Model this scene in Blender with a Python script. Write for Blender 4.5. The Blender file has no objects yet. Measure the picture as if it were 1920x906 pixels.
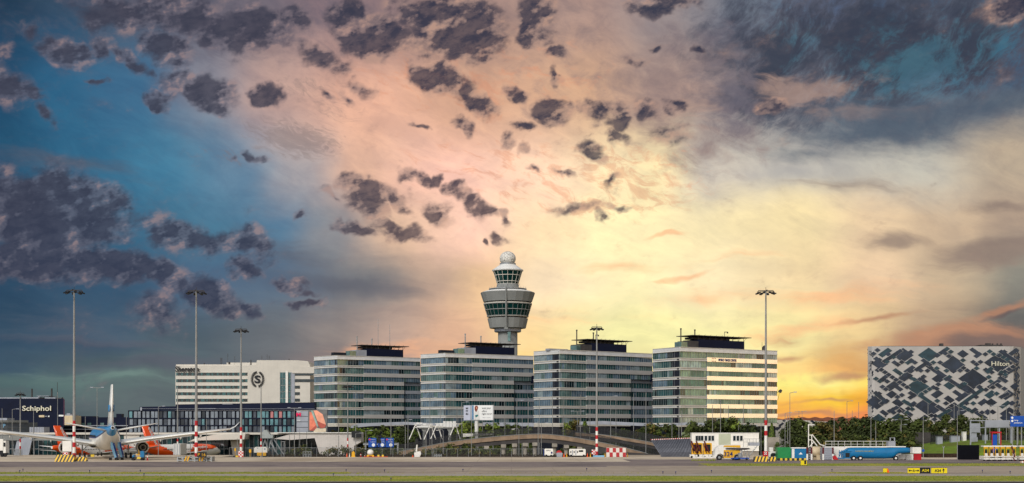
import bpy, math, random
from mathutils import Vector
R = math.radians
random.seed(7)
scene = bpy.context.scene
# ------------------------------------------------------------------ camera
F = 2637.0; H = 7.6; HY = 800.0; CX = 960.0
cam = bpy.data.cameras.new('camera'); camo = bpy.data.objects.new('camera', cam)
scene.collection.objects.link(camo); scene.camera = camo
camo.location = (0, 0, H); camo.rotation_euler = (R(90), 0, 0)
cam.sensor_width = 36; cam.lens = F/1920*36
cam.shift_y = (HY-453)/1920
cam.clip_start = 1; cam.clip_end = 30000
scene.view_settings.view_transform = 'Standard'; scene.view_settings.look = 'None'
scene.view_settings.exposure = 0; scene.view_settings.gamma = 1; scene.view_settings.use_curve_mapping = False
SUN_EL = 38; SUN_AZ = 205      # behind the camera, a little to the left
# ------------------------------------------------------------------ node helper
def lin(c):
    return tuple(((v/255)/12.92 if v/255 <= .04045 else ((v/255+.055)/1.055)**2.4) for v in c[:3])
class NT:
    def __init__(s, nt): s.nt = nt; s.N = nt.nodes; s.L = nt.links
    def put(s, sock, v):
        if v is None: return
        if isinstance(v, bpy.types.NodeSocket): s.L.new(v, sock)
        else:
            if sock.type == 'RGBA' and len(v) == 3: v = (*v, 1)
            sock.default_value = v
    def m(s, op, a, b=None, c=None, clamp=False):
        n = s.N.new('ShaderNodeMath'); n.operation = op; n.use_clamp = clamp
        for i, v in enumerate((a, b, c)): s.put(n.inputs[i], v)
        return n.outputs[0]
    def v(s, op, a, b=None, scale=None):
        n = s.N.new('ShaderNodeVectorMath'); n.operation = op
        s.put(n.inputs[0], a); s.put(n.inputs[1], b)
        if scale is not None: s.put(n.inputs['Scale'], scale)
        return n.outputs['Value'] if op in ('LENGTH', 'DISTANCE', 'DOT_PRODUCT') else n.outputs[0]
    def xyz(s, a):
        n = s.N.new('ShaderNodeSeparateXYZ'); s.put(n.inputs[0], a); return n.outputs
    def comb(s, x, y, z=0.0):
        n = s.N.new('ShaderNodeCombineXYZ')
        for i, v in enumerate((x, y, z)): s.put(n.inputs[i], v)
        return n.outputs[0]
    def mix(s, f, a, b, bt='MIX'):
        n = s.N.new('ShaderNodeMix'); n.data_type = 'RGBA'; n.blend_type = bt
        s.put(n.inputs[0], f); s.put(n.inputs[6], a); s.put(n.inputs[7], b); return n.outputs[2]
    def mr(s, x, a, b, c=0.0, d=1.0, kind='SMOOTHSTEP'):
        n = s.N.new('ShaderNodeMapRange'); n.interpolation_type = kind
        for i, v in enumerate((x, a, b, c, d)): s.put(n.inputs[i], v)
        return n.outputs[0]
    def map(s, vec, loc=(0, 0, 0), rot=0.0, sc=(1, 1, 1), kind='TEXTURE'):
        n = s.N.new('ShaderNodeMapping'); n.vector_type = kind
        s.put(n.inputs[0], vec); n.inputs[1].default_value = loc; n.inputs[2].default_value = (0, 0, rot); n.inputs[3].default_value = sc
        return n.outputs[0]
    def noise(s, vec, scale, det=4, rough=.5, dist=0.0, dim='3D', col=False, lac=2.0):
        n = s.N.new('ShaderNodeTexNoise'); n.noise_dimensions = dim
        s.put(n.inputs['Vector'], vec)
        n.inputs['Scale'].default_value = scale; n.inputs['Detail'].default_value = det
        n.inputs['Roughness'].default_value = rough; n.inputs['Distortion'].default_value = dist; n.inputs['Lacunarity'].default_value = lac
        return n.outputs[1] if col else n.outputs[0]
    def ball(s, vec):
        n = s.N.new('ShaderNodeTexGradient'); n.gradient_type = 'SPHERICAL'; s.put(n.inputs[0], vec); return n.outputs['Fac']
    def ramp(s, f, stops, interp='EASE'):
        n = s.N.new('ShaderNodeValToRGB'); cr = n.color_ramp; cr.interpolation = interp
        s.put(n.inputs[0], f)
        e = cr.elements
        while len(e) < len(stops): e.new(.5)
        for i, (p, c) in enumerate(stops):
            e[i].position = p; e[i].color = (*c, 1) if len(c) == 3 else c
        return n.outputs[0]
# ------------------------------------------------------------------ sky
world = bpy.data.worlds.new('World'); scene.world = world; world.use_nodes = True
world.node_tree.nodes.clear()
w = NT(world.node_tree)
K = F/100
tc = w.N.new('ShaderNodeTexCoord').outputs['Generated']
x, y, z = w.xyz(w.v('NORMALIZE', tc))
az = w.m('ARCTAN2', x, y); el = w.m('ARCSINE', z)
S0 = w.comb(w.m('MULTIPLY', az, K), w.m('MULTIPLY', el, K))
def sk(px, py):                                   # picture direction -> sky coordinates (azimuth, elevation), 1 unit = 2.17 degrees
    a = math.atan((px-CX)/F); e = math.atan((HY-py)/F*math.cos(a)); return a*K, e*K
wv = w.noise(S0, .55, 4, .55, col=True)
wv = w.v('SUBTRACT', wv, (.5, .5, .5))
stre = w.noise(w.map(S0, sc=(3.2, .5, 1), rot=R(3)), 1.0, 5, .6, dist=.3)
S = w.v('ADD', S0, w.v('MULTIPLY', wv, (1.0, .7, 0)))
sx, sy, _ = w.xyz(S)
rows = [
 (20, [(0,(36,59,82)),(120,(53,76,100)),(300,(84,94,112)),(480,(112,106,118)),(620,(138,118,124)),(900,(168,140,132)),(1100,(176,148,138)),(1250,(150,140,142)),(1400,(110,122,138)),(1550,(85,99,126)),(1700,(66,89,118)),(1900,(45,95,128))]),
 (180, [(0,(38,79,110)),(120,(46,96,131)),(260,(64,108,142)),(380,(130,132,146)),(520,(188,158,150)),(700,(224,176,154)),(900,(210,168,142)),(1100,(206,168,140)),(1250,(172,148,138)),(1400,(130,126,134)),(1550,(112,118,132)),(1700,(92,107,135)),(1900,(55,90,121))]),
 (330, [(0,(38,84,115)),(150,(53,107,140)),(300,(69,125,157)),(450,(99,133,160)),(560,(160,158,164)),(680,(220,180,158)),(850,(248,200,182)),(1000,(251,214,188)),(1150,(252,234,190)),(1230,(248,232,184)),(1330,(196,190,180)),(1500,(186,184,178)),(1700,(190,188,178)),(1900,(190,174,152))]),
 (430, [(0,(38,75,104)),(200,(55,104,135)),(400,(74,120,148)),(530,(87,124,153)),(620,(140,142,148)),(740,(216,184,160)),(880,(248,206,186)),(1020,(251,226,184)),(1150,(252,240,190)),(1300,(244,230,184)),(1500,(240,222,174)),(1650,(232,206,170)),(1780,(206,182,154)),(1900,(176,156,138))]),
 (530, [(0,(44,73,99)),(200,(57,89,116)),(400,(79,105,132)),(540,(91,111,133)),(680,(122,124,128)),(810,(182,158,142)),(920,(234,198,156)),(1020,(248,226,190)),(1180,(249,240,190)),(1350,(248,232,190)),(1500,(246,222,174)),(1640,(236,206,170)),(1760,(206,184,154)),(1900,(142,140,130))]),
 (640, [(0,(54,80,102)),(180,(69,92,113)),(360,(84,100,110)),(500,(108,114,120)),(620,(138,130,128)),(740,(182,158,146)),(860,(222,180,150)),(980,(244,214,158)),(1150,(242,238,174)),(1300,(244,240,174)),(1480,(246,234,168)),(1600,(240,212,154)),(1730,(188,162,134)),(1900,(106,106,104))]),
 (690, [(0,(64,87,105)),(180,(80,98,106)),(360,(92,104,110)),(500,(110,112,116)),(620,(148,132,128)),(740,(204,162,144)),(860,(232,180,140)),(980,(246,214,138)),(1150,(244,234,168)),(1300,(246,238,168)),(1480,(248,214,138)),(1600,(238,182,112)),(1730,(190,144,114)),(1900,(110,104,102))]),
 (716, [(0,(84,108,110)),(200,(98,122,120)),(400,(96,106,110)),(580,(120,110,108)),(900,(232,184,126)),(1300,(250,226,128)),(1460,(254,242,136)),(1560,(255,240,148)),(1640,(254,226,114)),(1750,(220,160,80)),(1900,(120,106,96))]),
 (748, [(0,(84,100,104)),(300,(94,106,110)),(600,(120,112,108)),(900,(226,170,120)),(1300,(248,190,100)),(1460,(250,186,84)),(1560,(254,206,72)),(1640,(250,176,60)),(1780,(200,140,84)),(1900,(120,104,92))]),
 (775, [(0,(82,98,102)),(300,(92,104,108)),(600,(120,112,108)),(900,(220,160,110)),(1300,(244,176,100)),(1480,(248,170,88)),(1640,(238,140,84)),(1800,(180,120,90)),(1920,(120,100,90))]),
]
u0 = sk(-40, 500)[0]; u1 = sk(1960, 500)[0]
uf = w.mr(sx, u0, u1, kind='LINEAR')
col = None
sy2 = w.m('ADD', sy, w.m('MULTIPLY', w.m('SUBTRACT', stre, .5), .5))
for i, (py, st) in enumerate(rows):
    stops = [(min(1, max(0, (sk(p, py)[0]-u0)/(u1-u0))), lin(c)) for p, c in st]
    rc = w.ramp(uf, stops, 'EASE')
    if col is None: col = rc
    else:
        a = sk(CX, rows[i-1][0])[1]; b = sk(CX, py)[1]
        col = w.mix(w.mr(sy2, a, b), col, rc)
# --- soft high wisps
def zone(px, py, rx, ry, rot=0, st=1.0, vec=None):
    cx_, cy_ = sk(px, py)
    g = w.ball(w.map(S if vec is None else vec, (cx_, cy_, 0), R(-rot), (rx/100, ry/100, 1)))
    return w.m('MULTIPLY', g, st)
def union(lst, vec=None):
    acc = None
    for t in lst:
        g = zone(*t, vec=vec); acc = g if acc is None else w.m('MAXIMUM', acc, g)
    return acc
# diagonal rippled deck, upper right
def layer(mask_, tex, lo, hi, alpha, c, thick=None):
    global col
    f = w.m('MULTIPLY', w.m('MULTIPLY', w.mr(w.m('ADD', tex, mask_), lo, hi), w.mr(mask_, .0, .13)), alpha)
    col = w.mix(f, col, c)
    return f
diag = w.noise(w.map(S, rot=R(50), sc=(1.35, .7, 1)), 1.5, 10, .68, dist=.35)
diag2 = w.noise(w.map(S, rot=R(40), sc=(1.0, .6, 1)), 3.4, 7, .68, dist=.4)
zr = union([(1680,90,520,200,-4,1.0), (1440,110,190,210,-50,.9), (1820,40,260,130,0,1.0)])
blotch = w.noise(S, .8, 7, .6)
dmix = w.m('ADD', w.m('MULTIPLY', diag, .6), w.m('MULTIPLY', diag2, .4))
layer(w.m('MULTIPLY', zr, .30), dmix, .48, .74, .85, lin((88,90,104)))
layer(w.m('MULTIPLY', zr, .28), w.m('ADD', w.m('MULTIPLY', dmix, .55), w.m('MULTIPLY', blotch, .45)), .56, .76, .85, lin((56,64,80)))
layer(w.m('MULTIPLY', union([(1740,120,300,130,-10,1.0), (1480,60,120,90,-50,.7)]), .22), w.m('SUBTRACT', 1.0, dmix), .57, .74, .5, lin((70,122,142)))
pink = w.noise(w.map(S, rot=R(-8), sc=(1.5, .5, 1)), 1.3, 6, .6, dist=.4)
layer(w.m('MULTIPLY', union([(1500,165,260,50,8), (1640,210,230,30,4), (1250,200,200,120,0,.8)]), .5), pink, .68, .92, .6, lin((178,150,138)))
# slate bank and grey streaks right
band = w.noise(w.map(S, rot=R(-6), sc=(2.4, .42, 1)), .8, 7, .6, dist=.5)
mott0 = w.noise(w.map(S0, rot=R(-10), sc=(1.4, .7, 1)), 2.2, 8, .64, dist=.5)
layer(w.m('MULTIPLY', union([(1680,235,400,85,-3,1.0), (1520,290,190,36,0,.7), (1850,200,150,60,0,.9)]), .7), w.m('ADD', w.m('MULTIPLY', band, .6), w.m('MULTIPLY', mott0, .4)), .56, 1.18, .95, lin((84,98,114)))
layer(w.m('MULTIPLY', union([(1680,452,130,32,0,.8), (1850,465,150,50,-5,1.1), (1640,355,240,22,5,.6), (1560,440,230,14,0,.4), (1870,380,130,26,8,.6)]), .6), band, .60, .98, .8, lin((140,124,116)))
layer(w.m('MULTIPLY', union([(1800,640,230,44,-6,1.1), (1650,600,120,9,-8,.7), (1870,585,80,16,-16,1.0), (1600,700,110,14,-8,.7), (1480,640,90,18,0,.5), (1480,668,80,10,0,.6), (1560,744,150,7,-2,.7), (1500,770,160,8,0,.7), (1620,655,110,26,-10,.6)]), .62), band, .60, .96, .8, lin((186,136,108)))
layer(w.m('MULTIPLY', union([(1840,650,170,36,-4,1.0), (1880,590,70,10,-16,1.0)]), .6), band, .68, 1.0, .75, lin((100,94,96)))
# pale salmon streaks low in the centre and right
layer(w.m('MULTIPLY', union([(1300,560,330,34,-3,.6), (1150,500,240,22,0,.45), (1400,480,260,20,-5,.45), (720,660,180,26,-2,.9), (880,690,130,14,0,.7), (1300,515,120,9,-10,.8), (1250,434,75,8,-9,1.1), (1550,560,260,40,-6,.7), (1500,620,200,24,-8,.6), (1100,600,240,30,0,.5)]), .5), band, .58, .9, .62, lin((240,176,132)))
# greenish and grey veils left, low
layer(w.m('MULTIPLY', union([(150,640,260,18,2,.9), (330,680,260,26,-2,.9), (120,600,200,60,0,.5), (640,540,230,36,4,1.0), (560,480,180,50,25,.7), (110,300,240,34,6,.8), (740,715,160,14,0,.5)]), .6), band, .60, 1.0, .6, lin((88,92,106)))
layer(w.m('MULTIPLY', union([(230,706,180,12,3,.8), (110,700,150,9,0,.7), (300,716,120,9,4,.6)]), .5), w.noise(w.map(S, sc=(1.3, .16, 1)), 1.2, 7, .65, dist=.4), .62, .95, .36, lin((118,142,138)))
layer(w.m('MULTIPLY', union([(230,722,140,12,-3,.9), (60,726,120,14,0,.9), (390,716,110,16,0,.7)]), .6), band, .66, 1.0, .4, lin((84,96,102)))
mott = w.noise(w.map(S0, rot=R(-12), sc=(1.2, .8, 1)), 1.9, 9, .64, dist=.5)
layer(w.m('MULTIPLY', union([(400,40,340,100,5,1.0), (640,20,200,80,0,.8), (150,60,200,90,0,.6)]), .4), mott, .58, .98, .75, lin((100,96,110)))
layer(w.m('MULTIPLY', union([(1250,150,260,170,0,1.0), (1050,60,240,110,0,.8), (1330,270,170,90,0,.9), (1000,180,200,100,0,.5)]), .4), mott, .58, .96, .7, lin((140,122,122)))
layer(w.m('MULTIPLY', union([(1360,180,120,130,-20,1.0), (1330,60,140,80,0,.7)]), .4), mott, .62, .98, .7, lin((104,104,118)))
# rippled patch
rip = w.noise(w.map(S, rot=R(-20), sc=(1.0, .35, 1)), 3.4, 5, .62, dist=1.4)
layer(w.m('MULTIPLY', union([(555,250,125,52,4,1.2), (590,160,120,60,10,.55), (640,200,90,50,10,.5), (420,290,90,22,0,.5)]), .5), rip, .62, .98, .5, lin((128,116,116)))
# faint salmon fringe everywhere in the bright part
fleck = w.noise(w.map(S, rot=R(-18), sc=(1.1, .55, 1)), 2.3, 8, .66, dist=.6)
layer(w.m('MULTIPLY', union([(1000,330,420,150,10,.5), (1180,330,200,120,0,.75), (1100,386,110,20,-4,1.2), (900,150,360,110,0,.6)]), .36), fleck, .62, .80, .5, lin((214,150,120)))
# fine veils over everything: streaks low down, mottled higher up
veil = w.mix(w.mr(sy, sk(CX, 640)[1], sk(CX, 300)[1]), band, w.noise(w.map(S0, rot=R(-22), sc=(1.7, .7, 1)), 1.5, 9, .66, dist=.5))
col = w.mix(1.0, col, w.mix(w.mr(veil, .32, .68), (.89, .88, .90), (1.10, 1.07, 1.03)), 'MULTIPLY')
glow = w.mr(w.m('MAXIMUM', zone(1080, 420, 760, 480, 0, 1.0), zone(640, 210, 420, 300, 0, .8)), .0, .75)
col = w.mix(glow, col, w.mix(1.0, col, (1.12, 1.095, 1.06), 'MULTIPLY'))
# --- cumulus
CU = [(95,400,175,92,4,1.3),(215,380,46,40,0,1.0),(355,440,112,42,14,1.0),(468,458,82,36,8,1.0),(458,502,38,22,10,.9),
 (60,490,130,46,0,1.1),(190,498,120,38,5,1.1),(300,512,80,32,22,.95),(395,552,70,42,28,1.0),(440,582,60,18,20,.8),(300,585,78,42,5,.75),
 (545,534,40,15,12,.8),(565,549,38,11,10,.7),(577,570,44,11,0,.9),(325,595,40,24,10,.6),
 (215,22,130,42,10,.75),(345,32,150,52,14,.95),(480,48,95,50,14,1.05),(560,40,45,30,20,.9),(310,92,56,34,10,.95),(435,84,38,26,5,1.0),(380,80,40,20,0,.8),
 (130,96,76,26,12,1.0),(188,96,22,26,0,.8),(240,112,44,20,32,.85),(60,52,24,20,0,.6),(183,152,22,10,5,.8),(15,160,56,46,30,.85),(60,176,44,16,18,.7),(90,215,34,16,30,.75),(10,95,26,18,0,.6),(590,105,60,26,12,.8),(640,128,40,20,10,.55),
 (372,165,80,38,6,1.1),(302,190,34,17,0,.9),(405,200,50,24,20,1.0),(495,178,34,24,5,1.2),
 (705,68,86,48,8,1.3),(650,18,50,34,0,1.0),(850,45,110,80,10,1.35),(905,80,60,50,20,1.0),(1000,32,40,48,40,1.0),(1035,98,30,24,10,1.05),(1000,72,44,20,0,.8),(770,20,60,40,0,.8),
 (825,150,72,34,18,1.15),(888,178,62,26,32,1.0),(872,226,18,28,-30,1.0),(968,180,32,18,40,1.0),(1038,212,52,28,14,1.1),(1115,210,42,30,-10,1.05),(1163,222,32,32,-20,1.05),(1206,198,36,22,8,.95),(1272,196,32,14,18,1.0),(1165,252,30,20,20,.8),
 (950,260,20,20,20,.85),(982,234,34,12,0,.75),(980,284,17,12,0,.8),(1108,282,36,20,32,.85),(1000,316,18,11,0,.8),(1056,325,30,10,24,.8),(788,238,24,9,6,.75),(1148,340,30,14,-35,.75),(1038,148,14,20,-30,.8),
 (685,362,60,34,20,1.2),(745,366,42,24,25,1.1),(668,428,52,20,12,.95),(745,430,80,22,15,1.05),(700,392,60,22,10,1.0),(625,365,34,14,10,.6),
 (790,335,52,16,16,1.0),(820,334,18,22,0,1.0),(856,366,46,17,32,.95),(892,392,46,20,15,1.0),(940,406,26,13,25,.9),(815,400,42,22,30,.6),
 (1075,388,80,15,-5,.72),(1135,402,34,12,18,.75),(1165,382,30,10,8,.65),(940,450,22,9,15,.7),(912,458,12,8,0,.75),(565,402,17,9,0,.65),
 (1240,2,90,26,-2,1.1),(1236,90,28,11,-10,.75),(1185,112,28,12,8,.7),(1312,97,15,12,0,.8),(1445,196,30,16,0,.9),(1900,12,80,34,-10,1.0),(1255,252,50,30,-20,.6),
 (620,180,20,12,40,.6),(680,172,44,18,35,.6),(655,190,16,12,40,.55),(470,290,30,10,12,.7),(438,298,16,12,0,.6)]
wf = w.v('SUBTRACT', w.noise(S0, 2.0, 3, .5, col=True), (.5, .5, .5))
SW = w.v('ADD', S0, w.v('ADD', w.v('MULTIPLY', wv, (.35, .25, 0)), w.v('MULTIPLY', wf, (.75, .6, 0))))
Mk = union([(a, b, c*1.12, e*1.12, *t) for a, b, c, e, *t in CU], vec=SW)
Mk = w.m('SUBTRACT', w.m('MULTIPLY', w.mr(Mk, .0, .9, 0, 1, 'LINEAR'), .95), .15)
frag = union([(330,60,300,100,6,.5), (640,130,160,90,20,.4), (900,100,260,110,0,.45), (1080,250,260,120,15,.5), (820,380,230,80,15,.42), (1150,370,160,60,-5,.45), (110,150,170,130,10,.35), (200,470,330,130,8,.4), (1300,150,160,110,0,.35), (440,560,180,60,20,.3)])
SC = w.map(S0, rot=R(14), sc=(1.45, 1.0, 1))
big = w.noise(SC, 1.7, 10, .60, dist=.3)
small = w.noise(w.map(S0, rot=R(16), sc=(1.35, .8, 1)), 4.6, 7, .64, dist=.3)
d0 = w.m('ADD', w.m('ADD', w.m('MULTIPLY', w.m('SUBTRACT', big, .5), 1.15), w.m('MULTIPLY', w.m('SUBTRACT', small, .5), .35)), Mk)
df = w.m('ADD', w.m('MULTIPLY', w.m('SUBTRACT', small, .5), 1.7), w.m('SUBTRACT', w.m('MULTIPLY', frag, .5), .34))
d0 = w.m('MAXIMUM', d0, w.m('MULTIPLY', df, .7))
gx, gy = sk(1200, 640)
tow = w.v('NORMALIZE', w.v('SUBTRACT', (gx, gy, 0.0), S0))
def relief(sc_, off, det=4):
    a_ = w.noise(SC, sc_, det, .55)
    b_ = w.noise(w.map(w.v('ADD', S0, w.v('SCALE', tow, scale=off)), rot=R(14), sc=(1.45, 1.0, 1)), sc_, det, .55)
    return w.m('SUBTRACT', a_, b_)
rl = w.m('ADD', w.m('MULTIPLY', relief(1.7, .18, 4), 1.0), w.m('MULTIPLY', relief(5.0, .05), .38))
alpha = w.mr(d0, -.04, .42)
lf = w.mr(sx, sk(450, 0)[0], sk(850, 0)[0])
hb = w.mr(sy, sk(CX, 560)[1], sk(CX, 250)[1])
darkc = w.mix(lf, w.mix(hb, lin((54,60,80)), lin((60,62,78))), w.mix(hb, lin((98,82,84)), lin((46,52,72))))
midc = w.mix(.30, w.mix(lf, lin((102,96,108)), lin((142,120,116))), col)
litc = w.mix(.2, w.mix(lf, lin((162,136,134)), lin((196,156,136))), col)
shade = w.m('ADD', w.mr(d0, .0, .85, .05, .92, 'LINEAR'), w.m('MULTIPLY', rl, -4.8))
darkv = w.mix(w.mr(small, .35, .65), darkc, w.mix(.28, darkc, midc))
cc = w.mix(w.mr(shade, .05, .72), midc, darkv)
cc = w.mix(w.mr(shade, .16, -.35, 0, .8), cc, litc)
halo = w.m('MULTIPLY', w.mr(w.m('ADD', d0, w.m('MULTIPLY', w.m('SUBTRACT', small, .5), .4)), -.2, .26), .38)
col = w.mix(halo, col, w.mix(.5, midc, col))
col = w.mix(w.m('MULTIPLY', alpha, .94), col, cc)
col = w.mix(1.0, col, w.mix(w.mr(w.noise(S, 1.2, 6, .6), .2, .8), (.94, .94, .95), (1.06, 1.06, 1.05)), 'MULTIPLY')
# --- rest of the sky: Nishita, joined outside the sunset quarter
sky = w.N.new('ShaderNodeTexSky'); sky.sky_type = 'NISHITA'; sky.sun_disc = False
sky.sun_elevation = R(SUN_EL); sky.sun_rotation = R(SUN_AZ); sky.air_density = 1.0; sky.dust_density = 2.0; sky.ozone_density = 1.2
SKYS = .15
nish = w.v('SCALE', sky.outputs[0], scale=SKYS)
lum = w.v('DOT_PRODUCT', nish, (.3, .5, .2))
over = w.noise(w.v('SCALE', tc, scale=2.2), 1.6, 6, .6)
nish = w.mix(w.mr(over, .35, .6, .45, .95), nish, w.v('SCALE', (.98, 1.0, 1.03), scale=w.m('MULTIPLY', lum, 1.05)))
# golden glow added low in the unseen sky for the satin cladding to mirror
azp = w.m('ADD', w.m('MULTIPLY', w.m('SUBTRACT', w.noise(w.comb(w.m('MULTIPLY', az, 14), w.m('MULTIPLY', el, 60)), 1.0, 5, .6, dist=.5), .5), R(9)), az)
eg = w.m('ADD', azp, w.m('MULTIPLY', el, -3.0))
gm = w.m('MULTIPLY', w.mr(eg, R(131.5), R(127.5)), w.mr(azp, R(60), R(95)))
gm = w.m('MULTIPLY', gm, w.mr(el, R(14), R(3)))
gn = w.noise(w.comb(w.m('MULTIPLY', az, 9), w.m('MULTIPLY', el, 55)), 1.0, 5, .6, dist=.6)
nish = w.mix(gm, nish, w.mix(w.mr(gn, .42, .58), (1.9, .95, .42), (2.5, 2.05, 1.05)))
joinm = w.m('MAXIMUM', w.mr(w.m('ABSOLUTE', az), R(24), R(48)), w.mr(el, R(19), R(34)))
bg = w.N.new('ShaderNodeBackground'); w.put(bg.inputs[0], col); bg.inputs[1].default_value = 1.0
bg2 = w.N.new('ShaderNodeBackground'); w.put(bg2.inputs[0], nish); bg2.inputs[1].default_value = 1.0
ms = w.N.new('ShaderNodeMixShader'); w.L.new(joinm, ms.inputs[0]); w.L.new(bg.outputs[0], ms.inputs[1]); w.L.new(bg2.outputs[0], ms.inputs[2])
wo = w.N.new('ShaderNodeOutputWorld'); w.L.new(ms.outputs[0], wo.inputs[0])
# ------------------------------------------------------------------ sun (veiled by cloud, wide and soft)
sl = bpy.data.lights.new('sun', 'SUN'); sl.energy = 1.7; sl.angle = R(10); sl.color = (1, .965, .92)
so = bpy.data.objects.new('sun', sl); scene.collection.objects.link(so)
sd = Vector((math.sin(R(SUN_AZ))*math.cos(R(SUN_EL)), math.cos(R(SUN_AZ))*math.cos(R(SUN_EL)), math.sin(R(SUN_EL))))
so.rotation_euler = sd.to_track_quat('Z', 'Y').to_euler(); so.location = sd*900
# ------------------------------------------------------------------ measures: a picture column/row at a distance -> metres
scene.cycles.max_bounces = 4; scene.cycles.diffuse_bounces = 2; scene.cycles.glossy_bounces = 3
scene.cycles.transparent_max_bounces = 4; scene.cycles.use_adaptive_sampling = True
LOW = -3.9                                        # the land beyond the apron lies a little lower
def X(px, d): return (px-CX)*d/F
def Z(py, d): return H+(HY-py)*d/F
def G(py): return F*H/(py-HY)
def S_(d): return F/d
# ------------------------------------------------------------------ mesh collector
class MB:
    def __init__(s): s.v = []; s.f = []; s.m = []; s.sm = []
    def add(s, vs, fs, mi=0, smooth=False):
        o = len(s.v); s.v += [tuple(p) for p in vs]
        for f in fs: s.f.append([i+o for i in f]); s.m.append(mi); s.sm.append(smooth)
    def quad(s, a, b, c, d, mi=0): s.add([a, b, c, d], [(0, 1, 2, 3)], mi)
    def box(s, x0, x1, y0, y1, z0, z1, mi=0):
        s.add([(x0,y0,z0),(x1,y0,z0),(x1,y1,z0),(x0,y1,z0),(x0,y0,z1),(x1,y0,z1),(x1,y1,z1),(x0,y1,z1)],
              [(0,3,2,1),(4,5,6,7),(0,1,5,4),(1,2,6,5),(2,3,7,6),(3,0,4,7)], mi)
    def cbox(s, c, size, mi=0, rz=0, rx=0, ry=0):
        from mathutils import Euler
        e = Euler((rx, ry, rz)); cx, cy, cz = c; a, b, h = (q/2 for q in size)
        vs = [Vector(p) for p in ((-a,-b,-h),(a,-b,-h),(a,b,-h),(-a,b,-h),(-a,-b,h),(a,-b,h),(a,b,h),(-a,b,h))]
        for p in vs: p.rotate(e)
        s.add([(p.x+cx, p.y+cy, p.z+cz) for p in vs], [(0,3,2,1),(4,5,6,7),(0,1,5,4),(1,2,6,5),(2,3,7,6),(3,0,4,7)], mi)
    def prism(s, pts, z0, z1, mi=0):                # plan polygon, counter-clockwise
        n = len(pts)
        s.add([(x, y, z0) for x, y in pts]+[(x, y, z1) for x, y in pts],
              [tuple(range(n-1, -1, -1)), tuple(range(n, 2*n))]+[(i, (i+1) % n, n+(i+1) % n, n+i) for i in range(n)], mi)
    def slab(s, pts, y0, y1, mi=0):                 # x-z outline given depth y0..y1
        n = len(pts)
        s.add([(x, y0, z) for x, z in pts]+[(x, y1, z) for x, z in pts],
              [tuple(range(n)), tuple(range(2*n-1, n-1, -1))]+[(i, n+i, n+(i+1) % n, (i+1) % n) for i in range(n)], mi)
    def xslab(s, pts, x0, x1, mi=0):                # y-z outline given width x0..x1
        n = len(pts)
        s.add([(x0, y, z) for y, z in pts]+[(x1, y, z) for y, z in pts],
              [tuple(range(n)), tuple(range(2*n-1, n-1, -1))]+[(i, n+i, n+(i+1) % n, (i+1) % n) for i in range(n)], mi)
    def tube(s, p, q, r0, r1=None, n=8, mi=0, caps=True, smooth=True):
        r1 = r0 if r1 is None else r1
        p, q = Vector(p), Vector(q); d = (q-p).normalized()
        a = d.cross(Vector((0, 0, 1)) if abs(d.z) < .9 else Vector((1, 0, 0))).normalized(); b = d.cross(a)
        vs = []
        for c, r in ((p, r0), (q, r1)):
            for i in range(n):
                t = 2*math.pi*i/n; vs.append(c+a*math.cos(t)*r+b*math.sin(t)*r)
        s.add(vs, [(i, n+i, n+(i+1) % n, (i+1) % n) for i in range(n)], mi, smooth)
        if caps: s.add(vs, [tuple(range(n)), tuple(range(2*n-1, n-1, -1))], mi)
    def loft(s, rings, mi=0, smooth=True, closed=True, caps=True, mfun=None):
        n = len(rings[0]); o = len(s.v)
        for r in rings: s.v += [tuple(p) for p in r]
        for k in range(len(rings)-1):
            for i in range(n if closed else n-1):
                j = (i+1) % n
                f = [o+k*n+i, o+k*n+j, o+(k+1)*n+j, o+(k+1)*n+i]; s.f.append(f)
                s.m.append(mfun([Vector(s.v[t]) for t in f]) if mfun else mi); s.sm.append(smooth)
        if caps:
            s.f.append([o+i for i in range(n-1, -1, -1)]); s.m.append(mi); s.sm.append(False)
            q = o+(len(rings)-1)*n; s.f.append([q+i for i in range(n)]); s.m.append(mi); s.sm.append(False)
    def lathe(s, c, prof, n=32, mi=0, smooth=True, a0=0.0):
        rings = [[(c[0]+r*math.cos(a0+2*math.pi*i/n), c[1]+r*math.sin(a0+2*math.pi*i/n), z) for i in range(n)] for r, z in prof]
        s.loft(rings, mi, smooth)
    def seg(s, P, Q, z0, z1, o0, o1, mi=0):         # box along plan segment P-Q, o0..o1 outward (towards the camera when Q is right of P)
        dx, dy = Q[0]-P[0], Q[1]-P[1]; l = math.hypot(dx, dy); nx, ny = dy/l, -dx/l
        p = [(P[0]+nx*o0, P[1]+ny*o0), (P[0]+nx*o1, P[1]+ny*o1), (Q[0]+nx*o1, Q[1]+ny*o1), (Q[0]+nx*o0, Q[1]+ny*o0)]
        s.prism(p, z0, z1, mi)
    def build(s, name, mats, parent=None, org=None, smooth=None):
        me = bpy.data.meshes.new(name)
        if org is None: org = parent['_o'] if parent is not None and '_o' in parent else (0, 0, 0)
        ox, oy, oz = org
        me.from_pydata([(a-ox, b-oy, c-oz) for a, b, c in s.v], [], s.f)
        if not isinstance(mats, (list, tuple)): mats = [mats]
        for m_ in mats: me.materials.append(m_)
        me.polygons.foreach_set('material_index', s.m); me.polygons.foreach_set('use_smooth', s.sm)
        me.update()
        return link(name, me, parent)
def link(name, me, parent=None):
    o = bpy.data.objects.new(name, me); scene.collection.objects.link(o)
    if parent is not None:
        o.parent = parent
        if '_o' in parent: o['_o'] = parent['_o'][:]
    return o
def tag(o, label, cat, group=None, kind=None):
    if label: o['label'] = label
    if cat: o['category'] = cat
    if group: o['group'] = group
    if kind: o['kind'] = kind
    return o
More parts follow.
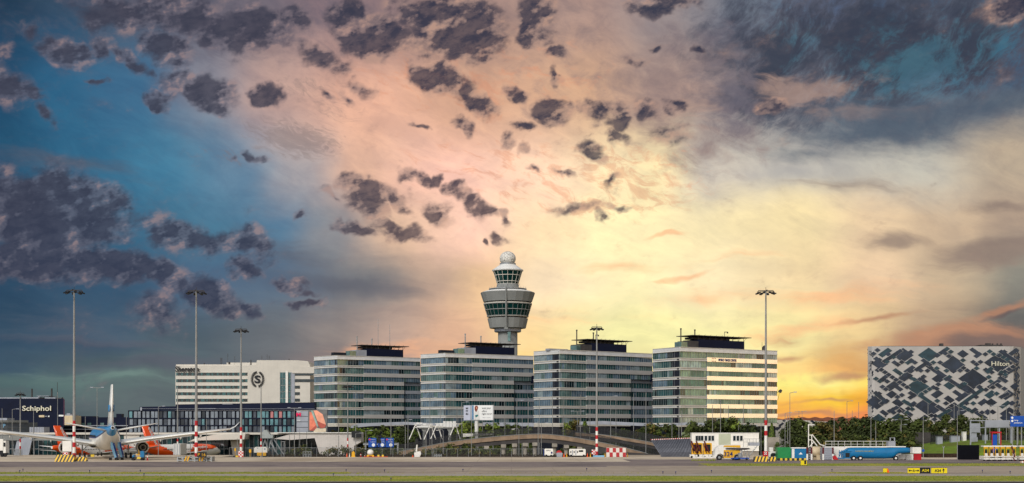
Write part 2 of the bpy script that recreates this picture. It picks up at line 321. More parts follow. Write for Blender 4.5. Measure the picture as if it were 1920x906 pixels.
def thing(name, label, cat, loc=(0, 0, 0), rz=0, group=None, world=True):
    """world=True: part vertices are given in world metres; otherwise local to the base point"""
    o = bpy.data.objects.new(name, None); o.empty_display_size = .5; scene.collection.objects.link(o)
    o.location = loc; o.rotation_euler = (0, 0, rz)
    o['_o'] = list(loc) if world else [0., 0., 0.]
    return tag(o, label, cat, group)
def solo(mb, name, mats, label, cat, group=None, loc=None):
    if loc is None:
        xs = [p[0] for p in mb.v]; ys = [p[1] for p in mb.v]; zs = [p[2] for p in mb.v]
        loc = ((min(xs)+max(xs))/2, (min(ys)+max(ys))/2, min(zs))
    o = mb.build(name, mats, None, org=loc); o.location = loc
    return tag(o, label, cat, group)
def struct(mb, name, mats): return tag(mb.build(name, mats), None, None, None, 'structure')
def dup(root, loc, label=None, rz=None, sc=None, group=None):
    r = root.copy(); scene.collection.objects.link(r); r.location = loc
    if rz is not None: r.rotation_euler = (0, 0, rz)
    if sc is not None: r.scale = sc if isinstance(sc, tuple) else (sc, sc, sc)
    if label: r['label'] = label
    if group: r['group'] = group
    for ch in root.children:
        c = ch.copy(); scene.collection.objects.link(c); c.parent = r
        for g in ch.children:
            d = g.copy(); scene.collection.objects.link(d); d.parent = c
    return r
_tx = {}
def text(body, name, mat, parent, pos, height, rz=0.0, width=None, depth=.05, bold=0.0):
    """flat lettering standing upright, facing -y before rz; pos = centre, in the parent's vertex space"""
    cu = bpy.data.curves.new('lettering', 'FONT'); cu.body = body; cu.size = 1; cu.align_x = 'CENTER'; cu.align_y = 'CENTER'
    cu.extrude = .02; cu.offset = bold; cu.resolution_u = 3
    t = bpy.data.objects.new('lettering', cu); scene.collection.objects.link(t)
    dg = bpy.context.evaluated_depsgraph_get(); dg.update()
    me = bpy.data.meshes.new_from_object(t.evaluated_get(dg))
    bpy.data.objects.remove(t); bpy.data.curves.remove(cu)
    xs = [p.co.x for p in me.vertices]; ys = [p.co.y for p in me.vertices]
    w0, h0 = max(xs)-min(xs), max(ys)-min(ys); cx, cy = (max(xs)+min(xs))/2, (max(ys)+min(ys))/2
    sy_ = height/h0; sx_ = width/w0 if width else sy_
    org = parent['_o'] if parent is not None and '_o' in parent else (0, 0, 0)
    c, s_ = math.cos(rz), math.sin(rz)
    for p in me.vertices:
        a = (p.co.x-cx)*sx_; h = (p.co.y-cy)*sy_; dpt = -p.co.z/.02*depth/2
        p.co = (pos[0]-org[0]+a*c-dpt*s_, pos[1]-org[1]+a*s_+dpt*c, pos[2]-org[2]+h)
    me.materials.clear(); me.materials.append(mat); me.name = name
    return link(name, me, parent)
# ------------------------------------------------------------------ materials
def M(name, rgb, rough=.6, metal=0.0, var=.12, vs=.6, spec=.4, bump=0.0, bs=8.0, stain=0.0, coat=0.0, obj=True):
    m_ = bpy.data.materials.new(name); m_.use_nodes = True; n = NT(m_.node_tree)
    b = n.N['Principled BSDF']
    c = lin(rgb)
    tcn = n.N.new('ShaderNodeTexCoord'); vec = tcn.outputs['Object']
    if var:
        f = n.noise(vec, vs, 5, .6)
        dk = tuple(v*(1-var*1.6) for v in c); lt = tuple(min(1, v*(1+var)) for v in c)
        col_ = n.mix(n.mr(f, .3, .7), dk, lt)
        if stain:
            st = n.noise(n.map(vec, sc=(.25, .25, 2.2), kind='POINT'), 1.6, 6, .7)
            st2 = n.noise(n.map(vec, sc=(2.5, 2.5, .12), kind='POINT'), 1.0, 4, .6)
            col_ = n.mix(n.m('MULTIPLY', n.mr(n.m('MULTIPLY', n.m('ADD', st, st2), .5), .48, .68), stain), col_, tuple(v*.5 for v in c))
        n.put(b.inputs['Base Color'], col_)
    else: b.inputs['Base Color'].default_value = (*c, 1)
    b.inputs['Roughness'].default_value = rough; b.inputs['Metallic'].default_value = metal
    b.inputs['Specular IOR Level'].default_value = spec
    if coat: b.inputs['Coat Weight'].default_value = coat; b.inputs['Coat Roughness'].default_value = .08
    if bump:
        bn = n.N.new('ShaderNodeBump'); bn.inputs['Strength'].default_value = bump; bn.inputs['Distance'].default_value = .05
        n.put(bn.inputs['Height'], n.noise(vec, bs, 4, .6)); n.L.new(bn.outputs[0], b.inputs['Normal'])
    return m_
def glass(name, rgb, rough=.06, metal=.25, var=.25, vs=.35):
    m_ = M(name, rgb, rough, metal, var, vs, .6); return m_
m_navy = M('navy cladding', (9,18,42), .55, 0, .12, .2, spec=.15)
m_navy2 = M('dark grey cladding', (28,32,42), .55, 0, .15, .2, spec=.2)
m_white = M('white paint', (214,212,206), .5, 0, .05, .3, stain=.2)
m_cream = M('cream cladding', (200,193,180), .6, 0, .05, .12, stain=.18)
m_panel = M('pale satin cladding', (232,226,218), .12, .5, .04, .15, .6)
m_panel2 = M('pale ledge metal', (206,204,202), .35, .1, .06, .3, stain=.2)
m_grey = M('grey cladding', (150,153,160), .5, .1, .08, .3)  # plain grey finish for cladding, cabinets and canopies
m_conc = M('concrete', (150,142,130), .85, 0, .15, .5, .2, .3, 5, stain=.35)
m_conct = M('tower concrete', (132,133,129), .75, 0, .05, .2, .3, stain=.25)
m_tan = M('weathered tan concrete', (140,118,97), .85, 0, .15, .4, .2, .3, 5, stain=.5)
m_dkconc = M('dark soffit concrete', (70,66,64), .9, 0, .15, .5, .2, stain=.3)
m_steel = M('galvanised steel', (150,152,152), .45, .5, .1, .8)
m_pole = M('painted pole grey', (138,137,133), .5, .2, .08, .8)
m_dark = M('black rubber', (22,22,24), .8, 0, .15, 3)
m_black = M('black paint', (16,17,20), .5, 0, .1, 1)
m_red = M('red paint', (176,22,30), .5, 0, .1, .8, stain=.2)
m_maroon = M('maroon paint', (88,18,24), .5, 0, .12, .8)
m_wht2 = M('white enamel', (226,222,212), .45, 0, .06, .8, stain=.3)
m_yel = M('yellow paint', (220,164,24), .5, 0, .08, .8, stain=.25)
m_sign_y = M('sign yellow', (222,200,16), .5, 0, .05, .8)
m_orange = M('orange airline paint', (236,84,14), .3, 0, .04, .3, coat=.3)
m_awhite = M('aircraft white', (232,228,218), .3, 0, .04, .25, coat=.3, stain=.12)
m_agrey = M('aircraft grey', (176,172,162), .35, .1, .06, .3)
m_sky = M('light blue airline paint', (30,132,190), .3, 0, .06, .3, coat=.3)
m_dblue = M('dark blue paint', (14,34,92), .45, 0, .08, .5)
m_cyan = M('bright blue paint', (10,106,154), .35, 0, .08, .5, coat=.2, stain=.2)
m_green = M('green container paint', (30,132,70), .5, 0, .08, .6, stain=.2)
m_rblue = M('road sign blue', (8,72,160), .45, 0, .06, .6)
m_ltbl = M('pale blue paint', (120,170,200), .45, 0, .06, .6)
m_beige = M('beige tank paint', (206,186,150), .5, 0, .08, .5, stain=.3)
m_pink = M('magenta', (220,24,84), .4, 0, 0)
m_gtxt = M('lettering cream', (214,208,184), .5, 0, 0)
m_wtxt = M('lettering white', (230,230,226), .5, 0, 0)
m_btxt = M('lettering black', (20,20,26), .6, 0, 0)
m_fence = M('dark fence wire', (38,38,40), .7, 0, .1, 1)
m_soil = M('dark hedge soil', (56,44,34), .95, 0, .25, 2, .1)
m_trunk = M('bark', (72,58,44), .95, 0, .2, 2, .1)
g_dark = glass('very dark teal glass', (10,34,40), .05, .12)
g_teal = glass('teal glass', (44,86,88), .06, .3)
g_mid = glass('grey green glass', (92,120,116), .08, .4)
g_blue = glass('slate blue glass', (110,134,150), .05, .5)
g_lite = glass('pale blind glass', (138,154,158), .12, .35)
g_cab = glass('control cab glass', (14,58,56), .05, .3)
g_lobby = glass('lobby glass', (22,46,54), .06, .15)
def stripes(name, c0, c1, scale, ang, axis=(0, 2)):
    m_ = bpy.data.materials.new(name); m_.use_nodes = True; n = NT(m_.node_tree); b = n.N['Principled BSDF']
    xx = n.xyz(n.N.new('ShaderNodeTexCoord').outputs['Object'])
    t = n.m('ADD', n.m('MULTIPLY', xx[axis[0]], math.cos(ang)), n.m('MULTIPLY', xx[axis[1]], math.sin(ang)))
    k = n.m('GREATER_THAN', n.m('FRACT', n.m('MULTIPLY', t, scale)), .5)
    dn = n.noise(n.N.new('ShaderNodeTexCoord').outputs['Object'], 2.0, 4, .6)
    cc_ = n.mix(k, lin(c0), lin(c1)); n.put(b.inputs['Base Color'], n.mix(n.mr(dn, .35, .7, 0, .3), cc_, lin((110,100,84))))
    b.inputs['Roughness'].default_value = .6
    return m_
m_haz = stripes('hazard stripes', (232,186,30), (22,20,18), 1.45, R(-22))
m_haz2 = stripes('hazard blocks', (232,196,40), (18,18,18), .55, 0)
def checker(name, c0, c1, sc_, zs=1.0):
    m_ = bpy.data.materials.new(name); m_.use_nodes = True; n = NT(m_.node_tree); b = n.N['Principled BSDF']
    xx = n.xyz(n.N.new('ShaderNodeTexCoord').outputs['Object'])
    ch = n.N.new('ShaderNodeTexChecker'); ch.inputs['Scale'].default_value = sc_
    n.put(ch.inputs['Vector'], n.comb(n.m('ADD', xx[0], xx[1]), .01, n.m('ADD', n.m('MULTIPLY', xx[2], zs), .01)))
    n.put(ch.inputs['Color1'], lin(c0)); n.put(ch.inputs['Color2'], lin(c1)); n.L.new(ch.outputs[0], b.inputs['Base Color'])
    b.inputs['Roughness'].default_value = .6
    return m_
m_chk = checker('red white checker', (190,26,34), (226,222,214), 2.6)
m_chkb = checker('red white barrier blocks', (164,34,38), (206,200,190), 1.22, .72)
def ground_mat(name, base, alt, s1, patch=None, ps=.02, streak=0.0, rough=.9, joints=0.0):
    m_ = bpy.data.materials.new(name); m_.use_nodes = True; n = NT(m_.node_tree); b = n.N['Principled BSDF']
    vec = n.N.new('ShaderNodeTexCoord').outputs['Object']
    c = n.mix(n.mr(n.noise(vec, s1, 6, .65), .3, .7), lin(base), lin(alt))
    if patch: c = n.mix(n.mr(n.noise(vec, ps, 6, .65, dist=.6), .45, .62), c, lin(patch))
    if streak:
        st = n.noise(n.map(vec, sc=(.012, .5, 1), kind='POINT'), 1.0, 6, .7)
        c = n.mix(n.m('MULTIPLY', n.mr(st, .5, .64), streak), c, tuple(v*.45 for v in lin(base)))
        st = n.noise(n.map(vec, (7, 3, 0), sc=(.05, .8, 1), kind='POINT'), 1.0, 5, .7)
        c = n.mix(n.m('MULTIPLY', n.mr(st, .56, .7), streak*.8), c, tuple(min(1, v*1.6) for v in lin(alt)))
    if joints:
        q = n.xyz(vec)
        j = n.m('MAXIMUM', n.m('GREATER_THAN', n.m('FRACT', n.m('MULTIPLY', q[0], 1/7.5)), .975), n.m('GREATER_THAN', n.m('FRACT', n.m('MULTIPLY', q[1], 1/7.5)), .97))
        c = n.mix(n.m('MULTIPLY', j, joints), c, tuple(v*.4 for v in lin(base)))
    n.put(b.inputs['Base Color'], c); b.inputs['Roughness'].default_value = rough; b.inputs['Specular IOR Level'].default_value = .25
    bn = n.N.new('ShaderNodeBump'); bn.inputs['Strength'].default_value = .3; bn.inputs['Distance'].default_value = .03
    n.put(bn.inputs['Height'], n.noise(vec, 12.0, 4, .7)); n.L.new(bn.outputs[0], b.inputs['Normal'])
    return m_
m_grass = ground_mat('grass', (98,110,24), (144,148,46), 1.6, (150,142,58), .12, .25)
m_grass2 = ground_mat('bank grass', (84,108,22), (112,130,34), .8, (92,98,30), .15)
m_land = ground_mat('rough land', (60,62,36), (86,80,54), .3)
m_asph = ground_mat('asphalt', (120,107,102), (138,124,116), .5, (104,93,90), .05, .8)
m_asph_d = ground_mat('dark asphalt', (52,46,48), (66,58,58), .8, streak=.2)
m_conc_l = ground_mat('pale concrete paving', (192,174,150), (208,192,168), .4, (164,146,124), .03, .6, joints=.35)
m_conc_b = ground_mat('brown concrete taxiway', (156,140,122), (172,156,138), .4, (142,128,115), .04, .75, joints=.25)
m_conc_g = ground_mat('grey shoulder', (150,142,130), (164,154,140), .5, streak=.3)
m_mark = ground_mat('worn white marking', (196,188,170), (170,160,144), 1.5)
# ------------------------------------------------------------------ the land
g = MB(); g.box(-9000, 9000, 60, 20000, LOW-2, LOW); struct(g, 'land', m_land)
yF = G(857)
def sheet(name, mat, pys, z, px0=None, px1=None, top=0.0):
    d0_, d1_ = G(pys[1]), G(pys[0])
    g = MB(); x0 = -900 if px0 is None else X(px0, (d0_+d1_)/2); x1 = 900 if px1 is None else X(px1, (d0_+d1_)/2)
    g.box(x0, x1, d0_, d1_, z-.3 if z > 0 else z-3, z); return struct(g, name, mat)
# base body of the airfield (concrete) then sheets on top, 4 mm apart
g = MB(); g.box(-900, 900, 60, yF, -4.1, 0); g.box(-900, X(430, 364), yF, 376, -4.1, 0); g.box(X(1160, 364), 900, yF, 376, -4.1, 0)
struct(g, 'apron', m_conc_l)
sheet('taxiway', m_asph, (866, 876), .004, None, None)
sheet('taxiway_shoulder', m_conc_b, (876, 893), .005)
sheet('grass_strip', m_grass, (885.6, 888.8), .014, -900, 655)
sheet('service_road', m_conc_g, (889, 893), .009)
sheet('grass_verge', m_grass, (893, 902.6), .03)
sheet('perimeter_road', m_asph_d, (903, 960), .008)
sheet('perimeter_edge_line', m_mark, (902.6, 903), .012)
sheet('apron_road', m_asph, (861.5, 869.3), .010, 1180, 2400)
sheet('grass_island', m_grass, (869.3, 873.8), .02, 1318, 2400)
sheet('grass_patch', m_grass, (885.5, 888.4), .014, 1560, 1702)
sheet('taxiway_light_lane', m_conc_b, (874, 887), .008, 1150, 2400)
g = MB()                                            # painted dashes
for px, py, ln, w_ in ((160,866.6,3,.5),(375,866.2,4,.5),(840,872.5,24,.25),(905,874.8,20,.25),(870,873.4,2,.6),(1530,865.5,8,.5),(1612,874.8,5,.4),(1725,864.5,4,.5),(1772,865,5,.5),(1850,887,7,.4),(512,866.5,6,.3),(1118,861.2,8,.3)):
    d = G(py); g.box(X(px, d), X(px, d)+ln, d, d+w_, .022, .026)
struct(g, 'painted_marking', m_mark)
rg = random.Random(77); g = MB()
for ya, yb, n_, pa, pb, zb_ in ((892.6,893.6,900,-20,1940,.0),(902.2,902.7,500,-20,1940,.03),(893.5,902,1400,-20,1940,.03),(885.4,886.1,260,-10,650,.0),(888.5,889.1,260,-10,700,.0),(886,888.5,300,-10,680,.0),(873.4,874.1,420,1310,1930,.0),(869.3,869.8,300,1320,1930,.0),(869.5,873.6,500,1320,1930,.02),(886.5,888,160,1540,1705,.0),(885.5,888,70,660,1200,.0)):
    for i in range(n_):
        d_ = G(rg.uniform(ya, yb)); x_ = X(rg.uniform(pa, pb), d_)
        for q in range(3):
            a = rg.uniform(0, 3.14); h_ = rg.uniform(.03, .12); w_ = rg.uniform(.05, .14); cx_, cy_ = x_+rg.uniform(-.2, .2), d_+rg.uniform(-.2, .2)
            g.add([(cx_-w_*math.cos(a), cy_-w_*math.sin(a), zb_), (cx_+w_*math.cos(a), cy_+w_*math.sin(a), zb_), (cx_+w_*.3+rg.uniform(-.1, .1), cy_, zb_+h_)], [(0, 1, 2)], 0)
tag(g.build('grass_tufts', [m_grass]), None, None, None, 'stuff')
# bank on the right with its green slope
g = MB(); xb0, xb1 = X(1672, 390), 420
prof = [(0,0),(4,1.2),(14,2.7),(30,3.6),(90,3.8),(90,-3)]
rings = []
for i in range(26):
    t = i/25; xx = xb0+(xb1-xb0)*t**1.6; k = min(1, t**1.6*14)
    rings.append([(xx, 366+a+math.sin(xx*.21)*.5, (b*k if b > 0 else b)+.02+.12*math.sin(xx*.9+a) if b > 0 else b) for a, b in prof])
g.loft(rings, smooth=True); struct(g, 'grass_bank', m_grass2)
g = MB(); g.box(X(1728, 350), X(1795, 350), 345, 351, 0.01, .9); struct(g, 'earth_bund', m_soil)
# low distant rise
g = MB(); rr = []
for i in range(60):
    px = 1440+i*5; d = 2600; rr.append([(X(px, d), d, LOW), (X(px, d), d+10, Z(787-4*math.sin(min(1, i/16)*math.pi/2)+1.2*math.sin(i*1.3), d)), (X(px, d), d+300, LOW)])
g.loft(rr, closed=False, caps=False); struct(g, 'hills', M('far russet hill', (120,72,52), .9, 0, .2, .01))
# ================================================================== office blocks
rs = random.Random(11)
def office_block(k, pA, pB, pC, pD, pE, pN, yA, yB, yE, dB, label, lowdrop):
    s = S_(dB); ztop = Z(yB, dB)
    def dist(py): return (ztop-H)*F/(HY-py)
    dA, dE = dist(yA)+5, dist(yE)+4
    A = (X(pA, dA), dA); B = (X(pB, dB), dB); E = (X(pE, dE), dE)
    def on(px):                                     # point of the line B-E seen at column px
        t0, t1 = 0., 1.
        for _ in range(40):
            t = (t0+t1)/2; xx = B[0]+(E[0]-B[0])*t; yy = B[1]+(E[1]-B[1])*t
            if CX+xx/yy*F < px: t0 = t
            else: t1 = t
        return (B[0]+(E[0]-B[0])*t, B[1]+(E[1]-B[1])*t)
    C, D = on(pC), on(pD) if pD else E
    bk = 22
    dx, dy = E[0]-B[0], E[1]-B[1]; L = math.hypot(dx, dy); nx, ny = -dy/L, dx/L
    root = thing('office_block', label, 'office building', (B[0], B[1], LOW))
    ins = .45
    def inset(P, a=ins): return (P[0]+nx*a, P[1]+ny*a)
    A2 = (A[0]+ins*1.2, A[1]+.35); B2 = inset(B, .6); E2 = inset(E); ka = 1+bk/A[1]
    Ab = (A[0]*ka+.5, A[1]*ka); Eb = (E[0]*ka-.5, E[1]*ka)
    zf = ztop-1.5; fl = 3.6
    g = MB(); g.prism([A2, B2, (E2[0]-.3, E2[1]), (Eb[0]-.3, Eb[1]), Ab], zf-2*fl-2.3, ztop-.4)
    Dd = inset(D); Db = (D[0]*ka-.5, D[1]*ka)
    g.prism([A2, B2, Dd if pD else (E2[0]-.3, E2[1]), Db if pD else (Eb[0]-.3, Eb[1]), Ab], LOW, zf-2*fl-2.304)
    g.build('core', m_navy2, root)
    # cladding strips
    cl = MB(); ld = MB(); pn = MB()
    cl.seg(A, B, ztop-1.4, ztop, -.3, .05); cl.seg(B, C, ztop-1.4, ztop, -.3, .05); cl.seg(C, E, ztop-1.4, ztop, -.3, .12)
    ld.seg(A, B, ztop-.95, ztop-.85, 0, .1); ld.seg(A, B, ztop-1.62, ztop-1.4, -.2, .35); ld.seg(B, C, ztop-1.62, ztop-1.4, -.2, .35); ld.seg(C, E, ztop-1.6, ztop-1.4, -.2, .3)
    ld.seg(A, B, ztop, ztop+.15, -.35, .2); ld.seg(B, E, ztop, ztop+.15, -.35, .25)
    for i in range(8):
        zb = zf-fl*i-2.16; zn = zb-1.44
        Q = E if (i < 3 or not pD) else D
        if i == 2 and pD: Q2 = D
        cl.seg(A, B, zn+.02, zb-.37, -.3, .0); cl.seg(B, C, zn+.02, zb-.37, -.3, .0)
        for P_, Q_ in ((A, B), (B, C)):
            ld.seg(P_, Q_, zb-.68, zb-.36, -.1, .3); ld.seg(P_, Q_, zn+.02, zn+.16, -.1, .2)
        if i < 7: pn.seg(C, E if (i < 2 or not pD) else D, zn-.10, zb+.12, -.3, .28)
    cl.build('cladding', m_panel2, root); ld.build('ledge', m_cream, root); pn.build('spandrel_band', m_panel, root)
    # ribbons of windows, one part per storey and face
    def ribbon(P, Q, z0, z1, wts, off=-.12, step=1.25):
        g = MB(); l = math.hypot(Q[0]-P[0], Q[1]-P[1]); n = max(1, round(l/step)); cur = rs.choices(range(5), wts)[0]
        for j in range(n):
            a = (P[0]+(Q[0]-P[0])*j/n, P[1]+(Q[1]-P[1])*j/n); b = (P[0]+(Q[0]-P[0])*(j+1)/n, P[1]+(Q[1]-P[1])*(j+1)/n)
            if rs.random() < .3: cur = rs.choices(range(5), wts)[0]
            g.seg(a, b, z0+.05, z1-.05, off-.1, off+rs.uniform(-.01, .01), cur)
            t = .06 if j % 3 else .13
            ex = ((Q[0]-P[0])/l*t/2, (Q[1]-P[1])/l*t/2)
            g.seg((a[0]-ex[0], a[1]-ex[1]), (a[0]+ex[0], a[1]+ex[1]), z0+.02, z1-.02, off, off+.09, 5)
        g.build('window_ribbon', [g_dark, g_teal, g_mid, g_blue, g_lite, m_steel], root)
    for i in range(8):
        zt = zf-fl*i; zb = zt-2.16
        ribbon(A, B, zb-.36, zt, (0,.1,1,7,2) if (i < 3 or k > 0) and k < 3 else (.6,2,4,2,.5))
        ribbon(B, C, zb-.36, zt, (1.8 if i > 2 else 1.0, 3, 5, 1.4, .8), step=1.3)
        ribbon(C, D, zb, zt, (1.8 if i > 2 else .3, 2.6, 3.6, 1.6 if i > 1 else 4, .8 if i > 1 else 2.5), off=-.02)
        if pD and i < 3: ribbon(D, E, zb, zt, (.1, 1, 3, 3, 3), off=-.02)
    # ground floor: piers before a dark recess
    g = MB(); zb = zf-fl*7-2.16-.02
    g.seg(A, B, zb-1.5, zb, -.3, .1); g.seg(B, C, zb-1.5, zb, -.3, .1); g.seg(C, D, zb-1.2, zb, -.3, .25)
    g.build('base_fascia', m_cream, root)
    # lower wing set back between this block and the next
    if pD:
        W0 = inset(D, 1.0); q = on(pE); tN = (pN+3.5-pD)/(pE-pD) if pE != pD else 1
        W1 = (W0[0]+(E[0]-D[0])*tN, W0[1]+(E[1]-D[1])*tN)
        g = MB()
        a_, b_ = inset(W0, .5), inset(W1, .5); g.prism([a_, b_, (b_[0]*1.02, b_[1]*1.02), (a_[0]*1.02, a_[1]*1.02)], LOW, zf-3*fl+.9)
        g.build('set_back_wing', m_navy2, root)
        g = MB()
        for i in range(3, 8):
            zt = zf-fl*i; g.seg(W0, W1, zt, zt+1.44, -.3, .05)
        g.seg(W0, W1, zf-3*fl-.0+1.44, zf-3*fl+2.1, -.3, .2)
        g.build('wing_cladding', m_grey, root)
        for i in range(3, 8): ribbon(W0, W1, zf-fl*i-2.16, zf-fl*i, (1.5, 5, 1.5, 2, 0), step=1.4)
    # roof: plant room, canopy frame, flues
    def rp(px, back): P = on(px); return (P[0]+nx*back, P[1]+ny*back)
    w_ = pE-pB; f = lambda t: pB+w_*t
    z0 = ztop
    if k < 2:
        g = MB(); a, b = rp(f(.04), 6), rp(f(.19), 6); g.seg(a, b, z0, z0+1.7, -2.5, 0); g.build('roof_hatch', m_navy2, root)
    elif k == 2:
        g = MB(); a, b = rp(f(.0), 6), rp(f(.2), 6); g.seg(a, b, z0, z0+.8, -2.5, 0); g.build('roof_hatch', m_grey, root)
    a, b, c, e = rp(f(.26), 8), rp(f(.335), 8), rp(f(.46), 8), rp(f(.90 if k < 3 else .80), 8)
    if k == 3: a, b, c, e = rp(f(.155), 8), rp(f(.22), 8), rp(f(.33), 8), rp(f(.80), 8)
    if k == 2: a, b, c, e = rp(f(.33), 8), rp(f(.37), 8), rp(f(.49), 8), rp(f(.86), 8)
    g = MB(); g.seg(a, b, z0, z0+2.7, -4, 0); g.build('glazed_stair_head', g_mid, root)
    g = MB(); g.seg(b, c, z0, z0+3.2, -6, .2); g.build('plant_louvre', m_grey if k < 2 else m_dkconc, root)
    g = MB(); g.seg(c, e, z0, z0+3.9, -9, .4); g.build('plant_room', m_navy, root)
    g = MB(); l = Vector((e[0]-b[0], e[1]-b[1]))
    p0 = (c[0]-l.x*.12, c[1]-l.y*.12); p1 = (e[0]+l.x*.12, e[1]+l.y*.12)
    g.seg(p0, p1, z0+5.3, z0+5.55, -9, .8)
    for t in range(9):
        u = t/8; q0 = Vector((c[0]+(e[0]-c[0])*u, c[1]+(e[1]-c[1])*u, 0)); q1 = q0+Vector((l.x*.06, l.y*.06, 0))
        g.tube((q0.x, q0.y, z0+3.9), (q0.x, q0.y, z0+5.35), .09, n=5); g.tube((q0.x, q0.y, z0+3.9), (q1.x, q1.y, z0+5.35), .06, n=4)
        g.tube((q0.x, q0.y-.5, z0+5.5), (q0.x+nx*-1, q0.y, z0+5.9), .05, n=4)
    g.seg(c, (c[0]+(e[0]-c[0])*.8, c[1]+(e[1]-c[1])*.8), z0+4.2, z0+5.0, -8, -3)
    g.build('canopy_frame', m_dkconc, root)
    for t, h in ((.42, 9.3), (.60, 8.6)) if k < 3 else ((.24, 8.2), (.385, 8.0)):
        P = rp(f(t-.02), 12); g = MB(); g.tube((P[0], P[1], z0), (P[0], P[1], z0+h), .24, n=8); g.tube((P[0], P[1], z0+h-.4), (P[0], P[1], z0+h+.1), .34, n=8); g.build('flue', m_steel if k < 2 else m_dkconc, root)
    if k == 0:
        for px, py in ((728,598),(750,608)):
            P = rp(px, 9); zt = Z(py, P[1]); g = MB(); g.tube((P[0], P[1], z0+3.9), (P[0], P[1], zt), .13, .05, n=5)
            for j in range(5): g.cbox((P[0], P[1], zt-1.2*j-.5), (1.1-.1*j, .08, .08))
            g.build('antenna', m_steel, root)
    if k >= 2:
        P = rp(f(.55 if k == 2 else .62), 9); g = MB(); g.tube((P[0], P[1], z0+5.5), (P[0], P[1], z0+7.4), .1, n=5); g.cbox((P[0]+.6, P[1], z0+7.4), (1.4, .3, .25)); g.cbox((P[0]+1.2, P[1], z0+7.1), (.5, .5, .5)); g.build('roof_camera', m_dkconc, root)
    if k == 3:
        P = rp(1443, 3); g = MB(); g.cbox((P[0], P[1], z0+.8), (1.6, 1.4, 1.5)); g.lathe((P[0], P[1], 0), [(.8, z0+1.5), (.5, z0+2.1), (.05, z0+2.3)], 10)
        for o in (-.9, .9): g.tube((P[0]+o, P[1], z0), (P[0]+o, P[1], z0+3.6), .07, n=5)
        g.build('roof_beacon', m_dkconc, root)
        g = MB(); P = (E[0]+.3, E[1]); zc = Z(735, E[1]); g.tube((P[0], P[1], zc-3.2), (P[0]+.8, P[1], zc+.3), .07, n=5); g.cbox((P[0]+.9, P[1], zc+.2), (1.2, .9, .9), ry=.5); g.cbox((P[0]+1.3, P[1]-.2, zc+.7), (.9, .6, .35), ry=.7)
        g.tube((P[0]-.4, P[1], zc-.2), (P[0]+.7, P[1], zc-.1), .06, n=4); g.build('wall_camera', m_dkconc, root)
        rz = math.atan2(dy, dx); zc = zf-2.16-.72
        P = on(1363); text('WORLD TRADE CENTER', 'sign_lettering', m_dblue, root, (P[0]-nx*.36, P[1]-ny*.36, zc), 1.05, rz, width=9.6, bold=.02)
        g = MB()
        for j in range(3):
            P = on(1334.5+3*j)
            pts = [(math.cos(R(t))*.5, math.sin(R(t))*.72) for t in range(60, 301, 30)]; pts += [(x_*.55+.1, z_*.75) for x_, z_ in reversed(pts)]
            o_ = len(g.v)
            g.slab([(P[0]-nx*.36+a_, zc+b_) for a_, b_ in reversed(pts)], P[1]-ny*.40, P[1]-ny*.30)
        g.build('sign_emblem', m_maroon, root)
    if k in (1, 2):                                 # navy block standing proud at the end of the upper storeys
        g = MB(); g.seg(inset(on(pE-4), .1), inset(on(pE), .1), zf-2*fl-2.16-.7, zf-2*fl+.3, -.3, .5); g.build('corner_block', m_navy, root)
    return root
office_block(0, 589, 632, 682, 757, 788, 792, 668.5, 666.8, 671, 600, 'pale office block with two tall roof antennas, beside the cream hotel', 0)
office_block(1, 789, 835, 885, 963, 1000, 1003, 664, 662.5, 667.3, 580, 'banded office block directly in front of the control tower', 0)
office_block(2, 1001, 1049, 1099, 1182, 1223, 1226, 658.5, 656, 663, 554, 'banded office block between the control tower and the lettered block', 0)
office_block(3, 1224, 1275, 1325, None, 1457, 1457, 654, 651, 657.5, 535.5, 'banded office block with blue lettering under its top storey', 0)
# ================================================================== control tower
d = 754; s = S_(d); tx = X(952, d); k_ = 1/(3.775*s)
root = thing('control_tower', 'tall round airport control tower with white radar ball on top', 'control tower', (tx, d, LOW))
def zz(zy): return Z(460+zy/3.775, d)
def ring(name, prof, mat, n=32, smooth=False, a0=0.0):
    g = MB(); g.lathe((tx, d, 0), [(r*k_, zz(y)) for r, y in prof], n, 0, smooth, a0); return g.build(name, mat, root)
ring('shaft', [(69,1400),(69,612)], m_conct, 24, True)
ring('collar', [(90,616),(95,612),(95,592),(88,588)], m_grey, 24)
ring('lower_gallery', [(100,592),(128,588),(144,520),(130,517)], m_conct, 20)
ring('gallery_joint', [(128,519),(128,506)], m_navy2, 24)
gl = ring('glazed_gallery', [(143,504),(168,420)], g_cab, 28)
g = MB()
for i in range(28):
    a = 2*math.pi*i/28
    g.tube((tx+144*k_*math.cos(a), d+144*k_*math.sin(a), zz(504)), (tx+170*k_*math.cos(a), d+170*k_*math.sin(a), zz(420)), .10, n=4, smooth=False)
for y, r in ((504,146.5),(460,158),(420,170)): g.lathe((tx, d, 0), [(r*k_+.02, zz(y)-.22), (r*k_+.12, zz(y)-.22), (r*k_+.12, zz(y)+.14), (r*k_-.2, zz(y)+.14)], 28, smooth=False)
g.build('gallery_mullions', m_conct, gl)
ring('gallery_sill', [(140,512),(147,509),(148,503),(142,503)], m_cream, 28)
ring('gallery_head', [(168,420),(171,418),(172,412),(160,411)], m_cream, 28)
ring('upper_joint', [(156,414),(156,402)], m_navy2, 24)
ring('upper_gallery', [(165,404),(172,403),(193,340),(190,337),(150,326)], m_conct, 20)
ring('gallery_roof', [(190,337),(170,329),(135,320),(80,318)], m_white, 32, True)
ring('antenna_platform', [(80,315),(134,314),(134,309),(80,309)], m_steel, 28)
ring('cab_drum', [(78,318),(80,300),(76,276),(70,276)], m_conct, 24)
cab = ring('cab_glazing', [(73,274),(101,186)], g_cab, 16)
g = MB()
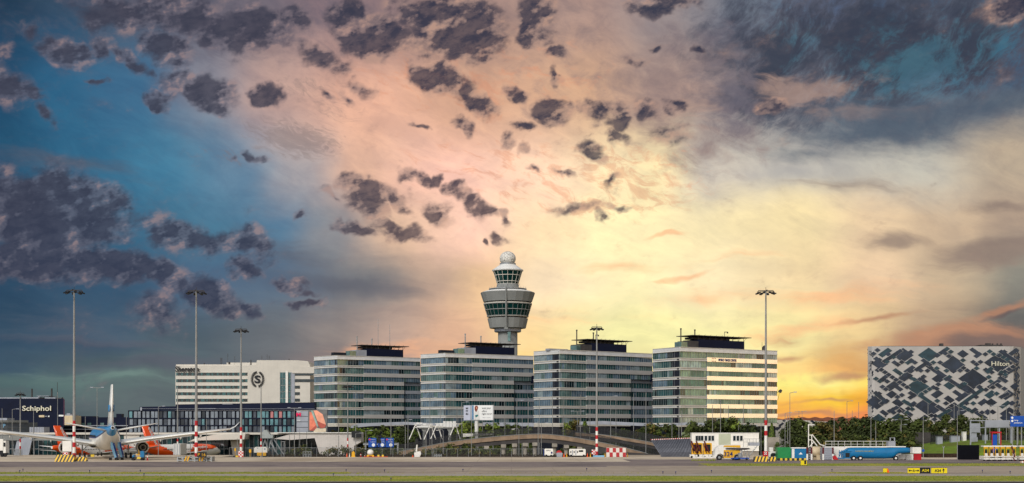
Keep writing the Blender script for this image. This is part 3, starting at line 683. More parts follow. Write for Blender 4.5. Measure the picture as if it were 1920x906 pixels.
for i in range(16):
    a = 2*math.pi*i/16
    g.tube((tx+74*k_*math.cos(a), d+74*k_*math.sin(a), zz(276)), (tx+102.5*k_*math.cos(a), d+102.5*k_*math.sin(a), zz(184)), .13, n=4, smooth=False)
for y, r in ((276,74.5),(258,80),(215,93.5)): g.lathe((tx, d, 0), [(r*k_, zz(y)-.16), (r*k_+.12, zz(y)-.16), (r*k_+.12, zz(y)+.12), (r*k_-.2, zz(y)+.12)], 16, smooth=False)
g.build('cab_mullions', m_cream, cab)
ring('cab_roof', [(98,187),(110,183),(111,176),(100,170),(75,152),(58,141),(57,139)], m_white, 32)
ring('radome_base', [(57,141),(57,128)], m_steel, 24)
c0 = zz(95); prof = [(57*math.cos(R(t)), 95-52*math.sin(R(t))) for t in range(-38, 91, 8)]
rad = M('radome panels', (208,204,194), .55, 0, 0); n = NT(rad.node_tree)
vo = n.N.new('ShaderNodeTexVoronoi'); vo.feature = 'DISTANCE_TO_EDGE'; vo.inputs['Scale'].default_value = .75; n.put(vo.inputs['Vector'], n.N.new('ShaderNodeTexCoord').outputs['Object'])
n.put(n.N['Principled BSDF'].inputs['Base Color'], n.mix(n.mr(vo.outputs['Distance'], .02, .07), lin((110,104,98)), lin((210,206,196))))
ring('radome', prof+[(.5, 43)], rad, 24, True)
g = MB(); yy = d-171*k_-.5
g.tube((tx-11*k_, d-150*k_, zz(595)), (tx-11*k_, d-176*k_, zz(420)), .42, n=8); g.tube((tx-11*k_, d-176*k_, zz(420)), (tx-11*k_, d-195*k_, zz(330)), .42, n=8); g.tube((tx-11*k_, d-195*k_, zz(330)), (tx-11*k_, d-100*k_, zz(298)), .36, n=8)
g.cbox((tx-11*k_, d-148*k_, zz(598)), (2.0, 1.4, .9)); g.build('drain_pipe', m_conct, root)
g = MB()
for o in (-90, -60, -25, 20, 60): g.tube((tx+o*k_, d-120*k_, zz(330)), (tx+(o+25)*k_, d-80*k_, zz(280)), .11, n=5)
for i in range(24):
    a = 2*math.pi*i/24; g.tube((tx+130*k_*math.cos(a), d+130*k_*math.sin(a), zz(309)), (tx+130*k_*math.cos(a), d+130*k_*math.sin(a), zz(297)), .05, n=4)
g.build('platform_struts', m_steel, root)
g = MB(); g.cbox((tx+10*k_, d-69*k_, zz(650)), (20*k_, .3, 5)); g.build('shaft_window', g_mid, root)
# ================================================================== cream hotel with the wreath
d = 713; root = thing('hotel', 'cream hotel with black roof lettering and a round letter emblem', 'hotel', (X(450, d), d, LOW))
def wb(mb, px0, px1, y0, y1, dd, th=8, mi=0): mb.box(X(px0, dd), X(px1, dd), dd, dd+th, Z(y1, dd), Z(y0, dd), mi)
def zs(zx, zy): return 310+zx/6.62, 665+zy/6.62
g = MB(); wb(g, 329, 469, 686.5, 862, d, 16); wb(g, 329, 375, 691, 692, d-.3, 2); g.build('main_wing', m_cream, root)
g = MB(); wb(g, 330, 468, 683.5, 686.4, d+3, 12); wb(g, 425, 482, 680, 686.3, d+5, 9); g.build('roof_plant', m_cream, root)
g = MB(); g.slab([(X(px, d), Z(y, d)) for px, y in ((467,862),(467,686),(472,685),(482,684.6),(484,676),(560,676.2),(579,678),(583,686),(583,862))], d-3, d+16)
g.build('white_tower_wall', m_cream, root)
g = MB(); wb(g, 562, 592, 688, 697.5, d-3.4, 10); wb(g, 548, 592, 697.5, 700, d-3.5, 6); g.build('parapet_box', m_cream, root)
for i in range(6):
    y = 698.8+12.25*i
    g = MB()
    for a, b in ((330,366),(367,449),(452,464)):
        n_ = max(1, int((b-a)/3.2))
        for j in range(n_): wb(g, a+(b-a)*j/n_+.15, a+(b-a)*(j+1)/n_-.1, y, y+5.6, d-.12, .3, (rs.random() < .22) if (j % 3 or i == 5) else 1)
        wb(g, a-.3, b+.3, y-.35, y, d-.3, .5, 2)
    g.build('window_row', [g_dark, g_teal, m_cream], root)
for a, b, n_ in ((525,535.5,2),(540,545,1)):
    g = MB()
    for i in range(5): wb(g, a, b, 698.5+12.2*i, 709.8+12.2*i, d-3.2, .4, 0)
    for j in range(n_+1): wb(g, a+(b-a)*j/max(1, n_)-.2, a+(b-a)*j/max(1, n_)+.2, 698, 760, d-3.4, .3, 1)
    g.build('stair_glazing', [g_teal, m_steel], root)
g = MB(); wb(g, 535.6, 539.8, 697, 765, d-3.9, .9); g.build('white_fin', m_wht2, root)
g = MB(); wb(g, 546, 552.5, 698.5, 765, d-3.25, .3); g.build('recess_panel', m_grey, root)
for i in range(5):
    g = MB(); y = 698.8+12.2*i; wb(g, 553, 592 if i < 2 else 562, y, y+5.3, d-3.25, .3); g.build('window_row', g_dark, root)
text('Sheraton', 'roof_lettering', m_btxt, root, (X(351.5, d), d-.8, Z(692.2, d)), 10.5/S_(d), width=44/S_(d), depth=.3, bold=.02)
ex, ez = X(485, d), Z(711.5, d); u = 1/S_(d)
g = MB()
for t in range(-76, 257, 12):
    a = R(t+0.0); cx_, cz_ = ex+9.6*u*math.sin(a+math.pi/2)*1.0, ez+12.6*u*math.cos(a+math.pi/2)*-1
    if abs((t % 360)-90) < 14: continue
    a2 = R(t)
    px_, pz_ = ex+10.6*u*math.cos(a2), ez+13.4*u*math.sin(a2)
    for q in (-1, 1):
        g.cbox((px_+q*.28*math.cos(a2), d-3.4, pz_+q*.28*math.sin(a2)), (.8, .3, .26), ry=-(a2+math.pi/2+q*.6))
    g.cbox((px_*.94+ex*.06, d-3.4, pz_*.94+ez*.06), (.22, .3, .22))
g.build('wreath', m_btxt, root)
text('S', 'emblem_letter', m_btxt, root, (ex, d-3.4, ez), 14.5*u, width=11.5*u, depth=.3, bold=.03)
for px, y0, y1, r in ((358+25,681,686,.3),(417-1,671,686,.12),(414,671,686,.12),(427,663,684,.06),(440,668,685,.05),(470.5,675,685,.3),(491,667,676,.05),(501,665,676,.05),(505,667,676,.06),(542,673,676.5,.2),(430,679,684,.5)):
    g = MB(); g.tube((X(px, d+5), d+5, Z(y1, d+5)), (X(px, d+5), d+5, Z(y0, d+5)), r, n=6)
    if r < .13 and y0 < 672:
        for j in range(3): g.cbox((X(px, d+5), d+5, Z(y0+1+2.5*j, d+5)), (.9, .06, .07))
    g.build('roof_mast', m_dkconc, root)
# ================================================================== dark glazed building before the hotel
d = 500; root = thing('glazed_terminal', 'dark long building faced with rows of narrow upright windows', 'terminal building', (X(430, d), d, LOW))
def P_(px, y, dd): return (X(px, dd), Z(y, dd))
g = MB(); g.prism([(X(240, d), d), (X(613, d), d), (X(611, d+24), d+24), (X(240, d), d+24)], LOW, Z(770, d)); g.build('body', m_navy2, root)
g = MB(); g.slab([P_(262,769.8,d), P_(300,769,d), P_(613,769,d), P_(613,768,d), P_(590,767.5,d), P_(590,754.5,d), P_(330,758.5,d), P_(330,762,d), P_(263,763,d)][::1], d-.6, d+5)
g.build('plant_screen', m_navy, root)
g = MB(); wb(g, 263, 266, 764, 770, d-.7, .3); wb(g, 366, 405, 765.8, 766.6, d-.8, .2); wb(g, 417, 436, 757.5, 758.3, d-.8, .2)
wb(g, 263, 590, 766.3, 766.7, d-.72, .15)
g.build('screen_trim', m_grey, root)
rowsy = ((771.5,783.5),(786,797),(799.5,810.5))
mw = [glass('curtained glass grey', (118,126,134), .2, .2, .15), glass('curtained glass dark', (60,68,78), .15, .2), glass('aqua glass', (88,128,134), .12, .3), glass('deep slate glass', (24,34,44), .1, .2), M('salmon blind', (172,112,110), .6)]  # pane tones, drawn at random along each row
for r_, (ya, yb) in enumerate(rowsy):
    g = MB(); px = 242.5; j = 0
    while px < 551:
        ww = 5.4+.6*math.sin(j*1.7+r_); left = px < 450
        mi = rs.choices(range(5), (6, 3, .5, 1.4, 0) if left else (1, 1.6, 6, 2, .35))[0]
        off = .8*((j+r_) % 2)
        wb(g, px+off, px+off+ww, ya, yb, d-.25, .4, mi)
        wb(g, px+off+ww, px+off+ww+.55, ya-1, yb+.8, d-.45, .6, 5)
        px += 8.0; j += 1
    wb(g, 240, 555, ya-2.0, ya-.6, d-.5, .6, 5)
    g.build('window_row', mw+[m_navy], root)
g = MB()
for i in range(4):
    y0 = 770.5+i*10.4; wb(g, 556, 577.5, y0+.3, y0+9.8, d-.5, .6)
g.build('grey_panel_wall', m_grey, root)
text('M', 'logo_letter', m_pink, root, (X(560.5, d), d-.7, Z(777.5, d)), 6.6/S_(d), width=8.5/S_(d), depth=.12, bold=.06)
text('citizen', 'small_lettering', m_wtxt, root, (X(560.5, d), d-.7, Z(772, d)), .45, width=7/S_(d), depth=.06)
text('hotel', 'small_lettering', m_wtxt, root, (X(560.5, d), d-.7, Z(788.5, d)), .5, width=6.5/S_(d), depth=.06)
# painted wall: broad coral planes split by a pale strap
mu = thing('painted_mural_wall', 'grey wall panel painted with coral angular shapes, below the office block', 'mural', (X(595, d-1), d-1, LOW))
g = MB(); wb(g, 577.6, 613.5, 768.5, 862, d-1.2, 1.1); g.build('panel', M('mural grey', (106,106,104), .7), mu)
def poly(name, pts, mat, off):
    g = MB(); g.slab([P_(px, y, d-1.2) for px, y in pts][::-1], d-1.2-off, d-1.2-off+.05); return g.build(name, mat, mu)
cor = M('coral paint', (222,124,96), .7, 0, .12, .5); cor2 = M('salmon light paint', (234,160,130), .7, 0, .1, .5); cor3 = M('dark coral paint', (172,84,70), .7, 0, .1, .5)
poly('painted_shape', [(580.5,772),(586,774),(593,797),(584,808),(580,806)], cor, .06)
poly('painted_shape', [(588,770),(594,769.5),(605,777),(611,796),(600,795),(595,789)], cor2, .08)
poly('painted_shape', [(595,789),(600,792),(612,797),(609,802),(601,803.5),(596,797)], cor3, .10)
poly('painted_shape', [(581,808),(594,796),(596,800),(588,808)], cor3, .12)
poly('painted_shape', [(583,770),(587,770),(597,799),(594.5,801)], M('sage paint', (142,166,154), .7), .14)
poly('painted_shape', [(588,809),(594,802),(601,804),(611,803),(611,810),(588,811)], M('cream paint', (214,198,170), .7), .16)
# ================================================================== navy building with big lettering
d = 620; root = thing('lettered_terminal', 'navy box building with large cream lettering at the left edge', 'terminal building', (X(30, d), d, LOW))
g = MB(); g.prism([(X(-190, d), d), (X(119.5, d), d), (X(119.5, d+40), d+40), (X(-190, d), d+40)], LOW, Z(747.5, d)); g.build('body', m_navy, root)
g = MB(); wb(g, 119.3, 120.6, 749, 797, d-.3, .6); g.build('edge_trim', M('red purple trim', (86,38,66), .5), root)
text('Schiphol', 'wall_lettering', m_gtxt, root, (X(69.5, d), d-.5, Z(767.2, d)), 12.4/S_(d), width=54/S_(d), depth=.3, bold=.015)
g = MB(); wb(g, -20, 38, 745.3, 747.4, d+2, 20); wb(g, 40, 72, 745, 747.4, d+2, 20); wb(g, 69, 92, 742.2, 743.2, d+3, 12); wb(g, 72, 74, 743, 747.4, d+3, 1); wb(g, 84, 104, 745.4, 747.4, d+3, 12); g.build('roof_plant', m_grey, root)
for px, y0, r in ((60,729,.35),(97,728.5,.38),(107.6,717,.1),(117,745,.3)):
    g = MB(); g.tube((X(px, d+4), d+4, Z(748, d+4)), (X(px, d+4), d+4, Z(y0, d+4)), r, n=7); g.build('flue', m_dkconc, root)
for a, b, y0, y1, mt in ((73,83,778.6,782.5,m_beige),(84,88,780,781.4,m_grey),(90,92.6,779.5,782,m_wtxt),(110,119,778,781,m_wtxt)):
    g = MB(); wb(g, a, b, y0, y1, d-.3, .4); g.build('pale_pane', mt, root)  # small plates in beige, grey and white paint
d = 640; root = thing('low_dark_terminal', 'long low navy building behind the blue tailed airliner', 'terminal building', (X(180, d), d, LOW))
g = MB(); wb(g, 90, 243, 782.5, 862, d, 20); wb(g, 150, 175, 780.5, 782.5, d+1, 8); wb(g, 218, 228, 776, 782.5, d+2, 4); g.build('body', m_navy, root)
g = MB(); wb(g, 40, 243, 797.5, 799, d-1.5, 1); wb(g, 40, 243, 804.3, 806, d-1.5, 1); g.build('gallery_rail', m_grey, root)
for a in (152, 164, 188, 210):
    g = MB(); wb(g, a, a+7, 793, 802, d-.4, .5); g.build('window', g_mid, root)
g = MB(); wb(g, 121, 136, 779.5, 797, 600, 12); o = solo(g, 'service_hut', m_beige, 'small tan rooftop hut just left of the striped mast', 'hut')
g = MB(); wb(g, 122, 135, 777.6, 779.4, 601, 9); wb(g, 125, 131, 775.2, 777.5, 602, 4); o2 = g.build('roof', m_grey, o, org=tuple(o.location))
# curved parking building at the far left
d = 520; root = thing('parking_building', 'grey curved parking building with a blue letter sign, far left', 'car park', (X(10, d), d, LOW))
arc = [(X(-60, d), d+8)]+[(X(-20+i*8, d), d-2+(i**2)*.22) for i in range(8)]
g = MB(); g.prism([(a, b) for a, b in arc]+[(arc[-1][0], d+20), (arc[0][0], d+20)], LOW, Z(792, d)); g.build('body', M('grey green cladding', (92,98,104), .6), root)
g = MB()
for i in range(len(arc)-1): g.seg(arc[i], arc[i+1], Z(792.4, d), Z(788, d), -1, .5); g.seg(arc[i], arc[i+1], Z(803, d), Z(802.4, d), -.2, .1)
g.build('roof_edge', m_conct, root)
g = MB(); wb(g, -20, 13, 784, 789, d+4, 8); g.build('roof_plant', m_grey, root)
text('P', 'letter_sign', m_ltbl, root, (X(14.5, d), d-3.5, Z(798.5, d)), 6.5/S_(d), depth=.15)
# ================================================================== departure pier: pale roof edge, glazed bays
d = 468; root = thing('departure_pier', 'long low pale pier building with glazed bays behind the airliners', 'pier building', (X(330, d), d, LOW))
g = MB(); wb(g, -120, 675, 811.5, 815, d-1.2, 26); g.build('roof_edge', m_cream, root)
g = MB(); wb(g, -120, 675, 815, 862, d+2.4, 22); g.build('rear_wall', m_navy2, root)
def bay(a, b, y0=817, y1=858):
    g = MB(); n_ = max(2, int((b-a)/8))
    for j in range(n_):
        x0, x1 = a+(b-a)*j/n_, a+(b-a)*(j+1)/n_
        wb(g, x0, x1, y0, y1, d+.9+.02*(j % 2), .2, rs.choice((0, 0, 1, 2))); wb(g, x0-.3, x0+.3, y0, y1, d+.6, .3, 3)
    wb(g, a, b, (y0+y1)/2+4, (y0+y1)/2+4.8, d+.6, .3, 3)
    g.build('glazed_bay', [g_lobby, g_dark, g_teal, m_steel], root)
for a, b in ((-60,34),(56,130),(132,232),(262,330),(334,386),(388,428),(460,500),(502,560),(560,592)): bay(a, b)
def wallp(pts, dd, mat=m_cream, name='sloping_wall', th=5.0):
    g = MB(); g.slab([P_(px, y, dd) for px, y in pts][::-1], dd, dd+th); g.build(name, mat, root)
wallp([(34,815),(62,815),(52,862),(24,862)], d-.6, m_grey); wallp([(430,815),(459,815),(452,862),(438,862)], d-.6); wallp([(232,815),(262,815),(256,862),(236,862)], d-.6)
wallp([(-60,815),(60,815),(60,818),(40,819.5),(34,826),(-60,826)], d-.9, m_conct)
# swooping canopies
wallp([(352,829),(366,822),(400,815.5),(460,813),(458,824),(372,826)], d-8, m_cream, 'swept_canopy', 8)
wallp([(513,823),(545,814),(570,812),(676,812),(677,829),(664,836),(664,843),(650,862),(602,862),(590,821.5),(545,825)], d-8, M('pale render', (196,188,180), .8, 0, .06, .3, stain=.3), 'swept_canopy', 9)
wallp([(53,826),(80,821),(130,822),(130,826)], d-8, m_conct, 'swept_canopy', 7)
g = MB(); wb(g, 513, 676, 811, 812.3, d-8.6, 9); g.build('coping', m_wht2, root)
g = MB(); wb(g, 659, 677.5, 808.5, 820.5, d-9.5, .6); g.build('dark_screen', m_black, root)
# grey block by the pier with boxy plant
g = MB(); wb(g, 55, 82, 801, 814, 480, 6)
for i in range(9): wb(g, 55+i*3, 55.6+i*3, 801, 814, 479.8, .2)
o = solo(g, 'plant_container', m_grey, 'grey ribbed plant container on the pier roof beneath the big lettering', 'container')
# ================================================================== low patterned building beyond the last office block
d = 620; root = thing('low_patterned_building', 'low pale building with dark diamond windows, left of the diamond hotel', 'building', (X(1470, d), d, LOW))
g = MB(); wb(g, 1419, 1500, 787.5, 862, d, 14); g.slab([P_(px, y, d) for px, y in ((1500,862),(1500,787.5),(1552,791),(1556,800),(1556,862))], d, d+14); g.build('body', m_cream, root)
DK = glass('diamond window glass', (34,44,60), .08, .2)
def para(mb, cx, cy, hw, a, b, dd, th=.3, off=.05, ax=1.0, ay=.69, mi=0):   # diamond grid piece; a down-right, b up-right cells
    e1 = (hw*ax, -hw*ay); e2 = (hw*ax, hw*ay)
    c = ((cx-CX)*dd/F, Z(cy, dd)); k = dd/F
    pts = []
    for u, v in ((-1,-1),(1,-1),(1,1),(-1,1)):
        pts.append((c[0]+(e1[0]*a*u+e2[0]*b*v)*k/2, c[1]+(e1[1]*a*u+e2[1]*b*v)*k/2))
    mb.slab(pts, dd-off, dd-off+th, mi)
for cx, cy, a, b in ((1424,796,2.6,1.5),(1430,793,1,1.2),(1452,794,2.2,2.2),(1462,801,1,1),(1465,796,1,2.2),(1470,789,1,1),(1457,804,1.5,1.5),(1481,794,2.6,1.4),(1468,813,1,1),(1507,792,2.2,1),(1509,804,1,2.6),(1524,791,2,1)):
    g = MB(); para(g, cx, cy, 3.6, a, b, d); g.build('diamond_window', DK, root)
g = MB(); wb(g, 1395, 1424, 792, 806, 560, 8); solo(g, 'service_building', m_navy, 'small navy building beside the last office block behind trees', 'building')
# ================================================================== diamond hotel
d = 560; root = thing('diamond_hotel', 'pale cube hotel covered in dark blue diamond windows', 'hotel', (X(1775, d), d, LOW))
pl = [(X(1628, d+22), d+22), (X(1627, d+6), d+6), (X(1629.5, d), d+2), (X(1635, d), d+.2), (X(1640, d), d), (X(1893, d), d), (X(1901, d), d+.4), (X(1908, d), d+2.4), (X(1914, d+6), d+6), (X(1925, d+34), d+34)]
m_hil = M('greige hotel panels', (170,165,159), .5, .05, .05, .12, stain=.15)
g = MB(); g.prism(pl, LOW, Z(649.5, d)); g.build('body', m_hil, root)
g = MB(); wb(g, 1652, 1898, 648.8, 649.3, d+1.5, 6); wb(g, 1763.5, 1769, 644, 649, d+3, 2); wb(g, 1839, 1880, 646.6, 649, d+5, 8); wb(g, 1850, 1858, 643.6, 646.6, d+6, 2)
for px in (1861, 1870, 1877): wb(g, px, px+1.5, 644, 647, d+6, 1)
g.build('roof_plant', m_dkconc, root)
DKs = [DK, glass('diamond window glass dark', (26,36,52), .06, .25), glass('diamond window glass teal', (30,56,66), .08, .25)]
HW = 35/5.49
def hz(zx, zy): return 1615+zx/5.49, 635+zy/5.49
big = [(430,172,3.1,3.1),(510,138,1,1),(245,145,1.3,2.9),(275,160,1,1),(190,258,2.6,2.4),(155,208,1,1),(170,325,1,1),(690,168,3,3.2),(790,168,1,1.6),(925,190,4.2,1.1),(945,272,3.7,3.5),(1045,158,1.8,1.7),(1172,135,2.6,1),(1200,170,1,1.8),(1410,250,4.3,4.1),(1565,140,1,2.6),
 (505,325,1.6,2.6),(385,350,2.8,1),(455,368,1,3),(720,305,2.6,1),(815,365,3,1.2),(795,412,2,2.2),(585,500,3.7,3.5),(335,475,1.6,4),(385,512,1.8,1),(225,502,1.4,1),(1150,415,4.4,4.2),(905,485,1.9,1.6),(780,572,1.6,2.2),
 (312,575,1.6,1.8),(150,660,3.2,2.6),(378,662,2.1,1.6),(690,705,4.6,3.6),(960,745,3.8,3.6),(905,625,2,1.3),(1050,590,1.2,3.8),(990,565,2.2,1),(1330,575,1.5,2.2),(1500,580,1.8,2.6),(1580,490,1.3,1.5),(1250,655,1.2,2),(1335,658,1.8,1.8),(1480,680,1,2.5),(1550,665,1,1.2),
 (430,748,4.6,1),(235,765,1.8,1),(640,822,1.2,2),(180,825,2.2,2),(1300,757,1.3,1.3),(1352,755,1.2,1),(1490,752,1,2.8),(1545,742,1.4,1),(1400,445,1,5.2),(1530,335,1,2.6),(860,820,2,2),(1230,790,3,1),(1500,810,2,2.4),(380,815,2,2)]
for i, (zx, zy, a, b) in enumerate(big):
    g = MB(); cx, cy = hz(zx, zy); para(g, cx, cy, HW, a*1.02, b*1.02, d, .2, .012+.001*i); g.build('diamond_window', DKs[i % 5 % 3 if i % 4 else 0], root)
ch = [(125,155,165,118,2),(240,232,398,128,6),(262,238,330,190,2),(340,245,375,268,2),(375,268,415,242,2),(478,248,512,228,2),(512,222,550,246,2),(820,145,880,105,3),(880,105,920,135,2),(860,150,900,180,2),(1275,160,1320,132,2),(1320,132,1360,160,2),(1150,240,1185,265,2),(1185,265,1225,240,2),(1045,222,1048,222,1),(640,225,700,268,3),(670,250,570,318,4),(740,245,742,245,1),(810,245,812,245,1),
 (205,320,470,500,8),(445,375,545,420,4),(410,405,470,365,3),(440,420,500,380,3),(150,412,190,438,2),(215,418,245,395,2),(225,420,265,440,2),(775,305,776,305,1),(610,328,640,335,1),(680,330,700,330,1),(875,330,876,330,1),(1015,328,1050,302,2),(1050,302,1090,328,2),(1185,305,1186,305,1),(600,418,640,390,2),(620,415,650,440,2),(905,395,870,415,2),
 (890,415,1100,548,7),(1040,470,1130,530,4),(1010,495,1060,465,2),(1090,500,1120,480,1),(1215,495,1280,525,2),(1240,525,1010,690,8),(1210,500,1150,550,2),(1180,600,1182,600,1),(1310,395,1330,440,2),(740,500,790,470,2),(775,515,776,515,1),(700,520,620,570,3),(505,560,540,585,2),(505,605,540,580,2),(610,588,700,650,4),(370,600,415,580,2),(180,565,250,520,2),(165,580,240,640,3),(150,560,250,650,4),(210,665,260,640,2),
 (440,645,510,685,3),(540,665,550,665,1),(530,680,480,720,2),(780,640,782,640,1),(790,700,860,745,3),(870,665,930,690,2),(1020,690,1140,750,4),(1170,730,1240,760,2),(1080,665,1085,665,1),(1150,665,1152,665,1),(290,745,360,710,3),(330,760,390,745,2),(470,760,520,725,2),(500,780,505,780,1),(720,790,800,800,3),(800,800,900,740,4),(750,830,755,830,1),
 (1440,135,1590,235,6),(1420,170,1500,215,3),(1415,175,1470,135,2),(1430,365,1560,290,4),(1440,345,1480,370,2),(1430,405,1480,435,3),(1280,320,1340,345,3),(1300,340,1330,310,2),(1420,490,1470,515,2),(1350,500,1400,475,2),(1390,565,1392,565,1),(1440,600,1500,570,3)]
for i, (x0, y0, x1, y1, n_) in enumerate(ch):
    g = MB()
    for j in range(n_):
        t = j/max(1, n_-1); cx, cy = hz(x0+(x1-x0)*t, y0+(y1-y0)*t); para(g, cx, cy, HW*1.08, 1, 1, d, .1, .07+.0015*i+.0007*(j % 2), mi=1); para(g, cx, cy, HW*.93, 1, 1, d, .2, .17+.0015*i+.0007*(j % 2))
    g.build('small_windows', [DKs[i % 3], m_hil], root)
g = MB()                                            # slivers on the rounded corners
for i in range(46):
    y = 655+rs.random()*125; px = rs.choice((1628.6, 1631, 1633.5, 1636)); dd = d+{1628.6:2.6,1631:1.4,1633.5:.6,1636:.2}[px]-.15
    para(g, px, y, 2.2, rs.choice((.8, 1.6)), rs.choice((.8, 1.6)), dd, .15, .05, .7, 1.1)
for i in range(70):
    y = 655+rs.random()*125; px = 1902+rs.random()*10; dd = d+.3+((px-1901)/13)**1.4*5.0-.2
    para(g, px, y, 2.4, rs.choice((.8, 1.6)), rs.choice((.8, 1.6)), dd, .25, .1, .6, 1.2)
tag(g.build('corner_windows', DK, root), None, None, None, 'stuff')
text('Hilton', 'wall_lettering', m_gtxt, root, (X(hz(1428,0)[0], d), d-.35, Z(hz(0,258)[1], d)), 8.6/S_(d), width=33/S_(d), depth=.15)
# ================================================================== airliners
def ell(y, zc, rx, rz, n=28, xc=0.0): return [(xc+rx*math.cos(2*math.pi*i/n), y, zc+rz*math.sin(2*math.pi*i/n)) for i in range(n)]
def wing(mb, pts, mi=0):
    """pts: list of (x, y_lead, y_trail, z, thick); aerofoil-ish loft outwards"""
    rings = []
    for x_, yl, yt, z_, th in pts:
        c = yl-yt
        rings.append([(x_, yl, z_), (x_, yl-.12*c, z_+th*.55), (x_, yl-.4*c, z_+th*.6), (x_, yl-.75*c, z_+th*.3), (x_, yt, z_), (x_, yl-.6*c, z_-th*.35), (x_, yl-.3*c, z_-th*.5), (x_, yl-.06*c, z_-th*.3)])
    mb.loft(rings, mi, True)
def gear(name, root, x_, y_, z1, wr, nw, tw=.35):
    g = MB(); g.tube((x_, y_, wr), (x_, y_, z1), .17, n=8); g.tube((x_, y_-1.2, z1), (x_, y_, wr+.9), .08, n=6); g.tube((x_+(1.6 if x_ < 0 else -1.6), y_, z1), (x_, y_, wr+1.2), .09, n=6)
    gg = g.build(name, m_steel, root)
    for dx_ in (-1, 1):
        for dy_ in ((-.95, .95) if nw == 4 else (0,)):
            g = MB(); cx_ = x_+dx_*tw*1.6
            g.lathe((0, 0, 0), [(wr*.35, -tw*.5), (wr*.9, -tw*.55), (wr, -tw*.3), (wr, tw*.3), (wr*.9, tw*.55), (wr*.35, tw*.5)], 18)
            g.v = [(cx_+z_, y_+dy_+a_, wr+b_) for a_, b_, z_ in g.v]; g.build('wheel', m_dark, gg)
def nacelle(root, x_, y_, z_, r, l, body=m_awhite):
    g = MB()
    g.lathe((0, 0, 0), [(r*.8, l/2), (r*.92, l/2+.05), (r*1.0, l*.42), (r*1.04, l*.1), (r*1.02, -l*.2), (r*.96, -l*.5), (r*.80, -l*.5), (r*.76, -l*.3)], 28)
    g.v = [(x_+a, y_+c, z_+b) for a, b, c in g.v]; e = g.build('engine', body, root)
    g = MB(); g.lathe((0, 0, 0), [(.05, l*.34), (r*.79, l*.34), (r*.79, -l*.34), (.05, -l*.34)], 24); g.v = [(x_+a, y_+c, z_+b) for a, b, c in g.v]; g.build('fan', m_black, e)
    g = MB(); g.lathe((0, 0, 0), [(r*.5, -l*.33), (r*.52, -l*.5), (r*.42, -l*.66), (r*.36, -l*.66), (r*.40, -l*.4)], 24); g.v = [(x_+a, y_+c, z_+b) for a, b, c in g.v]; g.build('core_nozzle', m_agrey, e)
    g = MB(); g.lathe((0, 0, 0), [(r*.3, -l*.5), (r*.26, -l*.68), (.04, -l*.86)], 16); g.v = [(x_+a, y_+c, z_+b) for a, b, c in g.v]; g.build('exhaust_cone', m_dkconc, e)
    g = MB(); g.xslab([(y_+l*.3, z_+r*.9), (y_+l*.1, z_+r*1.9), (y_-l*.9, z_+r*1.9), (y_-l*.5, z_+r*.9)], x_-.22, x_+.22); g.build('pylon', m_agrey, root)
# --- wide-body seen from behind
d = 338; root = thing('wide_body_airliner', 'wide body airliner with light blue tail cone and slim white fin, seen from behind', 'airliner', (X(197, d), d, 0.0), R(19.2), world=False)
def kfun(f):
    y = sum(p.y for p in f)/len(f); z_ = sum(p.z for p in f)/len(f)
    for (y1, c1, _, r1), (y0, c0, _, r0) in zip(st, st[1:]):
        if y0 <= y <= y1: t = (y-y0)/(y1-y0); q = (z_-(c0+(c1-c0)*t))/(r0+(r1-r0)*t); break
    else: q = 0
    return 1 if q > .2 or y < -26 else (2 if q > .04 else 0)
g = MB(); st = [(31.5,3.7,.15,.15),(31,3.8,.8,.8),(29.5,4.1,1.6,1.6),(27,4.45,2.3,2.3),(23,4.7,2.72,2.72),(19,4.8,2.82,2.82),(10,4.8,2.82,2.82),(0,4.8,2.82,2.82),(-8,4.8,2.82,2.82),(-12,4.9,2.75,2.75),(-16,5.15,2.5,2.5),(-20,5.6,2.1,2.1),(-23,6.1,1.65,1.65),(-26,6.65,1.15,1.15),(-28.5,7.1,.72,.72),(-30,7.35,.42,.42)]
st2 = []
for a, b in zip(st, st[1:]):
    for t in (0, .5): st2.append(tuple(p+(q-p)*t for p, q in zip(a, b)))
st2.append(st[-1])
g.loft([ell(y, zc, rx, rz, 40) for y, zc, rx, rz in st2], mfun=kfun)
fus = g.build('fuselage', [m_awhite, m_sky, m_dblue], root)
g = MB(); g.tube((0, -29.9, 7.35), (0, -30.25, 7.38), .3, .26, n=12); g.build('tail_exhaust', m_black, fus)
g = MB()
for i in range(38):
    y = 24-i*.95; g = MB(); g.cbox((-2.79, y, 5.35), (.08, .28, .42)); g.build('cabin_window', m_black, fus)
g = MB(); g.loft([[(-2.5,8,3.2),(-3.2,4,2.6),(-3.1,-4,2.6),(-2.2,-9,3.0)], [(0,8,2.4),(0,4,1.9),(0,-4,1.9),(0,-9,2.3)], [(2.5,8,3.2),(3.2,4,2.6),(3.1,-4,2.6),(2.2,-9,3.0)]], closed=False, caps=False); g.build('belly_fairing', m_awhite, root)
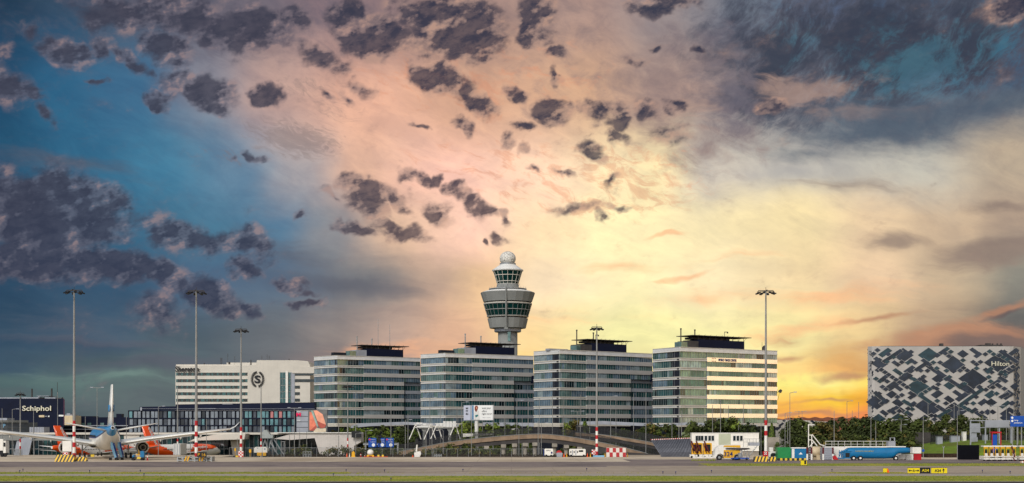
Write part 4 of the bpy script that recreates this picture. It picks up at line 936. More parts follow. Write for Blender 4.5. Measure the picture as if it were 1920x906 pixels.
for sgn in (-1, 1):
    g = MB(); wing(g, [(sgn*1.5,8.5,-4,3.3,1.3),(sgn*3,7.5,-4,3.45,1.5),(sgn*10,2.5,-4.2,4.6,1.15),(sgn*20,-4.0,-8.2,5.9,.8),(sgn*28.3,-9.4,-12,7.0,.45)])
    wg = g.build('wing', m_awhite, root)
    g = MB(); wing(g, [(sgn*28.3,-9.6,-12,7.0,.3),(sgn*29.3,-11,-12.8,7.6,.2),(sgn*30.2,-12.3,-13.4,8.7,.1)]); g.build('winglet', m_awhite, wg)
    g = MB()
    for x_, y_, z_ in ((6.5,-4.6,3.7),(12.5,-5.2,4.5),(17,-7.1,5.1),(21.5,-8.9,5.6)):
        g.loft([[(sgn*x_+dx_*.28, y_+q*2.1, z_-.25+dz_*.42) for dx_, dz_ in ((-.5,0),(0,.5),(.5,0),(0,-1))] if abs(q) < .9 else [(sgn*x_+dx_*.03, y_+q*2.1, z_+.0+dz_*.03) for dx_, dz_ in ((-.5,0),(0,.5),(.5,0),(0,-1))] for q in (1, .4, -.4, -1)])
    g.build('flap_fairings', m_awhite, wg)
    g = MB(); g.quad((sgn*4,-4.05,3.35),(sgn*10,-4.3,4.3),(sgn*10,-5.0,4.15),(sgn*4,-4.9,3.15)); g.quad((sgn*10.4,-4.4,4.35),(sgn*19.5,-8.15,5.45),(sgn*19.5,-8.8,5.32),(sgn*10.4,-5.1,4.2)); g.build('flaps', m_agrey, wg)
    g = MB(); wing(g, [(sgn*.9,-21.6,-26.9,6.7,.5),(sgn*9.7,-27.6,-30.2,8.35,.2)]); g.build('tailplane', m_awhite, root)
    nacelle(root, sgn*9.0, 4.4, 2.55, 1.5, 5.0); gear('main_gear', root, sgn*5.3, -1.5, 3.4, .68, 4)
gear('nose_gear', root, 0, 25, 3.2, .52, 2, .28)
g = MB()
rings = []
for yl, yt, z_, th in ((-18.2,-27.2,7.4,1.15),(-21.6,-28.2,11,.85),(-25.8,-30.4,16.9,.42)):
    c = yl-yt; rings.append([(0,yl,z_),(th*.5,yl-.15*c,z_),(th*.62,yl-.4*c,z_),(th*.3,yl-.75*c,z_),(0,yt,z_),(-th*.3,yl-.75*c,z_),(-th*.62,yl-.4*c,z_),(-th*.5,yl-.15*c,z_)])
g.loft(rings, smooth=True); fin = g.build('tail_fin', m_awhite, root)
text('KLM', 'fin_lettering', m_sky, fin, (-.53, -25.3, 11.7), 1.5, R(-90), width=4.2, depth=.05, bold=.03)
text('KLM', 'fin_lettering', m_sky, fin, (.53, -25.3, 11.7), 1.5, R(90), width=4.2, depth=.05, bold=.03)
d = 322; lo = thing('cargo_loader', 'grey and white high loader in front of the left engine of the wide body airliner', 'loader', (X(126, d), d, 0))
g = MB(); g.box(X(117, d), X(134, d), d, d+2.2, 1.9, Z(827, d)); g.build('container_bed', m_wht2, lo)
g = MB(); g.box(X(118, d), X(133, d), d+.2, d+2, .45, .9)
for q in (119, 131): g.tube((X(q, d), d+.3, .7), (X(250-q, d), d+.3, 2.0), .1, n=6)
g.build('scissor_lift', m_steel, lo)
g = MB(); g.box(X(134.2, d), X(138, d), d, d+2, .5, 2.3); g.build('cab', m_grey, lo)
for q in (120, 136):
    g = MB(); g.tube((X(q, d), d-.1, .4), (X(q, d), d+.2, .4), .42, n=12); g.build('wheel', m_dark, lo)
# --- narrow-body in white and orange, heading away to the right
def narrow(px, dd, label):
    root = thing('narrow_body_airliner', label, 'airliner', (X(px, dd), dd, LOW), R(-28), group='white and orange airliners at the pier', world=False)
    def of(f):                                      # orange over the tail and a wedge behind the flight deck
        y = sum(p.y for p in f)/len(f); z_ = sum(p.z for p in f)/len(f)
        if y < 12-(z_-3.8)*2.2: return 1
        if 17 < y < 35 and z_ > 2.7+(y-18)*.125 and y > 18+(z_-2.6)*1.7: return 1
        return 0
    st = [(37.5,3.3,.1,.1),(37,3.4,.55,.55),(36,3.55,1.05,1.05),(34,3.75,1.6,1.6),(31.5,3.85,1.9,1.95),(28,3.9,1.97,2.05),(15,3.9,1.97,2.05),(11,3.95,1.93,2.0),(7,4.25,1.6,1.7),(4,4.6,1.2,1.3),(1,5.0,.65,.75),(0,5.1,.35,.4)]
    s2 = []
    for a, b in zip(st, st[1:]):
        nn = max(1, round((a[0]-b[0])/1.1))
        for t in range(nn): s2.append(tuple(p+(q-p)*t/nn for p, q in zip(a, b)))
    s2.append(st[-1])
    g = MB(); g.loft([ell(*q, 36) for q in s2], mfun=of); fu = g.build('fuselage', [m_awhite, m_orange], root)
    g = MB()
    for i in range(34):
        g = MB(); y = 31.5-i*.7; g.cbox((1.97, y, 4.35), (.06, .26, .36)); g.build('cabin_window', m_black, fu)
    g = MB(); g.slab([(0, 0)]*0 or [(-1.1,4.25),(1.1,4.25),(.8,4.75),(-.8,4.75)], 35.0, 35.5); g.build('cockpit_windows', m_black, fu)
    rings = []
    for yl, yt, z_, th in ((9.6,2.6,5.7,.5),(8.3,2.3,6.6,.42),(3.6,.6,11.8,.22)):
        c = yl-yt; rings.append([(0,yl,z_),(th*.5,yl-.15*c,z_),(th*.6,yl-.4*c,z_),(th*.3,yl-.75*c,z_),(0,yt,z_),(-th*.3,yl-.75*c,z_),(-th*.6,yl-.4*c,z_),(-th*.5,yl-.15*c,z_)])
    g = MB(); g.loft(rings, smooth=True); fin = g.build('tail_fin', m_orange, root)
    t_ = text('easyJet', 'fin_lettering', m_wtxt, fin, (0, 0, 0), 1.5, 0, width=6.6, depth=.1, bold=.02)
    t2 = t_.copy(); t2.data = t_.data.copy(); scene.collection.objects.link(t2); t2.parent = fin
    for me, sd in ((t_.data, 1), (t2.data, -1)):
        for p in me.vertices:
            a, h_, dp = p.co.x, p.co.z, p.co.y; th_ = R(-58) if sd > 0 else R(-122+180+0)
            if sd < 0: th_ = R(58)
            u_ = a*math.cos(th_)-h_*math.sin(th_); v_ = a*math.sin(th_)+h_*math.cos(th_)
            p.co = (sd*.33+dp*.5, 5.1+sd*u_*1.0, 8.5+v_)
    text('easyJet', 'fuselage_lettering', m_wtxt, fu, (2.02, 25.5, 4.95), .9, R(90), width=6.5, depth=.1, bold=.03)
    for sgn in (-1, 1):
        g = MB(); wing(g, [(sgn*1.2,22.5,15,2.9,.9),(sgn*6.5,19,15,3.3,.5),(sgn*16.5,12.2,10.6,4.0,.2)]); wg = g.build('wing', m_agrey, root)
        g = MB(); wing(g, [(sgn*.6,5.8,1.8,5.0,.3),(sgn*6.2,2.6,.6,5.6,.12)]); g.build('tailplane', m_awhite, root)
        nacelle(root, sgn*5.7, 20.8, 1.75, 1.0, 3.4); gear('main_gear', root, sgn*3.8, 15.5, 2.4, .55, 2)
    gear('nose_gear', root, 0, 30.5, 2.2, .38, 2, .22)
    return root
narrow(263, 430, 'white and orange airliner just right of the blue tailed wide body airliner')
narrow(97, 430, 'white and orange airliner half hidden behind the blue tailed wide body airliner')
# ================================================================== tall floodlight masts
def mast(px, by, ty, dd, z0, bands, r0, r1, head, label, base=None, sw=4.4):
    """bands: list of (y_top, y_bottom, 'r'|'w'|'c'); ty: top of the mast in the picture"""
    x_ = X(px, dd); root = thing('floodlight_mast', label, 'light mast', (x_, dd, z0), group='floodlight masts')
    zt = Z(ty, dd); yb = bands[-1][1] if bands else by
    def rad_(z_): return r0+(r1-r0)*(z_-z0)/(zt-z0)
    zl = Z(bands[0][0], dd) if bands else z0
    g = MB(); g.tube((x_, dd, zl), (x_, dd, zt), rad_(zl), r1, n=12); g.build('pole', m_pole, root)
    for a, b, c in bands:
        za, zb_ = Z(a, dd), Z(b, dd); g = MB()
        if c == 'c': g.cbox((x_, dd, (za+zb_)/2), (1.25, 1.25, za-zb_)); g.build('checkered_box', m_chk, root)
        else: g.tube((x_, dd, zb_), (x_, dd, za), rad_(zb_), rad_(za), n=12); g.build('painted_band', m_red if c == 'r' else m_wht2, root)
    if bands and Z(yb, dd) > z0+.02:
        g = MB(); g.tube((x_, dd, z0), (x_, dd, Z(yb, dd)), r0*1.05, n=12); g.build('pole_foot', m_conc, root)
    if head:
        g = MB(); g.tube((x_-sw*.38, dd, zt), (x_+sw*.38, dd, zt), .08, n=6); g.tube((x_, dd-sw*.38, zt), (x_, dd+sw*.38, zt), .08, n=6); g.tube((x_, dd, zt), (x_, dd, zt+.75), .05, n=5)
        for i in range(16):
            a = 2*math.pi*i/16; b = a+math.pi/8; r_ = sw*.42; g.tube((x_+r_*math.cos(a), dd+r_*math.sin(a), zt-.35), (x_+r_*math.cos(b), dd+r_*math.sin(b), zt-.35), .07, n=5)
        for a in (0, 90, 180, 270): g.tube((x_+sw*.36*math.cos(R(a)), dd+sw*.36*math.sin(R(a)), zt), (x_+sw*.44*math.cos(R(a)), dd+sw*.44*math.sin(R(a)), zt-.4), .07, n=5)
        hd = g.build('lamp_ring', m_dkconc, root)
        for i in range(8):
            a = 2*math.pi*(i+.5)/8; g = MB(); g.cbox((x_+sw*.43*math.cos(a), dd+sw*.43*math.sin(a), zt-.62), (.85, .5, .26), rz=a, ry=.25); g.build('floodlight', m_black, hd)
    return root
B1 = [(789,798.5,'r'),(798.5,809.6,'w'),(809.6,818.7,'r'),(818.7,829.6,'w'),(829.6,838.6,'r'),(838.6,849.6,'w'),(849.6,857.6,'r')]
B2 = [(801,808.3,'r'),(808.3,816,'w'),(816,823.3,'r'),(823.3,831.5,'w'),(831.5,838.5,'r')]
dm = 313
mast(139, 864, 544, dm, 0, B1, .38, .16, True, 'tall floodlight mast with red and white bands, leftmost, rising from striped barriers')
mast(368, 864, 545, dm, 0, B1, .38, .16, True, 'tall floodlight mast with red and white bands, in front of the cream hotel')
mast(1436, 864, 545, dm, 0, [(788,797.7,'r'),(797.7,808,'w'),(808,817,'r'),(817,848,'w'),(848,857,'r')], .38, .16, True, 'tall floodlight mast with red and white bands, right of the lettered office block')
mast(452, 857, 617, 352, 0, B2+[(838.5,846,'w'),(846,857,'c')], .34, .14, True, 'shorter floodlight mast on a red checkered foot, before the cream hotel', sw=3.6)
mast(1119, 857, 613, 352, 0, B2+[(838.5,846.5,'w'),(846.5,853,'r')], .34, .14, True, 'shorter banded floodlight mast among traffic barriers below the office blocks', sw=3.2)
for px, ty, ys, lb in ((38,737,(823,829.5,836.5,842),'slim mast with red bands over the far left glazed pier'),(333,726,(823,828,835,840),'slim mast with red bands at the left end of the cream hotel'),(489.5,724,(822,828,834,840),'slim mast with red bands in front of the round hotel emblem'),(652,722,(821.5,827,833,839),'slim mast with a red band at the end of the pale pier wall')):
    a, b, c, e = ys; mast(px, 850, ty, 419, LOW, [(a,b,'r'),(b,c,'w'),(c,e,'r')], .26, .12, px != 489.5 and px != 333, lb, sw=2.8)
# bases of the three big masts
def wedge(px0, px1, y0, y1, dd, mat, name, label, cat, grp=None, depth=1.2, slant=.5):
    g = MB(); x0, x1 = X(px0, dd), X(px1, dd); z1 = Z(y0, dd); z0 = max(0, Z(y1, dd))
    g.add([(x0,dd,z0),(x1,dd,z0),(x1,dd+depth,z0),(x0,dd+depth,z0),(x0+slant*.5,dd+slant,z1),(x1-slant*.5,dd+slant,z1),(x1-slant*.5,dd+depth,z1),(x0+slant*.5,dd+depth,z1)],
          [(0,3,2,1),(4,5,6,7),(0,1,5,4),(1,2,6,5),(2,3,7,6),(3,0,4,7)]); return solo(g, name, mat, label, cat, grp)
wedge(102, 139, 853, 866, 304, m_haz, 'striped_barrier', 'yellow and black striped barrier wall left of the leftmost tall mast', 'barrier')
wedge(139.5, 162, 857, 865, 305.5, m_haz, 'striped_barrier', 'low striped barrier end running right from the leftmost tall mast', 'barrier')
wedge(1413, 1442, 856, 866, 304, m_haz, 'striped_barrier', 'yellow and black striped barrier at the foot of the right tall mast', 'barrier')
wedge(1443, 1457, 857, 865, 306, m_haz, 'striped_barrier', 'short striped barrier between right tall mast and green container', 'barrier')
d = 306; root = thing('mast_base_frame', 'grey steel base with yellow and black corners under the mast before the hotel', 'mast base', (X(364, d), d, 0))
g = MB()
for a, b, z0, z1 in ((331,397,.15,.4),(335,393,.75,.95)): g.box(X(a, d), X(b, d), d, d+3, z0, z1)
for px in (332,342,352,364,376,386,395): g.box(X(px, d), X(px, d)+.25, d-.02, d+3.02, 0, 1.05)
g.build('frame', m_steel, root)
for a, b in ((345,356),(372,383)):
    g = MB(); g.slab([(X(a, d), .1), (X(a+2.6, d), .1), (X(a+6, d), 1.1), (X(a+3.2, d), 1.1)], d-.12, d-.04); g.build('yellow_chevron', m_yel, root)
    g = MB(); g.slab([(X(a+5, d), .1), (X(a+7.6, d), .1), (X(a+11, d), 1.1), (X(a+8.2, d), 1.1)], d-.12, d-.04); g.build('yellow_chevron', m_yel, root)
g = MB(); g.box(X(335, d), X(348, d), d+.2, d+1.6, .95, 1.25); g.build('ballast', m_conc, root)
g = MB(); x0, x1 = X(369.5, 305), X(387, 305); g.box(x0, x1, 305, 305.3, 1.0, 2.05); g.box(x0+.2, x0+.35, 305.1, 305.2, 0, 1); g.box(x1-.35, x1-.2, 305.1, 305.2, 0, 1)
o = solo(g, 'stand_sign', m_black, 'small black sign with yellow P 16 in front of the mast', 'sign')
text('P 16', 'sign_lettering', m_yel, None, ((x0+x1)/2, 304.95, 1.52), .68, width=1.65, depth=.05)
t = bpy.data.objects['sign_lettering'] if False else scene.collection.objects[-1]
def adopt(t, o):                                    # hand world-space lettering over to its sign
    ox, oy, oz = o.location
    for p in t.data.vertices: p.co = (p.co.x-ox, p.co.y-oy, p.co.z-oz)
    t.parent = o
adopt(t, o)
def signtext(body, mat, o, pos, h, width=None, rz=0, depth=.05, bold=0.0): t = text(body, 'sign_lettering', mat, None, pos, h, rz, width, depth, bold); adopt(t, o); return t
# ================================================================== stairs, tug and small gear round the wide body
def stairs(px0, px1, ytop, dd, label, flip):
    root = thing('boarding_stairs', label, 'boarding stairs', (X((px0+px1)/2, dd), dd, 0)); zt = Z(ytop, dd)
    x0, x1 = X(px0, dd), X(px1, dd); a, b = (x0, x1) if flip else (x1, x0)
    for nm, off in (('side_panel', -.7), ('side_panel', .7)):
        g = MB(); pts = [(a, zt), (a+(b-a)*.28, zt), (b, .7), (b-(b-a)*.3, .5), (a, zt-1.1)]
        if (b-a) < 0: pts = pts[::-1]
        g.slab([(p, q) for p, q in pts], dd+off, dd+off+.08); g.build(nm, m_ltbl if off < 0 else m_rblue, root)
    g = MB()
    for i in range(12):
        t = i/11; g.cbox((a+(b-a)*(.1+.8*t), dd, zt-1.1-(zt-1.8)*t), (.3, 1.3, .05))
    g.build('steps', m_steel, root)
    g = MB(); g.box(x0-.3, x1+.3, dd-.8, dd+.8, .35, .6); g.tube((a, dd-.6, .5), (a, dd-.6, zt-1.2), .06, n=6); g.tube((a, dd+.6, .5), (a, dd+.6, zt-1.2), .06, n=6); g.tube((b, dd, .5), (a, dd, zt-1.4), .05, n=6); g.build('chassis', m_steel, root)
    for q in (x0, x1):
        g = MB(); g.cbox((q, dd-.9, .3), (.6, .2, .6)); g.tube((q, dd-.85, .3), (q, dd-.6, .3), .3, n=12); g.build('wheel', m_dark, root)
stairs(209, 220, 829, 318, 'blue sided boarding stairs below the belly of the wide body airliner', True)
stairs(222, 231, 829, 320, 'dark blue boarding stairs beside the pale blue ones under the tail', True)
d = 316; root = thing('baggage_tug', 'small bright blue tug with a driver seat in front of the right engine', 'tug', (X(258, d), d, 0))
g = MB(); g.box(X(249, d), X(270, d), d-.6, d+.6, .35, .75); g.build('chassis', m_haz2, root)
g = MB(); g.slab([(X(248.5, d), .4), (X(253, d), .4), (X(253, d), 1.35), (X(249.5, d), 1.15)], d-.6, d+.6); g.build('bonnet', m_cyan, root)
g = MB(); g.slab([(X(264, d), .7), (X(271, d), .7), (X(271, d), 1.9), (X(269.5, d), 2.15), (X(264.5, d), 2.1)], d-.62, d+.62); g.build('body', m_cyan, root)
g = MB(); g.tube((X(260, d), d, .7), (X(260, d), d, 2.4), .05, n=6); g.box(X(260, d)-.5, X(260, d)+.3, d-.2, d+.2, 1.2, 1.4); g.tube((X(260, d), d, 2.0), (X(263.5, d), d, 1.2), .04, n=5); g.build('beacon_post', m_yel, root)
for px in (250.5, 267.5):
    g = MB(); g.tube((X(px, d), d-.75, .32), (X(px, d), d-.45, .32), .32, n=14); g.tube((X(px, d), d+.45, .32), (X(px, d), d+.75, .32), .32, n=14); g.build('wheel', m_dark, root)
def cone(px, dd, label, mats=(m_red, m_wht2), h=.75):
    root = thing('marker_cone', label, 'traffic cone', (X(px, dd), dd, G0(dd))); x_, z0 = X(px, dd), G0(dd)
    g = MB(); g.cbox((x_, dd, z0+.03), (.42, .42, .06)); g.lathe((x_, dd, 0), [(.17, z0+.06), (.12, z0+.06+(h-.06)*.4)], 12); g.build('base', mats[0], root)
    g = MB(); g.lathe((x_, dd, 0), [(.12, z0+.06+(h-.06)*.4), (.075, z0+.06+(h-.06)*.7)], 12); g.build('band', mats[1], root)
    g = MB(); g.lathe((x_, dd, 0), [(.075, z0+.06+(h-.06)*.7), (.03, z0+h)], 12); g.build('tip', mats[0], root)
def G0(dd): return 0.0
cone(276.5, 315, 'red and white marker post right of the blue tug', h=1.5)
cone(107, 320, 'round red lamp marker at the left end of the striped barrier', h=1.2)
g = MB(); g.cbox((X(124, 308), 308, 1.35), (1.1, .9, 1.4)); g.cbox((X(124, 308), 308, .35), (1.3, 1.1, .65)); solo(g, 'checkered_cabinet', m_chk, 'red and white checkered cabinet behind the left striped barrier', 'cabinet')
d = 352; root = thing('white_truck_box', 'white box truck cut off by the left edge, under the wing', 'truck', (X(2, d), d, 0))
g = MB(); g.box(X(-24, d), X(5.5, d), d, d+2.5, 1.6, Z(823.5, d)); g.build('cargo_box', m_wht2, root)
g = MB(); g.box(X(5.7, d), X(10.5, d), d+.1, d+2.4, 1.0, Z(827, d)); g.build('cab', m_wht2, root)
g = MB(); g.box(X(6.5, d), X(9.8, d), d-.02, d+.1, 2.6, 3.6); g.build('cab_window', m_black, root)
g = MB(); g.box(X(-20, d), X(9, d), d+.4, d+2.1, .7, 1.5); g.build('chassis', m_black, root)
for px in (-14, 3.5, 8.8):
    g = MB(); g.tube((X(px, d), d+.1, .45), (X(px, d), d+.5, .45), .46, n=14); g.build('wheel', m_dark, root)
def jetbridge(px0, px1, y0, y1, dd, label):
    root = thing('jet_bridge', label, 'jet bridge', (X((px0+px1)/2, dd), dd, LOW))
    g = MB(); g.box(X(px0, dd), X(px1, dd), dd, dd+8, Z(y1, dd), Z(y0, dd)); g.build('tunnel', m_wht2, root)
    g = MB()
    for i in range(4): q = px0+(px1-px0)*(i+.5)/4; g.box(X(q, dd)-.1, X(q, dd)+.1, dd-.08, dd, Z(y1, dd), Z(y0, dd))
    g.build('ribs', m_grey, root)
    g = MB(); xm = X((px0+px1)/2, dd)
    for o in (-1.4, 1.4): g.tube((xm+o, dd+3, LOW), (xm+o*.4, dd+3, Z(y1, dd)), .22, n=8)
    g.box(xm-1.8, xm+1.8, dd+2.4, dd+3.6, LOW+.2, LOW+.9); g.build('wheel_column', m_steel, root)
jetbridge(325, 338, 832, 853, 414, 'white jet bridge head against the side of the orange tailed airliner')
jetbridge(118, 132, 825, 838, 400, 'grey jet bridge head left of the blue tailed airliner')
d = 356; root = thing('ground_power_cart', 'cream boxy service cart with yellow skirt at the foot of the checkered mast', 'service cart', (X(488, d), d, 0))
g = MB(); g.box(X(476, d), X(501, d), d, d+2.2, 1.0, Z(839.5, d)); g.box(X(478, d), X(499, d), d+.2, d+2, Z(839.5, d), Z(838.3, d)); g.build('body', m_wht2, root)
for a, b in ((482,490.5),(493,499)):
    g = MB(); g.box(X(a, d), X(b, d), d-.12, d+.3, .2, 1.05); g.build('skirt', m_yel, root)
g = MB(); g.box(X(482, d), X(484, d), d-.03, d+.02, 2.0, 2.3); g.box(X(495, d), X(498, d), d-.03, d+.02, 1.7, 2.1); g.build('hatch', m_grey, root)
for px in (479, 497):
    g = MB(); g.tube((X(px, d), d+.1, .35), (X(px, d), d+.5, .35), .35, n=12); g.build('wheel', m_dark, root)
g = MB(); g.box(X(501.5, d), X(507, d), d, d+1.6, 0.01, 1.35); solo(g, 'black_crate', m_black, 'black crate right of the cream service cart', 'crate')
g = MB(); xq = X(469, 352); g.tube((xq, 352, 0), (xq, 352, 2.05), .05, n=6); g.cbox((xq, 352, 1.5), (.55, .12, .8)); solo(g, 'marker_board', m_yel, 'yellow marker board on a post between checkered mast and cream cart', 'marker')
g = MB(); xq = X(441, 352); g.tube((xq, 352, 0), (xq, 352, 2.25), .05, n=6); g.cbox((xq, 352, 1.8), (.4, .12, .7)); solo(g, 'marker_board', m_yel, 'yellow marker board left of the checkered mast foot', 'marker')
g = MB(); g.cbox((X(442, 350), 350, .2), (1.3, .35, .38)); solo(g, 'marker_block', m_haz2, 'low black and yellow block left of the checkered mast foot', 'barrier')
g = MB(); g.cbox((X(175, 352), 350, .35), (1.7, .35, .6)); solo(g, 'marker_block', m_haz2, 'black and yellow block behind the leftmost mast under the wing', 'barrier')
# spindly grey noise-shield gantry and frames beside the cart
d = 372; root = thing('passenger_stair_frame', 'grey angular stair frame on splayed legs right of the cream cart', 'stair frame', (X(503, d), d, LOW))
g = MB(); g.slab([P_(px, y, d) for px, y in ((491,822),(511,822),(512,817),(506,815),(500,806),(494,807),(491,813))], d, d+2.2); g.build('shield', M('pale grey green metal', (152,158,154), .5), root)
g = MB()
for a, b in (((496,824),(491,841)),((496,824),(502,848)),((507,824),(502,848)),((507,824),(515,848)),((511,822),(533,856)),((506,830),(522,857))): g.tube((X(a[0], d), d+1, Z(a[1], d)), (X(b[0], d), d+1, Z(b[1], d)), .17, n=6)
g.build('legs', m_steel, root)
def cage(px0, px1, y0, y1, dd, label, n_=4):
    x0, x1 = X(px0, dd), X(px1, dd); z0, z1 = Z(y1, dd), Z(y0, dd); g = MB()
    for i in range(n_+1):
        q = x0+(x1-x0)*i/n_
        for yy in (dd, dd+1): g.tube((q, yy, z0), (q, yy, z1), .05, n=5)
        if i < n_: g.tube((q, dd, z0), (x0+(x1-x0)*(i+1)/n_, dd, z1), .04, n=4)
    for zq in (z0+.2, (z0+z1)/2, z1): g.tube((x0, dd, zq), (x1, dd, zq), .05, n=5); g.tube((x0, dd+1, zq), (x1, dd+1, zq), .05, n=5)
    return solo(g, 'steel_rack', m_steel, label, 'rack')
cage(568, 583, 847, 857, 353, 'grey steel rack on wheels before the pale pier wall', 3)
cage(527, 533, 828, 857, 354, 'tall narrow lattice frame right of the grey stair frame', 1)
cage(26, 39, 843, 855, 362, 'steel rack at the foot of the far left slim mast', 3)
cage(814, 828, 852, 857, 353, 'low steel rack on the apron edge below the sign gantries', 3)
cage(810, 813.5, 842, 857, 354, 'narrow upright rack left of the low steel rack', 1)
# ================================================================== elevated road
def lerp(a, b, t): return a+(b-a)*t
def road(name, label, line, d0, d1, par, gird, fence, width=9, vertical=False):
    root = thing(name, label, 'viaduct', (X(line[0][0], d0), d0, LOW))
    P = []
    px0, px1 = line[0][0], line[-1][0]
    for px, y in line:
        dd = lerp(d0, d1, (px-px0)/(px1-px0)); P.append((X(px, dd), dd, Z(y, dd)))
    def strip(zt, zb, y0, y1, mat, nm):
        g = MB(); g.loft([[(x_, y_+y0, z_+zt), (x_, y_+y1, z_+zt), (x_, y_+y1, z_+zb), (x_, y_+y0, z_+zb)] for x_, y_, z_ in P], smooth=False); return g.build(nm, mat, root)
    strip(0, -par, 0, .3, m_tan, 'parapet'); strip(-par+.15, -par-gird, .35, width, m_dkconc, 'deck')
    strip(0, -par, width-.3, width, m_tan, 'parapet')
    strip(.05, -.08, -.12, .42, m_conct, 'coping')
    if fence:
        g = MB()
        for (xa, ya, za), (xb, yb, zb_) in zip(P, P[1:]):
            n_ = max(1, int((xb-xa)/.42))
            for i in range(n_):
                t = i/n_; x_, y_, z_ = lerp(xa, xb, t), lerp(ya, yb, t)+.15, lerp(za, zb_, t)
                w_ = .085 if i % 5 else .16
                g.box(x_-w_/2, x_+w_/2, y_-.04, y_+.04, z_, z_+fence)
        g.build('fence_bars', m_fence, root)
        strip(fence+.04, fence-.1, .08, .2, m_fence, 'fence_rail'); strip(fence*.5+.04, fence*.5-.03, .08, .2, m_fence, 'fence_rail')
        g = MB()
        for (xa, ya, za), (xb, yb, zb_) in zip(P, P[1:]):
            g.quad((xa, ya+.2, za), (xb, yb+.2, zb_), (xb, yb+.2, zb_+fence), (xa, ya+.2, za+fence))
        g.build('fence_mesh', m_mesh, root)
    return root, P
m_mesh = bpy.data.materials.new('fence mesh'); m_mesh.use_nodes = True; n = NT(m_mesh.node_tree)
n.N['Principled BSDF'].inputs['Base Color'].default_value = (.02, .02, .022, 1); n.N['Principled BSDF'].inputs['Alpha'].default_value = .5; n.N['Principled BSDF'].inputs['Roughness'].default_value = .8
line1 = [(745,847),(780,840.5),(829,830.6),(877,823.8),(905,820.8),(932,818.2),(965,815.6),(997,813.8),(1015,813.6),(1031,814.4),(1060,817.6),(1090,822.2),(1116,827),(1145,833),(1171,839),(1200,846.5),(1225,853.5),(1245,859)]
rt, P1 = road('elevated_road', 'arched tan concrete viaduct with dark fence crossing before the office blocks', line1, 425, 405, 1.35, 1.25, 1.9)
for i, px in enumerate((884, 912, 944, 965, 985, 1003, 1040, 1062, 1087, 1112)):
    j = max(1, [k for k, (q, _) in enumerate(line1) if q >= px][0]); (qa, ya), (qb, yb) = line1[j-1], line1[j]; t = (px-qa)/(qb-qa)
    dd = lerp(425, 405, (px-745)/(1245-745)); zt = Z(lerp(ya, yb, t), dd)-2.6
    g = MB(); x_ = X(px, dd); g.tube((x_, dd+1.6, LOW), (x_, dd+1.6, zt-.9), .62, n=14); g.tube((x_, dd+7, LOW), (x_, dd+7, zt-.9), .62, n=14)
    pr = g.build('pier', m_conc, rt); g = MB(); g.box(x_-.75, x_+.75, dd+.2, dd+8.6, zt-.95, zt+.05); g.build('pier_cap', m_conc, pr)
# ramp running down on the right, in front
line2 = [(1080,811),(1120,814),(1150,817.5),(1180,822),(1210,827),(1240,833),(1270,839)]
road('exit_ramp', 'second grey ramp running down to the right behind the arched viaduct', line2, 452, 436, 1.0, 1.0, 2.4, 7)
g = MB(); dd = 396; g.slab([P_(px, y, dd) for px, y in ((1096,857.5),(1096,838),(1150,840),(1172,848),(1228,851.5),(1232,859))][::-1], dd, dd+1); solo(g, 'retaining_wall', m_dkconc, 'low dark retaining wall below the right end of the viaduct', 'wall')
# pale slatted screen on the viaduct under the billboard
g = MB()
for i in range(34):
    px = 868+i*1.62; dd = 419.5; g.box(X(px, dd), X(px+1.0, dd), dd, dd+.1, Z(819.5-.075*(px-868), dd), Z(813, dd))
g.box(X(868, 419.6), X(923, 419.6), 419.65, 419.75, Z(815.5, 419.6), Z(815, 419.6)); solo(g, 'slatted_screen', m_wht2, 'short pale slatted screen on the viaduct under the billboard', 'screen')
# entrance canopies of the office blocks
def canopy(pts, dd, label, mat, th=6):
    g = MB(); g.slab([P_(px, y, dd) for px, y in pts][::-1], dd, dd+th); return solo(g, 'canopy_roof', mat, label, 'canopy')
canopy([(654,800),(672,794),(760,791),(860,796),(860,799.5),(760,796.5),(690,799.5),(656,803)], 545, 'long pale canopy roof at the foot of the two left office blocks', m_grey)
canopy([(905,792),(1001,793),(1001,800),(905,798)], 540, 'pale canopy roof right of the billboard at the foot of the second block', m_grey)
canopy([(1072,791),(1130,789.5),(1222,794),(1222,799.5),(1130,796),(1075,797)], 525, 'grey sweeping canopy roof left of the lettered office block', m_grey)
canopy([(1226,797),(1290,792),(1420,797),(1420,800.5),(1290,797),(1226,801)], 512, 'pale canopy roof along the foot of the lettered office block', m_grey)
# ================================================================== sign gantries with splayed legs
def gantry(px0, px1, ybeam, ybot, panels, dd, label):
    root = thing('sign_gantry', label, 'sign gantry', (X((px0+px1)/2, dd), dd, LOW), group='white trestle sign gantries'); g = MB()
    zb = Z(ybeam, dd); x0, x1 = X(px0, dd), X(px1, dd)
    for yy in (dd-.5, dd+.5):
        for zq in (zb, zb+1.1): g.tube((x0, yy, zq), (x1, yy, zq), .12, n=5)
    n_ = 9
    for i in range(n_):
        a, b = lerp(x0, x1, i/n_), lerp(x0, x1, (i+1)/n_); g.tube((a, dd-.5, zb+(i % 2)*1.1), (b, dd-.5, zb+((i+1) % 2)*1.1), .07, n=4)
    g.build('beam', m_wht2, root); g = MB()
    zq = Z(ybot, dd)
    for xx in (x0+.6, x1-.6):
        for o, yo in ((-2.0, -.4), (1.6, .4)): g.tube((xx, dd+yo, zb+1), (xx+o, dd+yo*3, max(zq, LOW)), .17, n=6)
    g.build('splayed_legs', m_wht2, root)
    for a, b, ya, yb in panels:
        g = MB(); g.box(X(a, dd), X(b, dd), dd-.75, dd-.6, Z(yb, dd), Z(ya, dd)); g.build('sign_back', m_white, root)
